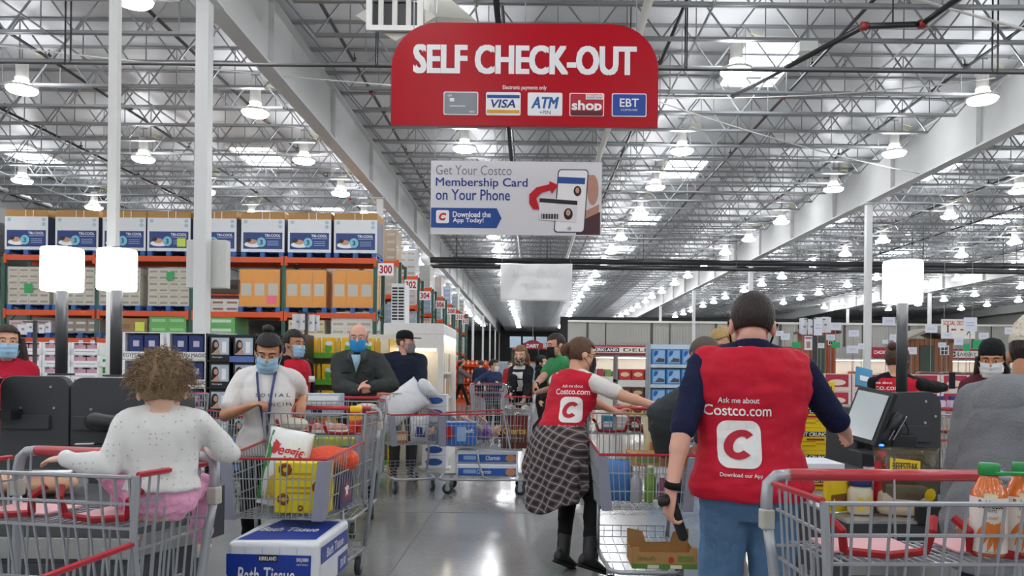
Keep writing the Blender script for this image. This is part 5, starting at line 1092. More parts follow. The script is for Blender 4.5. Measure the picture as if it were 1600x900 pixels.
t = thing('snack_packet', 'yellow packet with brown print beside the jar on the right counter', 'packet', (1.385, 3.46, .776), R(15)); pillow(.15,.19,.06).build('packet', mt('#efd024', .4), t, True); bagpatch([(-.05,.03),(.05,.03),(.05,.09),(-.05,.08)], .15,.19,.06, mt('#8a5a24', .5), t, 'brown_print')
t = thing('tissue_packet', 'small crumpled lilac packet between the jar and the bread', 'packet', (1.565, 3.5, .776)); pillow(.1,.2,.06).build('packet', mt('#d5c9da', .35, var=.3, ns=20, bump=.5, bs=30), t, True)
# clear packs in the far right cart
for i in range(4):
    t = put('clear_pack', 'clear fruit pack in the cart beyond the right kiosk, %s from its front' % ORD[i], 'food package', 'c10', .0, -.95+.2*i, .56, 0, 'clear fruit packs'); MB().bb(-.2,.2,-.08,.08,0,.14).build('fruit', mt(['#9a5a5a','#7a3a48','#b9b0a8','#5a2a38'][i], .4, var=.4, ns=25), t, bevel=.02); MB().bb(-.21,.21,-.09,.09,0.0,.2).build('clear_shell', glass(alpha=.2), t, bevel=.01)
# ------------------------------------------------------------------ people
def sstep(t): t = max(0, min(1, t)); return t*t*(3-2*t)
def ik(S, W, l1, l2, pole):
    d = W - S; L = d.length
    if L > (l1+l2)*.998: W = S + d*((l1+l2)*.998/L); d = W - S; L = d.length
    if L < abs(l1-l2)*1.1+.02: L = abs(l1-l2)*1.1+.02
    t = d.normalized(); a = (l1*l1 - l2*l2 + L*L)/(2*L); h = math.sqrt(max(0, l1*l1-a*a))
    p = pole - t*pole.dot(t); p = p.normalized() if p.length > 1e-5 else V((0,0,-1))
    return S + t*a + p*h, W
def bake(o, vox=.01, smooth=3, wr=None):
    r = o.modifiers.new('r', 'REMESH'); r.mode = 'VOXEL'; r.voxel_size = vox; r.use_smooth_shade = True
    if smooth: s = o.modifiers.new('s', 'SMOOTH'); s.factor = .5; s.iterations = smooth
    me = evald(o); me.name = o.name
    mats = list(o.data.materials); o.modifiers.clear(); old = o.data; o.data = me; bpy.data.meshes.remove(old)
    me.materials.clear(); 
    for m in mats: me.materials.append(m)
    n = len(me.vertices); co = np.empty(n*3, 'f'); me.vertices.foreach_get('co', co); co = co.reshape(-1, 3)
    if wr:
        amp, sc = wr; nn = np.empty(n*3, 'f'); me.vertices.foreach_get('normal', nn); nn = nn.reshape(-1, 3)
        dv = np.array([noise.noise((x*sc[0]+3*noise.noise((x*2.1, y*2.1, z*2.1)), y*sc[1], z*sc[2])) + .5*noise.noise((x*sc[0]*2.3+7, y*sc[1]*2.3, z*sc[2]*2.3+4*x)) for x, y, z in co.tolist()], 'f')
        co = co + nn*(amp*dv)[:, None]; me.vertices.foreach_set('co', co.ravel())
    me.polygons.foreach_set('use_smooth', [True]*len(me.polygons)); me.update()
    return o
SK = {'light': '#d9a588', 'tan': '#c08a68', 'pink': '#dca690', 'dark': '#7a4c36', 'pale': '#e3b79d'}
def skin(k): return mt(SK[k], .5, var=.08, ns=9, bump=.05, bs=220, sub=.12)
def cloth(c, var=.08, bump=.25, bs=160, rough=.85): return mt(c, rough, var=var, ns=7, bump=bump, bs=bs, spec=.25)
TR = [(.80,.10,.075,.012),(.86,.155,.105,.012),(.93,.172,.118,.012),(1.00,.16,.112,.008),(1.08,.142,.1,.0),(1.18,.15,.106,.0),(1.28,.17,.116,.004),(1.36,.178,.115,.008),(1.42,.165,.098,.012),(1.46,.115,.078,.016),(1.485,.07,.062,.016),(1.52,.058,.056,.012)]
TF = [(.80,.10,.075,.012),(.86,.165,.11,.014),(.93,.18,.122,.016),(1.00,.16,.11,.008),(1.08,.13,.092,.0),(1.18,.138,.1,-.004),(1.27,.155,.12,-.012),(1.34,.158,.112,-.004),(1.41,.145,.09,.012),(1.46,.1,.07,.016),(1.485,.062,.056,.016),(1.52,.052,.051,.012)]
class P: pass
def person(label, x, y, deg, H=1.75, z=0, lean=0, twist=0, side=0, head=(0,0,0), hands=(None,None), poles=(None,None), feet=(None,None), kpoles=(None,None), sk='light', bw=1.0, belly=0, fem=False, hs=1.1, vox=.01,
           top=None, bottom=None, shoes=None, mask=None, eyes=True, eyec='#2a1c16', brow='#2a1c16', curl=(.35,.35), M=None, palm=(None,None), hdir=(None,None), name='person', hide_legs=False, neck=.025, aw=1.0):
    g = P(); k = H/1.75; T = TF if fem else TR
    g.M = M if M is not None else Matrix.Translation((x, y, z)) @ Matrix.Rotation(R(deg), 4, 'Z'); Mi = g.M.inverted(); g.k = k; g.hs = hs
    def loc(w): return (Mi @ V(w))/k
    g.loc = loc
    pv = V((0, 0, .98))
    def rot(t): return (Matrix.Rotation(twist*t, 3, 'Z') @ Matrix.Rotation(side*t, 3, 'Y') @ Matrix.Rotation(lean*t, 3, 'X'))
    def sp(p):
        p = V(p); t = sstep((p.z-.92)/.3); return pv + rot(t) @ (p-pv)
    g.sp = sp; R1 = rot(1.0); g.R1 = R1
    Rh = R1 @ Euler((head[1], head[2], head[0])).to_matrix(); npv = sp((0, .015, 1.515-neck))
    def hd(p): p = V(p)*hs; return npv + Rh @ (p + V((0, -.02, .118*hs)))
    g.hd = hd; g.Rh = Rh
    Ws, Es, Ss, As, Ks, Hs = [], [], [], [], [], []
    for i, s in enumerate((1, -1)):
        S = sp((s*.172*bw*(.9 if fem else 1), .012, 1.405)); W = hands[i]
        if W is None: W = S + V((s*.07, -.06, -.53))
        else: W = loc(W)
        pole = V(poles[i]) if poles[i] is not None else V((s*.5, .8, -.35))
        if poles[i] is not None: pole = Mi.to_3x3() @ pole
        E, W = ik(S, W, .29, .255, pole); Ss.append(S); Es.append(E); Ws.append(W)
        h_ = V((s*.088, .012, .92)); A = loc(feet[i]) if feet[i] is not None else V((s*.105, .03, .085))
        kp = (Mi.to_3x3() @ V(kpoles[i])) if kpoles[i] is not None else V((s*.08, -1, 0))
        K, A = ik(h_, A, .43, .42, kp); Hs.append(h_); Ks.append(K); As.append(A)
    g.W, g.E, g.S, g.A, g.K, g.Hp = Ws, Es, Ss, As, Ks, Hs
    def rings(b, z0, z1, off=0, n=24, flare=0):
        zz = sorted(set([z0, z1] + [t[0] for t in T if z0 < t[0] < z1])); rs = []
        for z_ in zz:
            q = np.array([np.interp(z_, [t[0] for t in T], [t[j] for t in T]) for j in (1, 2, 3)])
            bl = belly*math.exp(-((z_-1.08)/.12)**2); fl = flare*max(0, (1.05-z_)/.25)
            w = bw if z_ < 1.44 else 1; c = sp((0, q[2]-bl*.5, z_)); t = sstep((z_-.92)/.3); m = rot(t)
            rs.append((c, m @ V((q[0]*w+off+fl, 0, 0)), m @ V((0, q[1]*(.6+.4*bw)+off+fl+bl*.5, 0))))
        b.loft(rs, n)
    def arm(b, i, off, f=2.0, r0=None):     # f: 0..1 upper arm, 1..2 forearm
        S, E, W = Ss[i], Es[i], Ws[i]; q = .9 if fem else 1.0; q *= (.55+.45*bw)*aw
        ra, rb_, rc, rd = .055*q+off, .046*q+off, .043*q+off, .028*q+off
        neck = sp(((1 if i == 0 else -1)*.06, .015, 1.455)); b.cap(neck, .04+off, S, .052*q+off)
        if f <= 0: return
        b.cap(S, ra, S.lerp(E, min(1, f)), ra+(rb_-ra)*min(1, f))
        if f > 1:
            b.cap(E, rc, E.lerp(E.lerp(W, .35), min(1, (f-1)*2)), rc+.001)
            b.cap(E, rc, E.lerp(W, f-1), rc+(rd-rc)*(f-1))
    g.arm = arm; g.rings = rings
    def hand(b, i):
        s = 1 if i == 0 else -1; W, E = Ws[i], Es[i]; d = (W-E).normalized()
        if hdir[i] is not None: d = (Mi.to_3x3() @ V(hdir[i])).normalized()
        pn = (Mi.to_3x3() @ V(palm[i])) if palm[i] is not None else V((-s, 0, -.3))
        pn = pn - d*pn.dot(d); pn = pn.normalized() if pn.length > 1e-4 else V((0,0,-1)); sd = d.cross(pn).normalized()*(-s)   # thumb side
        q = .92 if fem else 1.0
        b.loft([(W + d*t*q, sd*w*q, pn*th*q) for t, w, th in ((-.03,.026,.022),(0,.029,.021),(.03,.038,.019),(.07,.042,.016),(.095,.038,.013))], 14)
        for j, (o_, L) in enumerate(((.03,.072),(.01,.08),(-.01,.075),(-.029,.06))):
            p = W + d*.088*q + sd*o_*q; a = 0
            for m_, (fr, rr) in enumerate(((.45,.0092),(.32,.0085),(.23,.0076))):
                a += curl[i]*(.8 if m_ == 0 else 1.1); dd = (d*math.cos(a) + pn*math.sin(a)).normalized()
                q2 = p + dd*L*fr*1.05*q; b.cap(p, rr*q, q2, rr*.93*q, 8); p = q2
        p = W + d*.02*q + sd*.026*q; d1 = (sd*.75 + d*.65 + pn*.35).normalized(); p1 = p + d1*.042*q; d2 = (sd*.25 + d*.9 + pn*(.3+curl[i]*.4)).normalized(); p2 = p1 + d2*.032*q; p3 = p2 + (d2+pn*.15).normalized()*.024*q
        b.cap(p, .0135*q, p1, .0115*q, 8); b.cap(p1, .011*q, p2, .0095*q, 8); b.cap(p2, .0095*q, p3, .008*q, 8)
        g.hf = getattr(g, 'hf', {}); g.hf[i] = (W, d, pn, sd)
    def leg(b, i, off, f=2.0, cuff=0):
        h_, K, A = Hs[i], Ks[i], As[i]; q = .6+.4*bw
        b.cap(h_, .083*q+off, K if f >= 1 else h_.lerp(K, f), .058*q+off)
        if f > 1: b.cap(K, .056*q+off, K.lerp(A, min(1, f-1)), .04+off+cuff); b.cap(K.lerp(A, .12), .055*q+off, K.lerp(A, min(.45, f-1)), .052*q+off)
    g.leg = leg
    # skin body
    b = MB(); rings(b, .80, 1.52, -.004)
    for i in (0, 1): arm(b, i, 0); hand(b, i)
    if not hide_legs:
        for i in (0, 1): leg(b, i, -.006)
    b.cap(sp((0, .016, 1.44)), .055 if not fem else .048, hd((0, .035, -.05)), .053*hs**.5 if not fem else .046*hs**.5)
    hm = lambda c, r: b.ell(hd(c), tuple(v*hs for v in r), rot=Rh, nu=20, nv=14)
    hm((0,.012,.03), (.075,.094,.092)); hm((0,-.026,-.035), (.06,.066,.078)); hm((0,-.06,-.088), (.03,.024,.022)); hm((0,-.072,.026), (.052,.022,.016)); hm((0,-.088,-.064), (.026,.011,.011)); 
    for s in (-1, 1): hm((s*.076,.014,-.012), (.011,.024,.034)); hm((s*.036,-.07,-.028), (.024,.02,.022))
    b.cap(hd((0,-.088,.008)), .009*hs, hd((0,-.108,-.026)), .0145*hs, 8)
    for v in range(len(b.v)): b.v[v] = tuple(V(b.v[v])*k)
    o = b.build(name, skin(sk)); o.matrix_world = g.M; tag(o, label, 'person'); bake(o, vox, 2); g.o = o; g.vox = vox
    def part(nm, mb, m, remesh=True, wr=None, sm=3, vx=None, smooth=True):
        mb.v = [tuple(V(p)*k) for p in mb.v]; q = mb.build(nm, m, o, smooth)
        if remesh: bake(q, vx or vox*1.25, sm, wr)
        return q
    g.part = part
    if eyes:
        for s in (-1, 1):
            e = MB(); e.ell(hd((s*.031,-.0845,.006)), tuple(v*hs for v in (.0118,.0075,.0058)), rot=Rh); eo = part('eye', e, mt('#e8e4df', .3), False)
            e = MB(); e.ell(hd((s*.031,-.0905,.005)), tuple(v*hs for v in (.0058,.0035,.0056)), rot=Rh); e.v = [tuple(V(p)*k) for p in e.v]; e.build('iris', mt(eyec, .2), eo, True)
            e = MB(); e.tube([hd((s*.013,-.0925,.026)), hd((s*.032,-.0925,.032)), hd((s*.052,-.079,.026))], .003*hs, 6); part('eyebrow', e, mt(brow, .8), False)
            e = MB(); e.ell(hd((s*.031,-.0838,.0115)), tuple(v*hs for v in (.0145,.0105,.0062)), rot=Rh); part('eyelid', e, skin(sk), False)
    if top: 
        c = top; off = c.get('off', .012); b = MB(); rings(b, c.get('hem', .86), c.get('neck', 1.47), off, flare=c.get('flare', .01))
        for i in (0, 1): arm(b, i, off, c.get('sleeve', .62))
        g.top = part(c.get('name', 'shirt'), b, c['m'], True, c.get('wr', (.006, (9, 9, 16))))
        if c.get('collar'):
            b = MB(); b.loft([(sp((0,.016,1.455)), R1 @ V((.075,0,0)), R1 @ V((0,.072,0))), (sp((0,.02,1.51)), R1 @ V((.068,0,0)), R1 @ V((0,.066,0)))], 20); part('collar', b, c['collar'], True, None, 1, .008)
    if bottom:
        c = bottom; off = c.get('off', .014); b = MB(); rings(b, .80, c.get('waist', 1.03), off)
        for i in (0, 1): leg(b, i, off, c.get('f', 1.93), c.get('cuff', .012))
        g.bottom = part(c.get('name', 'trousers'), b, c['m'], True, c.get('wr', (.007, (8, 8, 14))))
    if shoes:
        for i in (0, 1):
            A = As[i]; K = Ks[i]; up = (K-A).normalized(); fw = V((.0 + (.12 if i == 0 else -.12), -1, 0)); fw = fw - up*fw.dot(up)*.95; fw = fw.normalized(); sd = fw.cross(V((0,0,1)) if abs(fw.z) < .9 else V((1,0,0))).normalized(); upv = sd.cross(fw)
            b = MB(); Z = upv
            b.loft([(A + fw*t + Z*zc, sd*w, Z*h_) for t, zc, w, h_ in ((-.075,-.045,.015,.02),(-.065,-.04,.032,.042),(-.02,-.035,.038,.05),(.04,-.04,.04,.043),(.1,-.052,.046,.03),(.15,-.058,.042,.023),(.185,-.062,.022,.014))], 16)
            if shoes.get('boot'): b.cap(A + up*.12, .052, A - up*.02, .05)
            so = part('boot' if shoes.get('boot') else 'shoe', b, shoes['m'], True, None, 2, .008)
            if shoes.get('sole'): b = MB(); b.loft([(A + fw*t - Z*.083, sd*w, Z*.012) for t, w in ((-.078,.02),(-.06,.036),(.04,.04),(.1,.047),(.15,.044),(.19,.02))], 12); b.v = [tuple(V(p)*k) for p in b.v]; b.build('sole', shoes['sole'], so, True)
    if mask:
        b = MB(); nu, nv = 18, 12; vs_, fs = [], []
        for i in range(nv+1):
            for j in range(nu+1):
                a = -1.25 + 2.5*j/nu; f = i/nv; zz = lerp(-.118, -.008, f); bul = 1 + .10*math.sin(PI*f)
                w = .066*(1-.22*(1-f)**2); pro = .062*bul*(1 + .16*math.exp(-(a/.35)**2)*math.exp(-((f-.75)/.3)**2)) + (-.012 if f < .12 else 0)
                vs_.append(hd((w*math.sin(a)*1.02, -.038 - pro*math.cos(a) - (.004*math.sin(f*6*PI) if mask.get('pleat') else 0), zz)))
        for i in range(nv):
            for j in range(nu): a_ = i*(nu+1)+j; fs.append((a_, a_+1, a_+nu+2, a_+nu+1))
        b.add(vs_, fs); q = part('face_mask', b, mask['m'], False); so = q.modifiers.new('s', 'SOLIDIFY'); so.thickness = .004*k; so.offset = 1
        for s in (-1, 1):
            for z0 in (-.015, -.1):
                e = MB(); e.tube([hd((s*.062,-.055,z0)), hd((s*.076,-.015,(z0-.012)/2)), hd((s*.083,.02,-.012 + (z0+.055)*.5))], .0022*hs, 5); e.v = [tuple(V(p)*k) for p in e.v]; e.build('ear_loop', mask['m'], q)
    return g
def hair_cap(g, m, inf=.008, zh=.072, nape=-.05, ys=.012, front=-.06, top=True, amp=.004, name='hair', part_bald=None, sc=60):
    nu, nv = 56, 36; vs_, P_ = [], []
    for i in range(nv+1):
        a = -PI/2 + PI*i/nv
        for j in range(nu):
            q = 2*PI*j/nu; n_ = noise.noise((math.cos(q)*math.cos(a)*sc*.1, math.sin(q)*math.cos(a)*sc*.1, math.sin(a)*sc*.1))*amp
            rr = (.075+inf+n_, .094+inf+n_, .092+inf+n_); p = V((rr[0]*math.cos(a)*math.cos(q), .012+rr[1]*math.cos(a)*math.sin(q), .03+rr[2]*math.sin(a))); P_.append(p)
    fs = []
    def ok(p):
        if part_bald and part_bald(p): return False
        if p.z > zh + .25*max(0, -p.y-.06) and p.y < ys: return top
        if p.y < ys - (p.z-.03)*.5*(1 if p.z > .03 else 0) and p.z <= zh: return (abs(p.x) > .05 and p.z > -.0 and p.y > front*.3)
        return p.z > nape
    for i in range(nv):
        for j in range(nu):
            f = (i*nu+j, i*nu+(j+1) % nu, (i+1)*nu+(j+1) % nu, (i+1)*nu+j); c = sum((P_[v] for v in f), V())/4
            if ok(c): fs.append(f)
    usedv = sorted(set(v for f in fs for v in f)); ix = {v: i for i, v in enumerate(usedv)}
    b = MB().add([g.hd(P_[v]) for v in usedv], [tuple(ix[v] for v in f) for f in fs]); o = g.part(name, b, m, False); s = o.modifiers.new('s', 'SOLIDIFY'); s.thickness = .01*g.k; s.offset = -1
    return o
def hairm(c): return mt(c, .55, var=.35, ns=40, bump=.5, bs=90, stretch=(1,1,.25), spec=.4)
def strands(g, m, items, name='hair_locks', n=8, remesh=False):      # items: lists of head-space points with radii
    b = MB()
    for pts, rs in items: b.tube([g.hd(p) for p in pts], [r*g.hs for r in rs], n)
    return g.part(name, b, m, remesh, None, 2)
def stamp(parent, target, geo, centre, right, viewdir, m, name='print', off=.004, grid=False):
    # geo: (verts (x,0,z), faces); laid on the target's surface by casting along viewdir
    tm = target.matrix_world; inv = tm.inverted(); me = target.data
    if not hasattr(target, '_'): pass
    key = target.name
    if key not in BV: BV[key] = BVHTree.FromPolygons([v.co.copy() for v in me.vertices], [tuple(p.vertices) for p in me.polygons])
    bv = BV[key]; d = (inv.to_3x3() @ V(viewdir)).normalized(); r = V(right).normalized(); u = V((0,0,1)); out = []; last = None
    for x, _, z in geo[0]:
        w = V(centre) + r*x + u*z; p = inv @ w - d*1.0; h = bv.ray_cast(p, d)
        if h[0] is None: q = inv @ w if last is None else last
        else: q = h[0] - d*off
        last = q; out.append(q)
    mo = bpy.data.meshes.new(name); mo.from_pydata(out, [], geo[1]); mo.materials.append(m)
    o = bpy.data.objects.new(name, mo); COL.objects.link(o); o.parent = target; return o
BV = {}
def sub_geo(poly, cuts=4):
    bm = bmesh.new(); vv = [bm.verts.new((x, 0, z)) for x, z in poly]; bm.faces.new(vv); bmesh.ops.triangulate(bm, faces=bm.faces[:]); bmesh.ops.subdivide_edges(bm, edges=bm.edges[:], cuts=cuts, use_grid_fill=True)
    bm.verts.index_update(); r = ([tuple(v.co) for v in bm.verts], [tuple(v.index for v in f.verts) for f in bm.faces]); bm.free(); return r
def cee(r, w=.46):       # a slanted capital C outline
    o, i_ = [], []
    for a in np.linspace(R(42), R(318), 22): o.append((r*math.cos(a)+.18*r*math.sin(a), r*math.sin(a))); i_.append(((r*(1-w*1.25))*math.cos(a)+.18*r*math.sin(a), (r*(1-w))*math.sin(a)))
    vs_ = [(x, 0, z) for x, z in o] + [(x, 0, z) for x, z in i_]; n = len(o); return vs_, [(i, i+1, n+i+1, n+i) for i in range(n-1)]
def vest_print(g, vest, centre, right, vd, s):
    W = mt('#f1efec', .7, var=.02); VR = vest.data.materials[0]
    stamp(g.o, vest, text_mesh('Ask me about', .15*s, .022*s, .008), V(centre)+V((0,0,.125*s)), right, vd, W, 'lettering')
    stamp(g.o, vest, text_mesh('Costco.com', .245*s, .042*s, .012), V(centre)+V((0,0,.085*s)), right, vd, W, 'lettering')
    stamp(g.o, vest, sub_geo(rrect(-.08*s, .08*s, -.14*s, .045*s, .04*s, 6), 5), V(centre)+V((0,0,0)), right, vd, W, 'app_logo', .004)
    stamp(g.o, vest, cee(.058*s), V(centre)+V((0,0,-.048*s)), right, vd, mt('#b81830', .7), 'app_logo_letter', .0075)
    stamp(g.o, vest, text_mesh('Download our App', .155*s, .02*s, .008), V(centre)+V((0,0,-.168*s)), right, vd, W, 'lettering')
MASKB = dict(m=mt('#9fc8e2', .8, var=.05), pleat=True); MASKK = dict(m=mt('#17171a', .85)); MASKW = dict(m=mt('#e3e4e4', .8), pleat=True)
VEST = lambda: mt('#c3122e', .72, var=.06, ns=6, bump=.12, bs=40, spec=.3)
JEANS = mt('#5c7d9f', .85, var=.28, ns=5, bump=.3, bs=240, spec=.2); BLK = cloth('#17171a'); BSHOE = dict(m=mt('#18181a', .55), sole=mt('#2a2a2c', .7)); WSHOE = dict(m=mt('#d9d6d0', .6), sole=LETW)
def vest(g, hem=.86, off=.03, m=None, wr=(.009, (7, 7, 13))):
    b = MB(); g.rings(b, hem, 1.465, off, flare=.008)
    for i in (0, 1):
        s = 1 if i == 0 else -1; n_ = g.sp((s*.07,.015,1.43)); b.cap(n_, .036+off*.55, n_.lerp(g.S[i], .82), .05+off*.55)
    return g.part('vest', b, m or VEST(), True, wr)
# 1 --- employee in red vest, back to the camera
VB = 3.1
g = person('man in a red vest and jeans seen from behind, holding a black scanner', .885, 3.1, 176, H=1.775, lean=.14, side=-.03, neck=.06, head=(-.12,.12,-.03), sk='pink', bw=1.12, aw=.86, vox=.0065,
    hands=(at(1040, 805, 2.93), at(1322, 676, 3.42)), poles=((-1.0, -.15, -.1), (.5, -.5, -1)), palm=((1,.2,.2), None), curl=(.75,.4), hdir=((-.12,.1,-1), None),
    top=dict(m=cloth('#1b2140'), sleeve=.98, off=.013, hem=.9, collar=cloth('#1b2140')), bottom=dict(m=JEANS, off=.022, cuff=.03, waist=1.02), shoes=BSHOE, eyes=True)
hair_cap(g, hairm('#2c221d'), .006, .07, -.035, .03, amp=.001)
vs1 = vest(g, .885, .046)
vest_print(g, vs1, at(1158, 676, 2.95), (1, 0, 0), (0, 1, 0), .98)
b = MB(); 
for s in (-1, 1): b.tube([g.hd((s*.07,-.04,-.06)), g.hd((s*.08,.0,-.03)), g.hd((s*.088,.03,.0))], .004, 6)
g.part('ear_loops', b, BLK, False)
b = MB(); W, d, pn, sd = g.hf[0]; b.loft([(W-d*.035, sd*.036, pn*.03), (W-d*.012, sd*.036, pn*.03)], 20); g.part('watch_band', b, BLK, False)
for s in (-1, 1): b = MB(); b.prism([(s*.05,0),(s*.14,0.01),(s*.14,-.12),(s*.095,-.15),(s*.05,-.12)], 0, .004); geo = sub_geo([(s*.03,.0),(s*.13,.01),(s*.13,-.12),(s*.08,-.15),(s*.03,-.12)], 4); stamp(g.o, g.bottom, geo, at(1175+s*6, 815, 2.98), (1,0,0), (0,1,0), mt('#547596', .85, var=.25, ns=6), 'back_pocket', .003)
wp = g.M @ (W*g.k); dw = (g.M.to_3x3() @ d).normalized(); pw_ = (g.M.to_3x3() @ pn).normalized()
t = thing('hand_scanner', 'black handheld scanner in the left hand of the man in jeans', 'scanner', wp + dw*.085 + pw_*.028); 
b = MB(); b.cap((.0,.0,-.1), .02, (0,0,.06), .022); b.cap((0,0,.06), .026, (-.045,-.03,.075), .022); b.build('scanner_body', BLACK, t, True); MB().box((-.062,-.045,.076),(.012,.012,.03), rz=.6).build('scan_window', mt('#b8bcc0', .2), t); t.rotation_euler = (R(8), R(-20), 0)
# 2 --- woman employee with a plaid shirt tied round her waist
g = person('woman in a red vest with a plaid shirt tied round her waist, pointing', .21, 5.42, 140, H=1.68, lean=.42, head=(-.5,-.1,0), sk='light', fem=True, bw=1.08, vox=.008,
    hands=(at(985, 655, 5.75), at(1040, 640, 5.15)), poles=((.2,1,-1), (0,-.6,-1)), palm=(None, (0,0,-1)), curl=(.3,.2), feet=(at(880, 862, 5.35), at(921, 868, 5.15)),
    top=dict(m=cloth('#dedad3'), sleeve=.7, off=.016, hem=.95), bottom=dict(m=BLK, off=.008, cuff=.0), shoes=dict(m=mt('#17171a', .5), sole=mt('#101012', .7), boot=True), mask=MASKK, brow='#4a3222')
hm_ = hairm('#5a3d28'); hair_cap(g, hm_, .012, .07, -.05, .02, amp=.004)
b = MB(); b.ell(g.hd((0,.115,.03)), (.035,.03,.035)); b.ell(g.hd((0,.14,.0)), (.03,.03,.045)); g.part('hair_bun', b, hm_, False)
b = MB()
for s in (-1, 1): b.tube([g.hd((s*.031+.022*math.cos(a),-.102,.004+.017*math.sin(a))) for a in np.linspace(0, 2*PI, 12)[:-1]], .0018, 5, closed=True); b.tube([g.hd((s*.053,-.1,.008)), g.hd((s*.078,-.02,.008)), g.hd((s*.08,.02,.0))], .0018, 5)
g.part('eyeglasses', b, mt('#9a8a80', .3, .5), False)
vs2 = vest(g, .90, .034); R_ = Matrix.Rotation(R(0), 3, 'Z')
vest_print(g, vs2, at(886, 628, 5.2), (.93, -.2, .0), (.25, 1, -.1), .98)
def plaid():
    m = bpy.data.materials.new('plaid_flannel'); m.use_nodes = True; N = m.node_tree.nodes; L = m.node_tree.links; bs = N['Principled BSDF']; bs.inputs['Roughness'].default_value = .9; bs.inputs['Specular IOR Level'].default_value = .2
    tc = N.new('ShaderNodeTexCoord'); mp = N.new('ShaderNodeMapping'); mp.inputs['Rotation'].default_value = (.0, .35, .3); L.new(tc.outputs['Object'], mp.inputs[0])
    cur = None
    for ax, sc, col, wdt in (('X', 6.2, (.13,.095,.095,1), .45), ('Z', 6.2, (.13,.095,.095,1), .45), ('X', 6.2, (.5,.47,.45,1), .94), ('Z', 6.2, (.5,.47,.45,1), .94)):
        w = N.new('ShaderNodeTexWave'); w.wave_type = 'BANDS'; w.bands_direction = ax; w.inputs['Scale'].default_value = sc; w.inputs['Distortion'].default_value = .25; w.inputs['Detail'].default_value = 0; L.new(mp.outputs[0], w.inputs[0])
        r = N.new('ShaderNodeValToRGB'); r.color_ramp.elements[0].position = wdt; r.color_ramp.elements[1].position = wdt+.06; r.color_ramp.elements[1].color = (.6,.6,.6,1); L.new(w.outputs['Fac'], r.inputs[0])
        mx = N.new('ShaderNodeMix'); mx.data_type = 'RGBA'; mx.inputs[7].default_value = col; L.new(r.outputs[0], mx.inputs[0])
        if cur is None: mx.inputs[6].default_value = (.035,.03,.032,1)
        else: L.new(cur, mx.inputs[6])
        cur = mx.outputs[2]
    L.new(cur, bs.inputs['Base Color']); return m
b = MB(); nu = 60; prof = [(1.06,-.015),(1.0,-.008),(.93,.0),(.85,.012),(.76,.022),(.68,.03),(.62,.035)]; vs_, fs = [], []
for i, (z_, ex) in enumerate(prof):
    for j in range(nu):
        a = 2*PI*j/nu; hem = 0
        if i >= 3: hem = (i-2)/4*(.09*math.sin(a+2.6)+.10*math.sin(2*a+.6)+.07*math.sin(3*a+1.0)-.02)
        q = np.array([np.interp(max(z_, .86), [t[0] for t in TF], [t[k_] for t in TF]) for k_ in (1, 2, 3)])
        w_ = 1 + (.6*math.sin(9*a+z_*4)+.5*math.sin(5*a+1))*min(1, i/3); c = g.sp((0, q[2], z_))
        if z_ < .95: c = V((0, .015+(.95-z_)*.12, z_))
        vs_.append(c + V(((q[0]*1.08+.05+ex*w_)*math.cos(a), (q[1]*1.08+.05+ex*w_)*math.sin(a), hem)))
for i in range(len(prof)-1):
    for j in range(nu):
        if 40 <= j <= 50 and i >= 1: continue
        fs.append((i*nu+j, i*nu+(j+1) % nu, (i+1)*nu+(j+1) % nu, (i+1)*nu+j))
b.add(vs_, fs); o = g.part('plaid_shirt', b, plaid(), False); s_ = o.modifiers.new('s', 'SOLIDIFY'); s_.thickness = .006; sd_ = o.modifiers.new('d', 'SUBSURF'); sd_.levels = 1; sd_.render_levels = 1
# 3 --- woman in a white T-shirt
g = person('woman in a white T-shirt with lanyard and blue mask beside the full cart', -1.78, 5.2, 12, H=1.64, lean=.06, head=(.05,.34,.05), sk='tan', fem=True, bw=1.1, vox=.007, brow='#1a1210',
    hands=(at(472, 626, 5.24), at(392, 634, 4.95)), poles=((.15,1,-.8), (-1,.2,-.8)), palm=((0,0,-1), (.6,0,-.5)), curl=(.6,.9), hdir=((.1,-.6,-.5), (.9,-.2,.25)),
    top=dict(m=cloth('#e6e4e0', .03, .15), sleeve=.72, off=.022, hem=.86, flare=.02, wr=(.008, (8,8,10))), bottom=dict(m=BLK, off=.012), shoes=BSHOE, mask=MASKB)
hm_ = hairm('#191310'); hair_cap(g, hm_, .010, .066, -.04, .015, amp=.002)
b = MB(); b.ell(g.hd((-.01,.06,.135)), (.042,.042,.034)); g.part('hair_bun', b, hm_, False)
stamp(g.o, g.top, text_mesh('S O C I A L', .2, .024, .004), at(420, 618, 5.0), (1,.15,0), (0,1,0), LETK, 'lettering'); stamp(g.o, g.top, text_mesh('D I S T A N C I N G', .26, .024, .004), at(420, 633, 5.0), (1,.15,0), (0,1,0), LETK, 'lettering')
def on_front(g, x, z, off=.02):
    tg = g.top; key = tg.name
    if key not in BV: BV[key] = BVHTree.FromPolygons([v.co.copy() for v in tg.data.vertices], [tuple(p.vertices) for p in tg.data.polygons])
    h = BV[key].ray_cast(V((x, -1, z))*g.k, V((0,1,0))); return (h[0]/g.k + V((0,-off,0))) if h[0] is not None else V((x,-.16,z))
b = MB(); pts = [g.sp((.07,.02,1.49))] + [on_front(g, .06-.05*f, 1.44-.42*f) for f in np.linspace(0, 1, 9)]; b.tube(pts, .009, 6); pts = [g.sp((-.07,.02,1.49))] + [on_front(g, -.06+.06*f, 1.44-.42*f) for f in np.linspace(0, 1, 9)]; b.tube(pts, .009, 6); g.part('lanyard', b, mt('#3d4a78', .7, var=.3, ns=90), False)
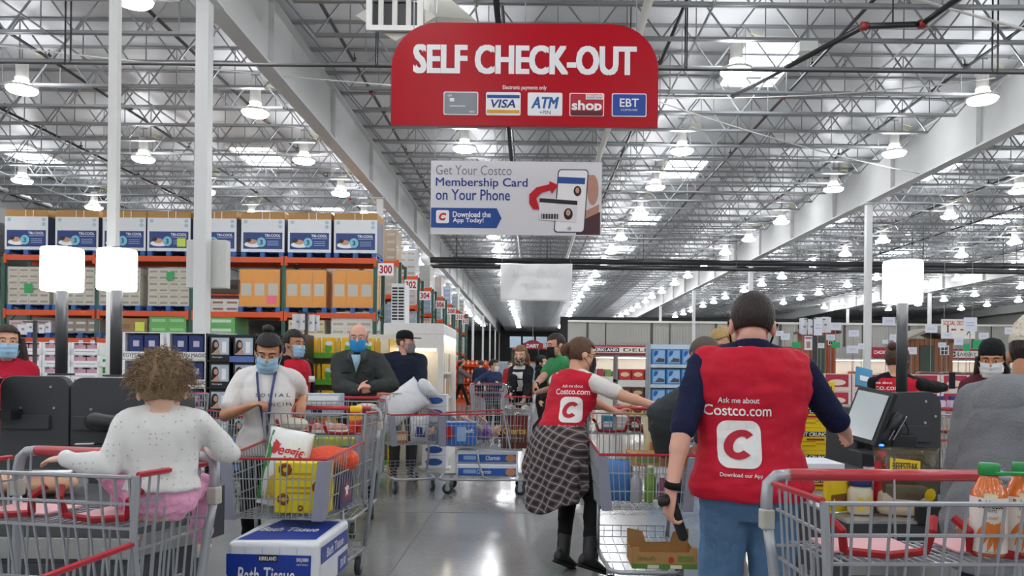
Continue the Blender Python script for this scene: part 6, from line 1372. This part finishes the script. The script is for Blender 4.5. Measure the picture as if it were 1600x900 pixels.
b = MB(); p_ = on_front(g, .005, 1.0); b.tube([p_+V((.018*math.cos(a),0,-.03+.03*math.sin(a))) for a in np.linspace(0, 2*PI, 14)[:-1]], .004, 6, closed=True); g.part('key_ring', b, CHROME, False)
# 4 --- employee behind her
g = person('employee in a red vest and black sleeves in profile behind the woman in white', -2.4, 7.75, 58, H=1.77, head=(0,.05,0), sk='tan', vox=.01, hands=(None, None), top=dict(m=BLK, sleeve=1.95, off=.016), bottom=dict(m=BLK), shoes=BSHOE, mask=MASKB, brow='#15100e')
hair_cap(g, hairm('#1c1512'), .014, .066, -.03, .03, amp=.004); vest(g, .88, .03); b = MB(); b.box(g.sp((.09,-.165,1.27)), (.07,.01,.06), rot=g.R1); g.part('name_badge', b, LETW, False)
# 5 --- man in a dark grey jacket
g = person('man in a dark grey jacket with a bright blue mask behind a cart', -1.71, 7.6, 6, H=1.83, head=(0,.04,0), sk='pink', bw=1.02, vox=.009, hands=(at(583, 604, 7.28), at(560, 610, 7.28)), poles=((1,.4,-.7), (-1,.4,-.7)), palm=((-.5,0,-.6), (.6,.2,.2)), curl=(.5,.4), hdir=((-1,-.3,.05), (1,-.2,.15)),
    top=dict(m=cloth('#3a3d3c'), sleeve=1.93, off=.032, hem=.82, flare=.03, name='jacket', wr=(.011, (7,7,12)), collar=cloth('#3a3d3c')), bottom=dict(m=cloth('#2c2f38')), shoes=BSHOE, mask=dict(m=mt('#2f8fd0', .8)), brow='#6a5a50')
hair_cap(g, hairm('#8d8680'), .005, .2, -.035, .02, part_bald=lambda p: p.z > .055 or (p.y < -.0 and p.z > .02))
b = MB(); b.add([g.sp((-.05,-.125,1.46)), g.sp((.05,-.125,1.46)), g.sp((.0,-.165,1.29))], [(0,1,2)]); o = g.part('shirt_front', b, cloth('#8fb0bd'), False); s_ = o.modifiers.new('s', 'SOLIDIFY'); s_.thickness = .02
for s in (-1, 1): b = MB(); b.tube([on_front(g, s*.05, 1.3, .004), on_front(g, s*.13, 1.3, .004), on_front(g, s*.13, 1.285, .004)], .006, 5); g.part('pocket_flap', b, cloth('#2c2f2e'), False)
b = MB(); b.tube([on_front(g, .0, z_, .003) for z_ in np.linspace(1.3, .86, 8)], .004, 5); g.part('jacket_placket', b, cloth('#2a2d2c'), False)
for s in (-1, 1): b = MB(); b.add([g.sp((s*.03,-.13,1.49)), g.sp((s*.085,-.08,1.5)), g.sp((s*.1,-.13,1.42)), g.sp((s*.04,-.165,1.39))], [(0,1,2,3)]); o = g.part('lapel', b, cloth('#444746'), False); s_ = o.modifiers.new('s', 'SOLIDIFY'); s_.thickness = .012
# 6 --- man in a black cap
def cap_hat(g, m, brim=True):
    b = MB(); b.loft([(g.hd((0,.012,z_)), g.Rh @ V((a*g.hs,0,0)), g.Rh @ V((0,a*1.2*g.hs,0))) for a, z_ in ((.083,.045),(.085,.06),(.083,.09),(.07,.122),(.04,.14),(.008,.146))], 24); q = g.part('cap_crown', b, m, False)
    if brim:
        b = MB(); b.loft([(g.hd((0,-.105,.052)), g.Rh @ V((.075,0,0)), g.Rh @ V((0,.085,.0)) ), (g.hd((0,-.105,.06)), g.Rh @ V((.075,0,0)), g.Rh @ V((0,.085,0)))], 24); b.v = [tuple(V(p)*g.k) for p in b.v]; b.build('cap_brim', m, q, True)
g = person('man in a navy sweater and black cap looking to the right', -1.68, 10.12, 14, H=1.88, head=(1.1,.02,0), sk='pink', bw=1.2, belly=.05, vox=.01, hands=(at(657, 636, 9.65), at(590, 640, 9.7)), palm=((0,0,-1),None), top=dict(m=cloth('#1c2435'), sleeve=1.9, off=.028, name='sweater'), bottom=dict(m=cloth('#3a3a3c')), shoes=BSHOE, mask=dict(m=mt('#77787c', .85)), brow='#4a3a30')
cap_hat(g, cloth('#1b1b1e')); hair_cap(g, hairm('#4a3a30'), .004, .2, -.03, .02, part_bald=lambda p: p.z > .05)
# 7 --- man in a green polo pushing the kids' cart
g = person('man in a green polo and black mask pushing the cart with children', .36, 9.15, -68, H=1.84, lean=.1, head=(.1,.05,0), sk='pink', bw=1.05, vox=.01, hands=(at(842, 612, 9.2), at(826, 613, 8.7)), palm=((0,0,-1),(0,0,-1)), curl=(.8,.8), top=dict(m=cloth('#3f8f5c'), sleeve=.75, off=.022, collar=cloth('#3f8f5c')), bottom=dict(m=cloth('#33363e')), shoes=WSHOE, mask=MASKK, brow='#2a1e18', feet=(at(905, 712, 9.1), at(880, 716, 8.9)))
hair_cap(g, hairm('#33261f'), .007, .066, -.03, .03, amp=.002)
b = MB(); W, d, pn, sd = g.hf[1]; b.loft([(W-d*.04, sd*.034, pn*.028), (W-d*.015, sd*.034, pn*.028)], 16); g.part('watch_band', b, BLK, False)
# 8 --- man behind the woman employee
g = person('man in a grey shirt partly hidden behind the pointing employee', .62, 10.2, -25, H=1.76, sk='pink', vox=.014, top=dict(m=cloth('#8a8a8c'), sleeve=.7), bottom=dict(m=BLK), shoes=BSHOE, mask=dict(m=mt('#8e8f94', .8)))
hair_cap(g, hairm('#3a2c24'), .008, .066, -.03, .03)
# 9 --- girl seated in the cart
def leopard():
    m = bpy.data.materials.new('leopard_print'); m.use_nodes = True; N = m.node_tree.nodes; L = m.node_tree.links; bs = N['Principled BSDF']; bs.inputs['Roughness'].default_value = .8
    tc = N.new('ShaderNodeTexCoord'); v = N.new('ShaderNodeTexVoronoi'); v.inputs['Scale'].default_value = 55; L.new(tc.outputs['Object'], v.inputs[0]); r = N.new('ShaderNodeValToRGB'); r.color_ramp.elements[0].color = (.03,.025,.022,1); r.color_ramp.elements[0].position = .52; r.color_ramp.elements[1].color = (.42,.28,.19,1); r.color_ramp.elements[1].position = .58; L.new(v.outputs['Distance'], r.inputs[0]); L.new(r.outputs[0], bs.inputs['Base Color']); return m
kz = 1.28/1.75
g = person('girl with a leopard print mask sitting in the cart with knees up', -.12, 8.82, -22, H=1.28, z=.975-.83*kz, head=(.1,.1,0), sk='pale', fem=True, bw=.95, hs=1.25, vox=.009, hands=(at(820, 622, 8.5), at(797, 624, 8.5)), poles=((1,0,-.5),(-1,0,-.5)), curl=(.5,.5), feet=(at(822, 632, 8.62), at(801, 632, 8.6)), kpoles=((.1,-.5,1),(-.1,-.5,1)), top=dict(m=cloth('#d8d6d2'), sleeve=.5, off=.014), bottom=dict(m=cloth('#1a1b20'), off=.012), shoes=WSHOE, mask=dict(m=leopard()), brow='#7a5a3a')
hm_ = hairm('#7d5c3c'); hair_cap(g, hm_, .012, .068, -.07, .01, amp=.005)
random.seed(3); it = []
for i in range(26):
    a = random.uniform(-.2, PI+.2); x_, y_ = .085*math.cos(a), .02+.085*math.sin(a); L_ = random.uniform(.12,.2); ph = random.uniform(0, 6)
    it.append(([(x_*(1+.25*f)+.014*math.sin(ph+f*9), y_+.014*math.cos(ph+f*9), .02-L_*f) for f in np.linspace(0, 1, 8)], [.012*(1-.6*f) for f in np.linspace(0, 1, 8)]))
strands(g, hm_, it, n=5)
b = MB(); g.rings(b, .9, 1.42, .03)
for i in (0, 1): g.arm(b, i, .02, 1.9)
b.v = [p for p in b.v]; jk = g.part('jacket', b, cloth('#1c1d22'), True)
tee = MB(); geo = sub_geo([(-.06,.1),(.06,.1),(.07,-.16),(-.07,-.16)], 4); stamp(g.o, jk, geo, g.M @ (g.sp((0,-.1,1.3))*g.k), (math.cos(R(-22)), math.sin(R(-22)), 0), (-math.sin(R(-22))*1, math.cos(R(-22)), 0), cloth('#d8d6d2'), 'open_shirt_front', .004)
# 10 --- child lying in the cart
kl = 1.05/1.75; ML = Matrix(((0,0,1,0),(-1,0,0,0),(0,-1,0,0),(0,0,0,1))); ML = Matrix.Translation((-.79-.9*kl, 8.97, .655)) @ ML
def tiedye():
    m = bpy.data.materials.new('tie_dye'); m.use_nodes = True; N = m.node_tree.nodes; L = m.node_tree.links; bs = N['Principled BSDF']; bs.inputs['Roughness'].default_value = .85
    tc = N.new('ShaderNodeTexCoord'); v = N.new('ShaderNodeTexNoise'); v.inputs['Scale'].default_value = 9; L.new(tc.outputs['Object'], v.inputs[0]); r = N.new('ShaderNodeValToRGB'); e = r.color_ramp.elements; e[0].color = (.2,.08,.3,1); e[0].position = .35; e[1].color = (.35,.55,.75,1); e[1].position = .65; q = e.new(.5); q.color = (.4,.3,.6,1); L.new(v.outputs['Fac'], r.inputs[0]); L.new(r.outputs[0], bs.inputs['Base Color']); return m
g = person('child in a purple tie-dye top lying on their back in the cart', 0, 0, 0, H=1.05, M=ML, sk='pale', hs=1.25, vox=.008, head=(.3,.3,0), hands=((-.72,8.74,.83), (-.62,9.05,.85)), poles=((0,-1,.4),(0,1,.4)), curl=(.6,.6), feet=((-1.19,8.9,.63), (-1.17,9.06,.68)), kpoles=((-.2,0,1),(-.2,0,1)), top=dict(m=tiedye(), sleeve=.6, off=.014), bottom=dict(m=mt('#6a6a70', .85, var=.6, ns=30), off=.012, f=1.45), shoes=dict(m=mt('#d5a3a3', .6), sole=LETW))
hair_cap(g, hairm('#3a2a22'), .012, .07, -.08, .01, amp=.004)
# 11 --- toddler
kt = .82/1.75; tx, ty = -1.075, 2.24
g = person('curly haired toddler in a white dotted shirt sitting in the left cart', tx, ty, 194, H=.82, z=.967-.83*kt, neck=.10, head=(.18,.12,.03), sk='pale', hs=1.72, bw=1.22, vox=.0045, lean=.06, hands=(at(100, 716, 2.14), at(330, 700, 2.42)), poles=((-.1,-.3,-1), (1,-.25,-.6)), curl=(.35,.4), palm=((0,.2,-1),None), hdir=((-.95,.1,-.1),None), feet=(at(212, 800, 2.37), at(312, 850, 2.46)), kpoles=((-1,.6,.35), (0,1,.25)), top=None, bottom=dict(m=mt('#e7a3c4', .85, var=.06, ns=5, bump=.25, bs=120), off=.008, cuff=.03, f=1.8, waist=1.08, wr=(.008,(22,22,30))), shoes=dict(m=mt('#d8d0bd', .7)))
def dotted():
    m = bpy.data.materials.new('dotted_cotton'); m.use_nodes = True; N = m.node_tree.nodes; L = m.node_tree.links; bs = N['Principled BSDF']; bs.inputs['Roughness'].default_value = .9; bs.inputs['Specular IOR Level'].default_value = .2
    tc = N.new('ShaderNodeTexCoord'); v = N.new('ShaderNodeTexVoronoi'); v.inputs['Scale'].default_value = 62; v.inputs['Randomness'].default_value = .25; L.new(tc.outputs['Object'], v.inputs[0]); r = N.new('ShaderNodeValToRGB'); r.color_ramp.elements[0].color = (.5,.48,.48,1); r.color_ramp.elements[0].position = .13; r.color_ramp.elements[1].color = (.8,.79,.76,1); r.color_ramp.elements[1].position = .2; L.new(v.outputs['Distance'], r.inputs[0]); L.new(r.outputs[0], bs.inputs['Base Color'])
    n2 = N.new('ShaderNodeTexNoise'); n2.inputs['Scale'].default_value = 30; L.new(tc.outputs['Object'], n2.inputs[0]); bp = N.new('ShaderNodeBump'); bp.inputs['Strength'].default_value = .2; bp.inputs['Distance'].default_value = .01; L.new(n2.outputs[0], bp.inputs['Height']); L.new(bp.outputs[0], bs.inputs['Normal']); return m
b = MB(); g.rings(b, .985, 1.47, .032, flare=.02)
for i in (0, 1): g.arm(b, i, .024, 1.92)
g.part('shirt', b, dotted(), True, (.008, (16, 16, 11)))
hm_ = hairm('#8d7558'); hair_cap(g, hm_, .012, .07, -.05, .0, amp=.006)
random.seed(11); b = MB()
for i in range(950):
    u = random.uniform(-.5, 1); ph = random.uniform(0, 2*PI); cz = math.sqrt(max(0, 1-u*u)); dirv = V((cz*math.cos(ph), cz*math.sin(ph), u))
    if dirv.y < -.45 and dirv.z < .55: continue
    if dirv.z < -.1 and dirv.y < .25: continue
    base = V((0,.012,.03)) + V((dirv.x*.086, dirv.y*.1, dirv.z*.098)); t1 = dirv.cross(V((random.gauss(0,1), random.gauss(0,1), random.gauss(0,1)))).normalized(); t2 = dirv.cross(t1); L_ = random.uniform(.018,.045)*(1.1 if dirv.z > .3 else 1.25); cr = random.uniform(.004,.009); p0 = random.uniform(0, 6)
    pts = [base + dirv*L_*f + (t1*math.cos(p0+f*7.5) + t2*math.sin(p0+f*7.5))*cr*(.4+f) - V((0,0,.012*f*f)) for f in np.linspace(0, 1, 9)]
    b.tube([g.hd(p) for p in pts], [.0034*(1-.6*f) for f in np.linspace(0, 1, 9)], 4, cap=False)
g.part('curls', b, hm_, False)
# 12 --- person in a grey hoodie at right
g = person('person in a grey hoodie and cream beanie leaning at the right edge', 1.72, 2.8, 112, H=1.62, lean=.3, head=(.25,-.05,0), sk='tan', bw=1.12, vox=.009, hands=(at(1500, 830, 3.05), at(1560, 800, 2.6)), poles=((-1,-.2,-.3),(.3,-1,-.6)), top=dict(m=cloth('#7d7f83', .06, .3, 120), sleeve=1.9, off=.038, hem=.74, flare=.03, name='hoodie', wr=(.014,(6,6,10))), bottom=dict(m=cloth('#2a3150')), shoes=BSHOE, mask=MASKB)
b = MB(); b.loft([(g.hd((0,.014,z_)), g.Rh @ V((a,0,0)), g.Rh @ V((0,a*1.2,0))) for a, z_ in ((.084,.02),(.09,.03),(.092,.055),(.087,.06),(.085,.1),(.062,.135),(.02,.15))], 28); g.part('beanie', b, cloth('#d9d2c0', .05, .8, 60), False)
hair_cap(g, hairm('#2a1e18'), .004, .2, -.07, .02, part_bald=lambda p: p.z > .04)
b = MB(); b.ell(g.sp((0,.12,1.4)), (.13,.07,.09), rot=g.R1); b.ell(g.sp((0,.07,1.47)), (.12,.085,.045), rot=g.R1); g.part('hood', b, cloth('#86888c', .06, .3, 120), True, (.012,(9,9,9)), 4)
# 13 --- person in a dark hoodie behind the man in jeans
g = person('person in a dark grey hoodie with a shaved head bending over the cart', 1.33, 4.75, -165, H=1.68, lean=.24, side=.28, head=(.55,.25,0), sk='tan', bw=1.05, vox=.01, hands=(at(1036, 702, 4.85), at(1090, 700, 5.1)), poles=((-1,-.3,.2), (1,0,-1)), top=dict(m=cloth('#3d4143'), sleeve=1.95, off=.04, hem=.84, name='hoodie', wr=(.012,(7,7,11))), bottom=dict(m=BLK), shoes=BSHOE, mask=MASKK)
hair_cap(g, mt('#5a5048', .8, var=.2, ns=60), .003, .07, -.04, .03, amp=.0)
b = MB(); b.ell(g.sp((0,.11,1.44)), (.13,.08,.09), rot=g.R1); b.ell(g.sp((0,.07,1.49)), (.12,.09,.05), rot=g.R1); g.part('hood', b, cloth('#42464a'), True, (.01,(9,9,9)), 4)
# 14 --- blonde woman
g = person('blonde woman standing behind the shaved head shopper', 1.55, 6.05, -35, H=1.75, head=(-.2,.3,-.15), sk='light', fem=True, vox=.012, top=dict(m=cloth('#55585c'), sleeve=1.9, off=.02), bottom=dict(m=BLK), shoes=BSHOE, mask=None, brow='#8a6a40')
hm_ = hairm('#b2925f'); hair_cap(g, hm_, .014, .07, -.09, .005, amp=.005); strands(g, hm_, [([(x_,-.02+abs(x_)*.3,.06),(x_*1.15,.01,-.02),(x_*1.2,.02,-.1),(x_*1.1,.03,-.2)], [.02,.028,.026,.012]) for x_ in (-.085,-.06,.06,.085)])
# 15 --- employee at the far right
g = person('employee in a red vest and black sleeves holding a phone beyond the right kiosk', 3.08, 6.5, 158, H=1.64, head=(-.5,.15,0), sk='light', fem=True, bw=1.08, vox=.011, hands=(at(1395, 640, 6.7), at(1476, 606, 6.75)), poles=(None,(.3,-1,-.6)), curl=(.4,.8), top=dict(m=BLK, sleeve=1.95, off=.018), bottom=dict(m=BLK), shoes=BSHOE, mask=MASKK)
hm_ = hairm('#4a3226'); hair_cap(g, hm_, .014, .07, -.05, .015, amp=.006); b = MB(); b.ell(g.hd((0,.1,.1)), (.045,.04,.04)); g.part('hair_bun', b, hm_, False)
vs3 = vest(g, .88, .032); vest_print(g, vs3, at(1388, 622, 6.3), (1,.1,0), (0,1,0), 1.0)
W, d, pn, sd = g.hf[1]; wp = g.M @ (W*g.k); t = thing('phone', 'black phone held up by the employee beyond the right kiosk', 'phone', wp + V((.06,.0,.05)), R(20)); MB().bb(-.02,.05,-.005,.005,-.06,.09).build('phone_case', BLACK, t, bevel=.004); MB().bb(-.015,.045,-.0065,-.005,-.05,.08).build('phone_screen', mt('#20242c', .15), t)
# 16 --- woman in a black beanie
g = person('woman in a black beanie and white mask at far right', 3.36, 5.6, -28, H=1.64, head=(-.1,.22,0), sk='tan', fem=True, vox=.011, top=dict(m=cloth('#5a2430'), sleeve=1.9, off=.025), bottom=dict(m=BLK), shoes=BSHOE, mask=MASKW, brow='#15100e')
b = MB(); b.loft([(g.hd((0,.014,z_)), g.Rh @ V((a,0,0)), g.Rh @ V((0,a*1.2,0))) for a, z_ in ((.084,.035),(.09,.045),(.092,.065),(.085,.1),(.062,.135),(.02,.15))], 26); g.part('beanie', b, cloth('#1c2022', .05, .8, 60), False)
hm_ = hairm('#1c1412'); hair_cap(g, hm_, .008, .2, -.1, .0, part_bald=lambda p: p.z > .05); strands(g, hm_, [([(x_,.0,.02),(x_*1.1,.01,-.1),(x_*1.1,-.02,-.24)], [.018,.022,.01]) for x_ in (-.085,.085)])
# 17 --- woman at the left edge
g = person('woman with long dark hair and blue mask at the left edge', -4.10, 6.0, 32, H=1.70, head=(.1,.0,0), sk='light', fem=True, vox=.011, top=dict(m=cloth('#b81f38'), sleeve=1.9, off=.018), bottom=dict(m=BLK), shoes=BSHOE, mask=MASKB)
hm_ = hairm('#2c1e18'); hair_cap(g, hm_, .012, .07, -.1, .0, amp=.004); strands(g, hm_, [([(x_,.0,.03),(x_*1.15,.01,-.08),(x_*1.25,.0,-.2),(x_*1.1,-.03,-.3)], [.022,.03,.032,.012]) for x_ in (-.09,-.07,.07,.09)])
# 18.. distant shoppers
def far_person(label, px, Y, deg, H, topc, botc, hair, maskd=None, **kw):
    X = at(px, 600, Y).x; g = person(label, X, Y, deg, H=H, vox=.016, top=dict(m=cloth(topc), sleeve=1.9, off=.022), bottom=dict(m=cloth(botc)), shoes=dict(m=mt('#2a2a2c', .6)), mask=maskd, eyes=False, **kw)
    hair_cap(g, hairm(hair), .012, .07, -.05, .01); return g
def fw(px, py, Y): return at(px, py, Y)
g = far_person('distant woman in grey walking right past the orange display', 720, 29, 92, 1.68, '#6a6668', '#1a1a1c', '#1a1412', MASKK, feet=((-2.95,29.1,.09),(-2.35,28.9,.09)), hands=((-2.2,29,1.1),(-2.2,28.8,1.05)))
g = far_person('distant man in navy with striped track pants seen from behind', 749, 25.5, 165, 1.72, '#26304a', '#1c2030', '#4a3a30', None, lean=.25)
for s in (-1, 1): b = MB(); b.tube([g.Hp[0 if s == 1 else 1]+V((s*.1,0,-.05)), g.K[0 if s == 1 else 1]+V((s*.085,0,0)), g.A[0 if s == 1 else 1]+V((s*.07,0,.05))], .014, 5); g.part('white_stripe', b, LETW, False)
g = far_person('distant woman in a navy jacket and white mask pushing a cart', 770, 15.55, 25, 1.60, '#2c3c5c', '#1a1a1c', '#17110f', MASKW, fem=True, hands=(inc('c8', .2, .01, 1.13), inc('c8', -.2, .01, 1.13)), head=(.6,.1,0))
g = far_person('distant person in a black hooded coat and white mask', 846, 14.6, 70, 1.67, '#18181b', '#18181b', '#141214', MASKW, fem=True)
b = MB(); b.ell(g.hd((0,.03,.02)), (.1,.11,.125), rot=g.Rh); b.ell(g.hd((0,.04,-.12)), (.13,.1,.1)); b.v = b.v; g.part('hood', b, cloth('#18181b'), True, None, 2)
far_person('distant shopper in a red jacket down the aisle', 797, 27, 10, 1.7, '#b03030', '#3a3a3e', '#3a2c24', MASKW)
far_person('distant shopper in a grey coat near the dairy end', 812, 36, 170, 1.72, '#7a7a80', '#2a2a30', '#5a4a3c')
bpy.data.scenes.remove(TMP)
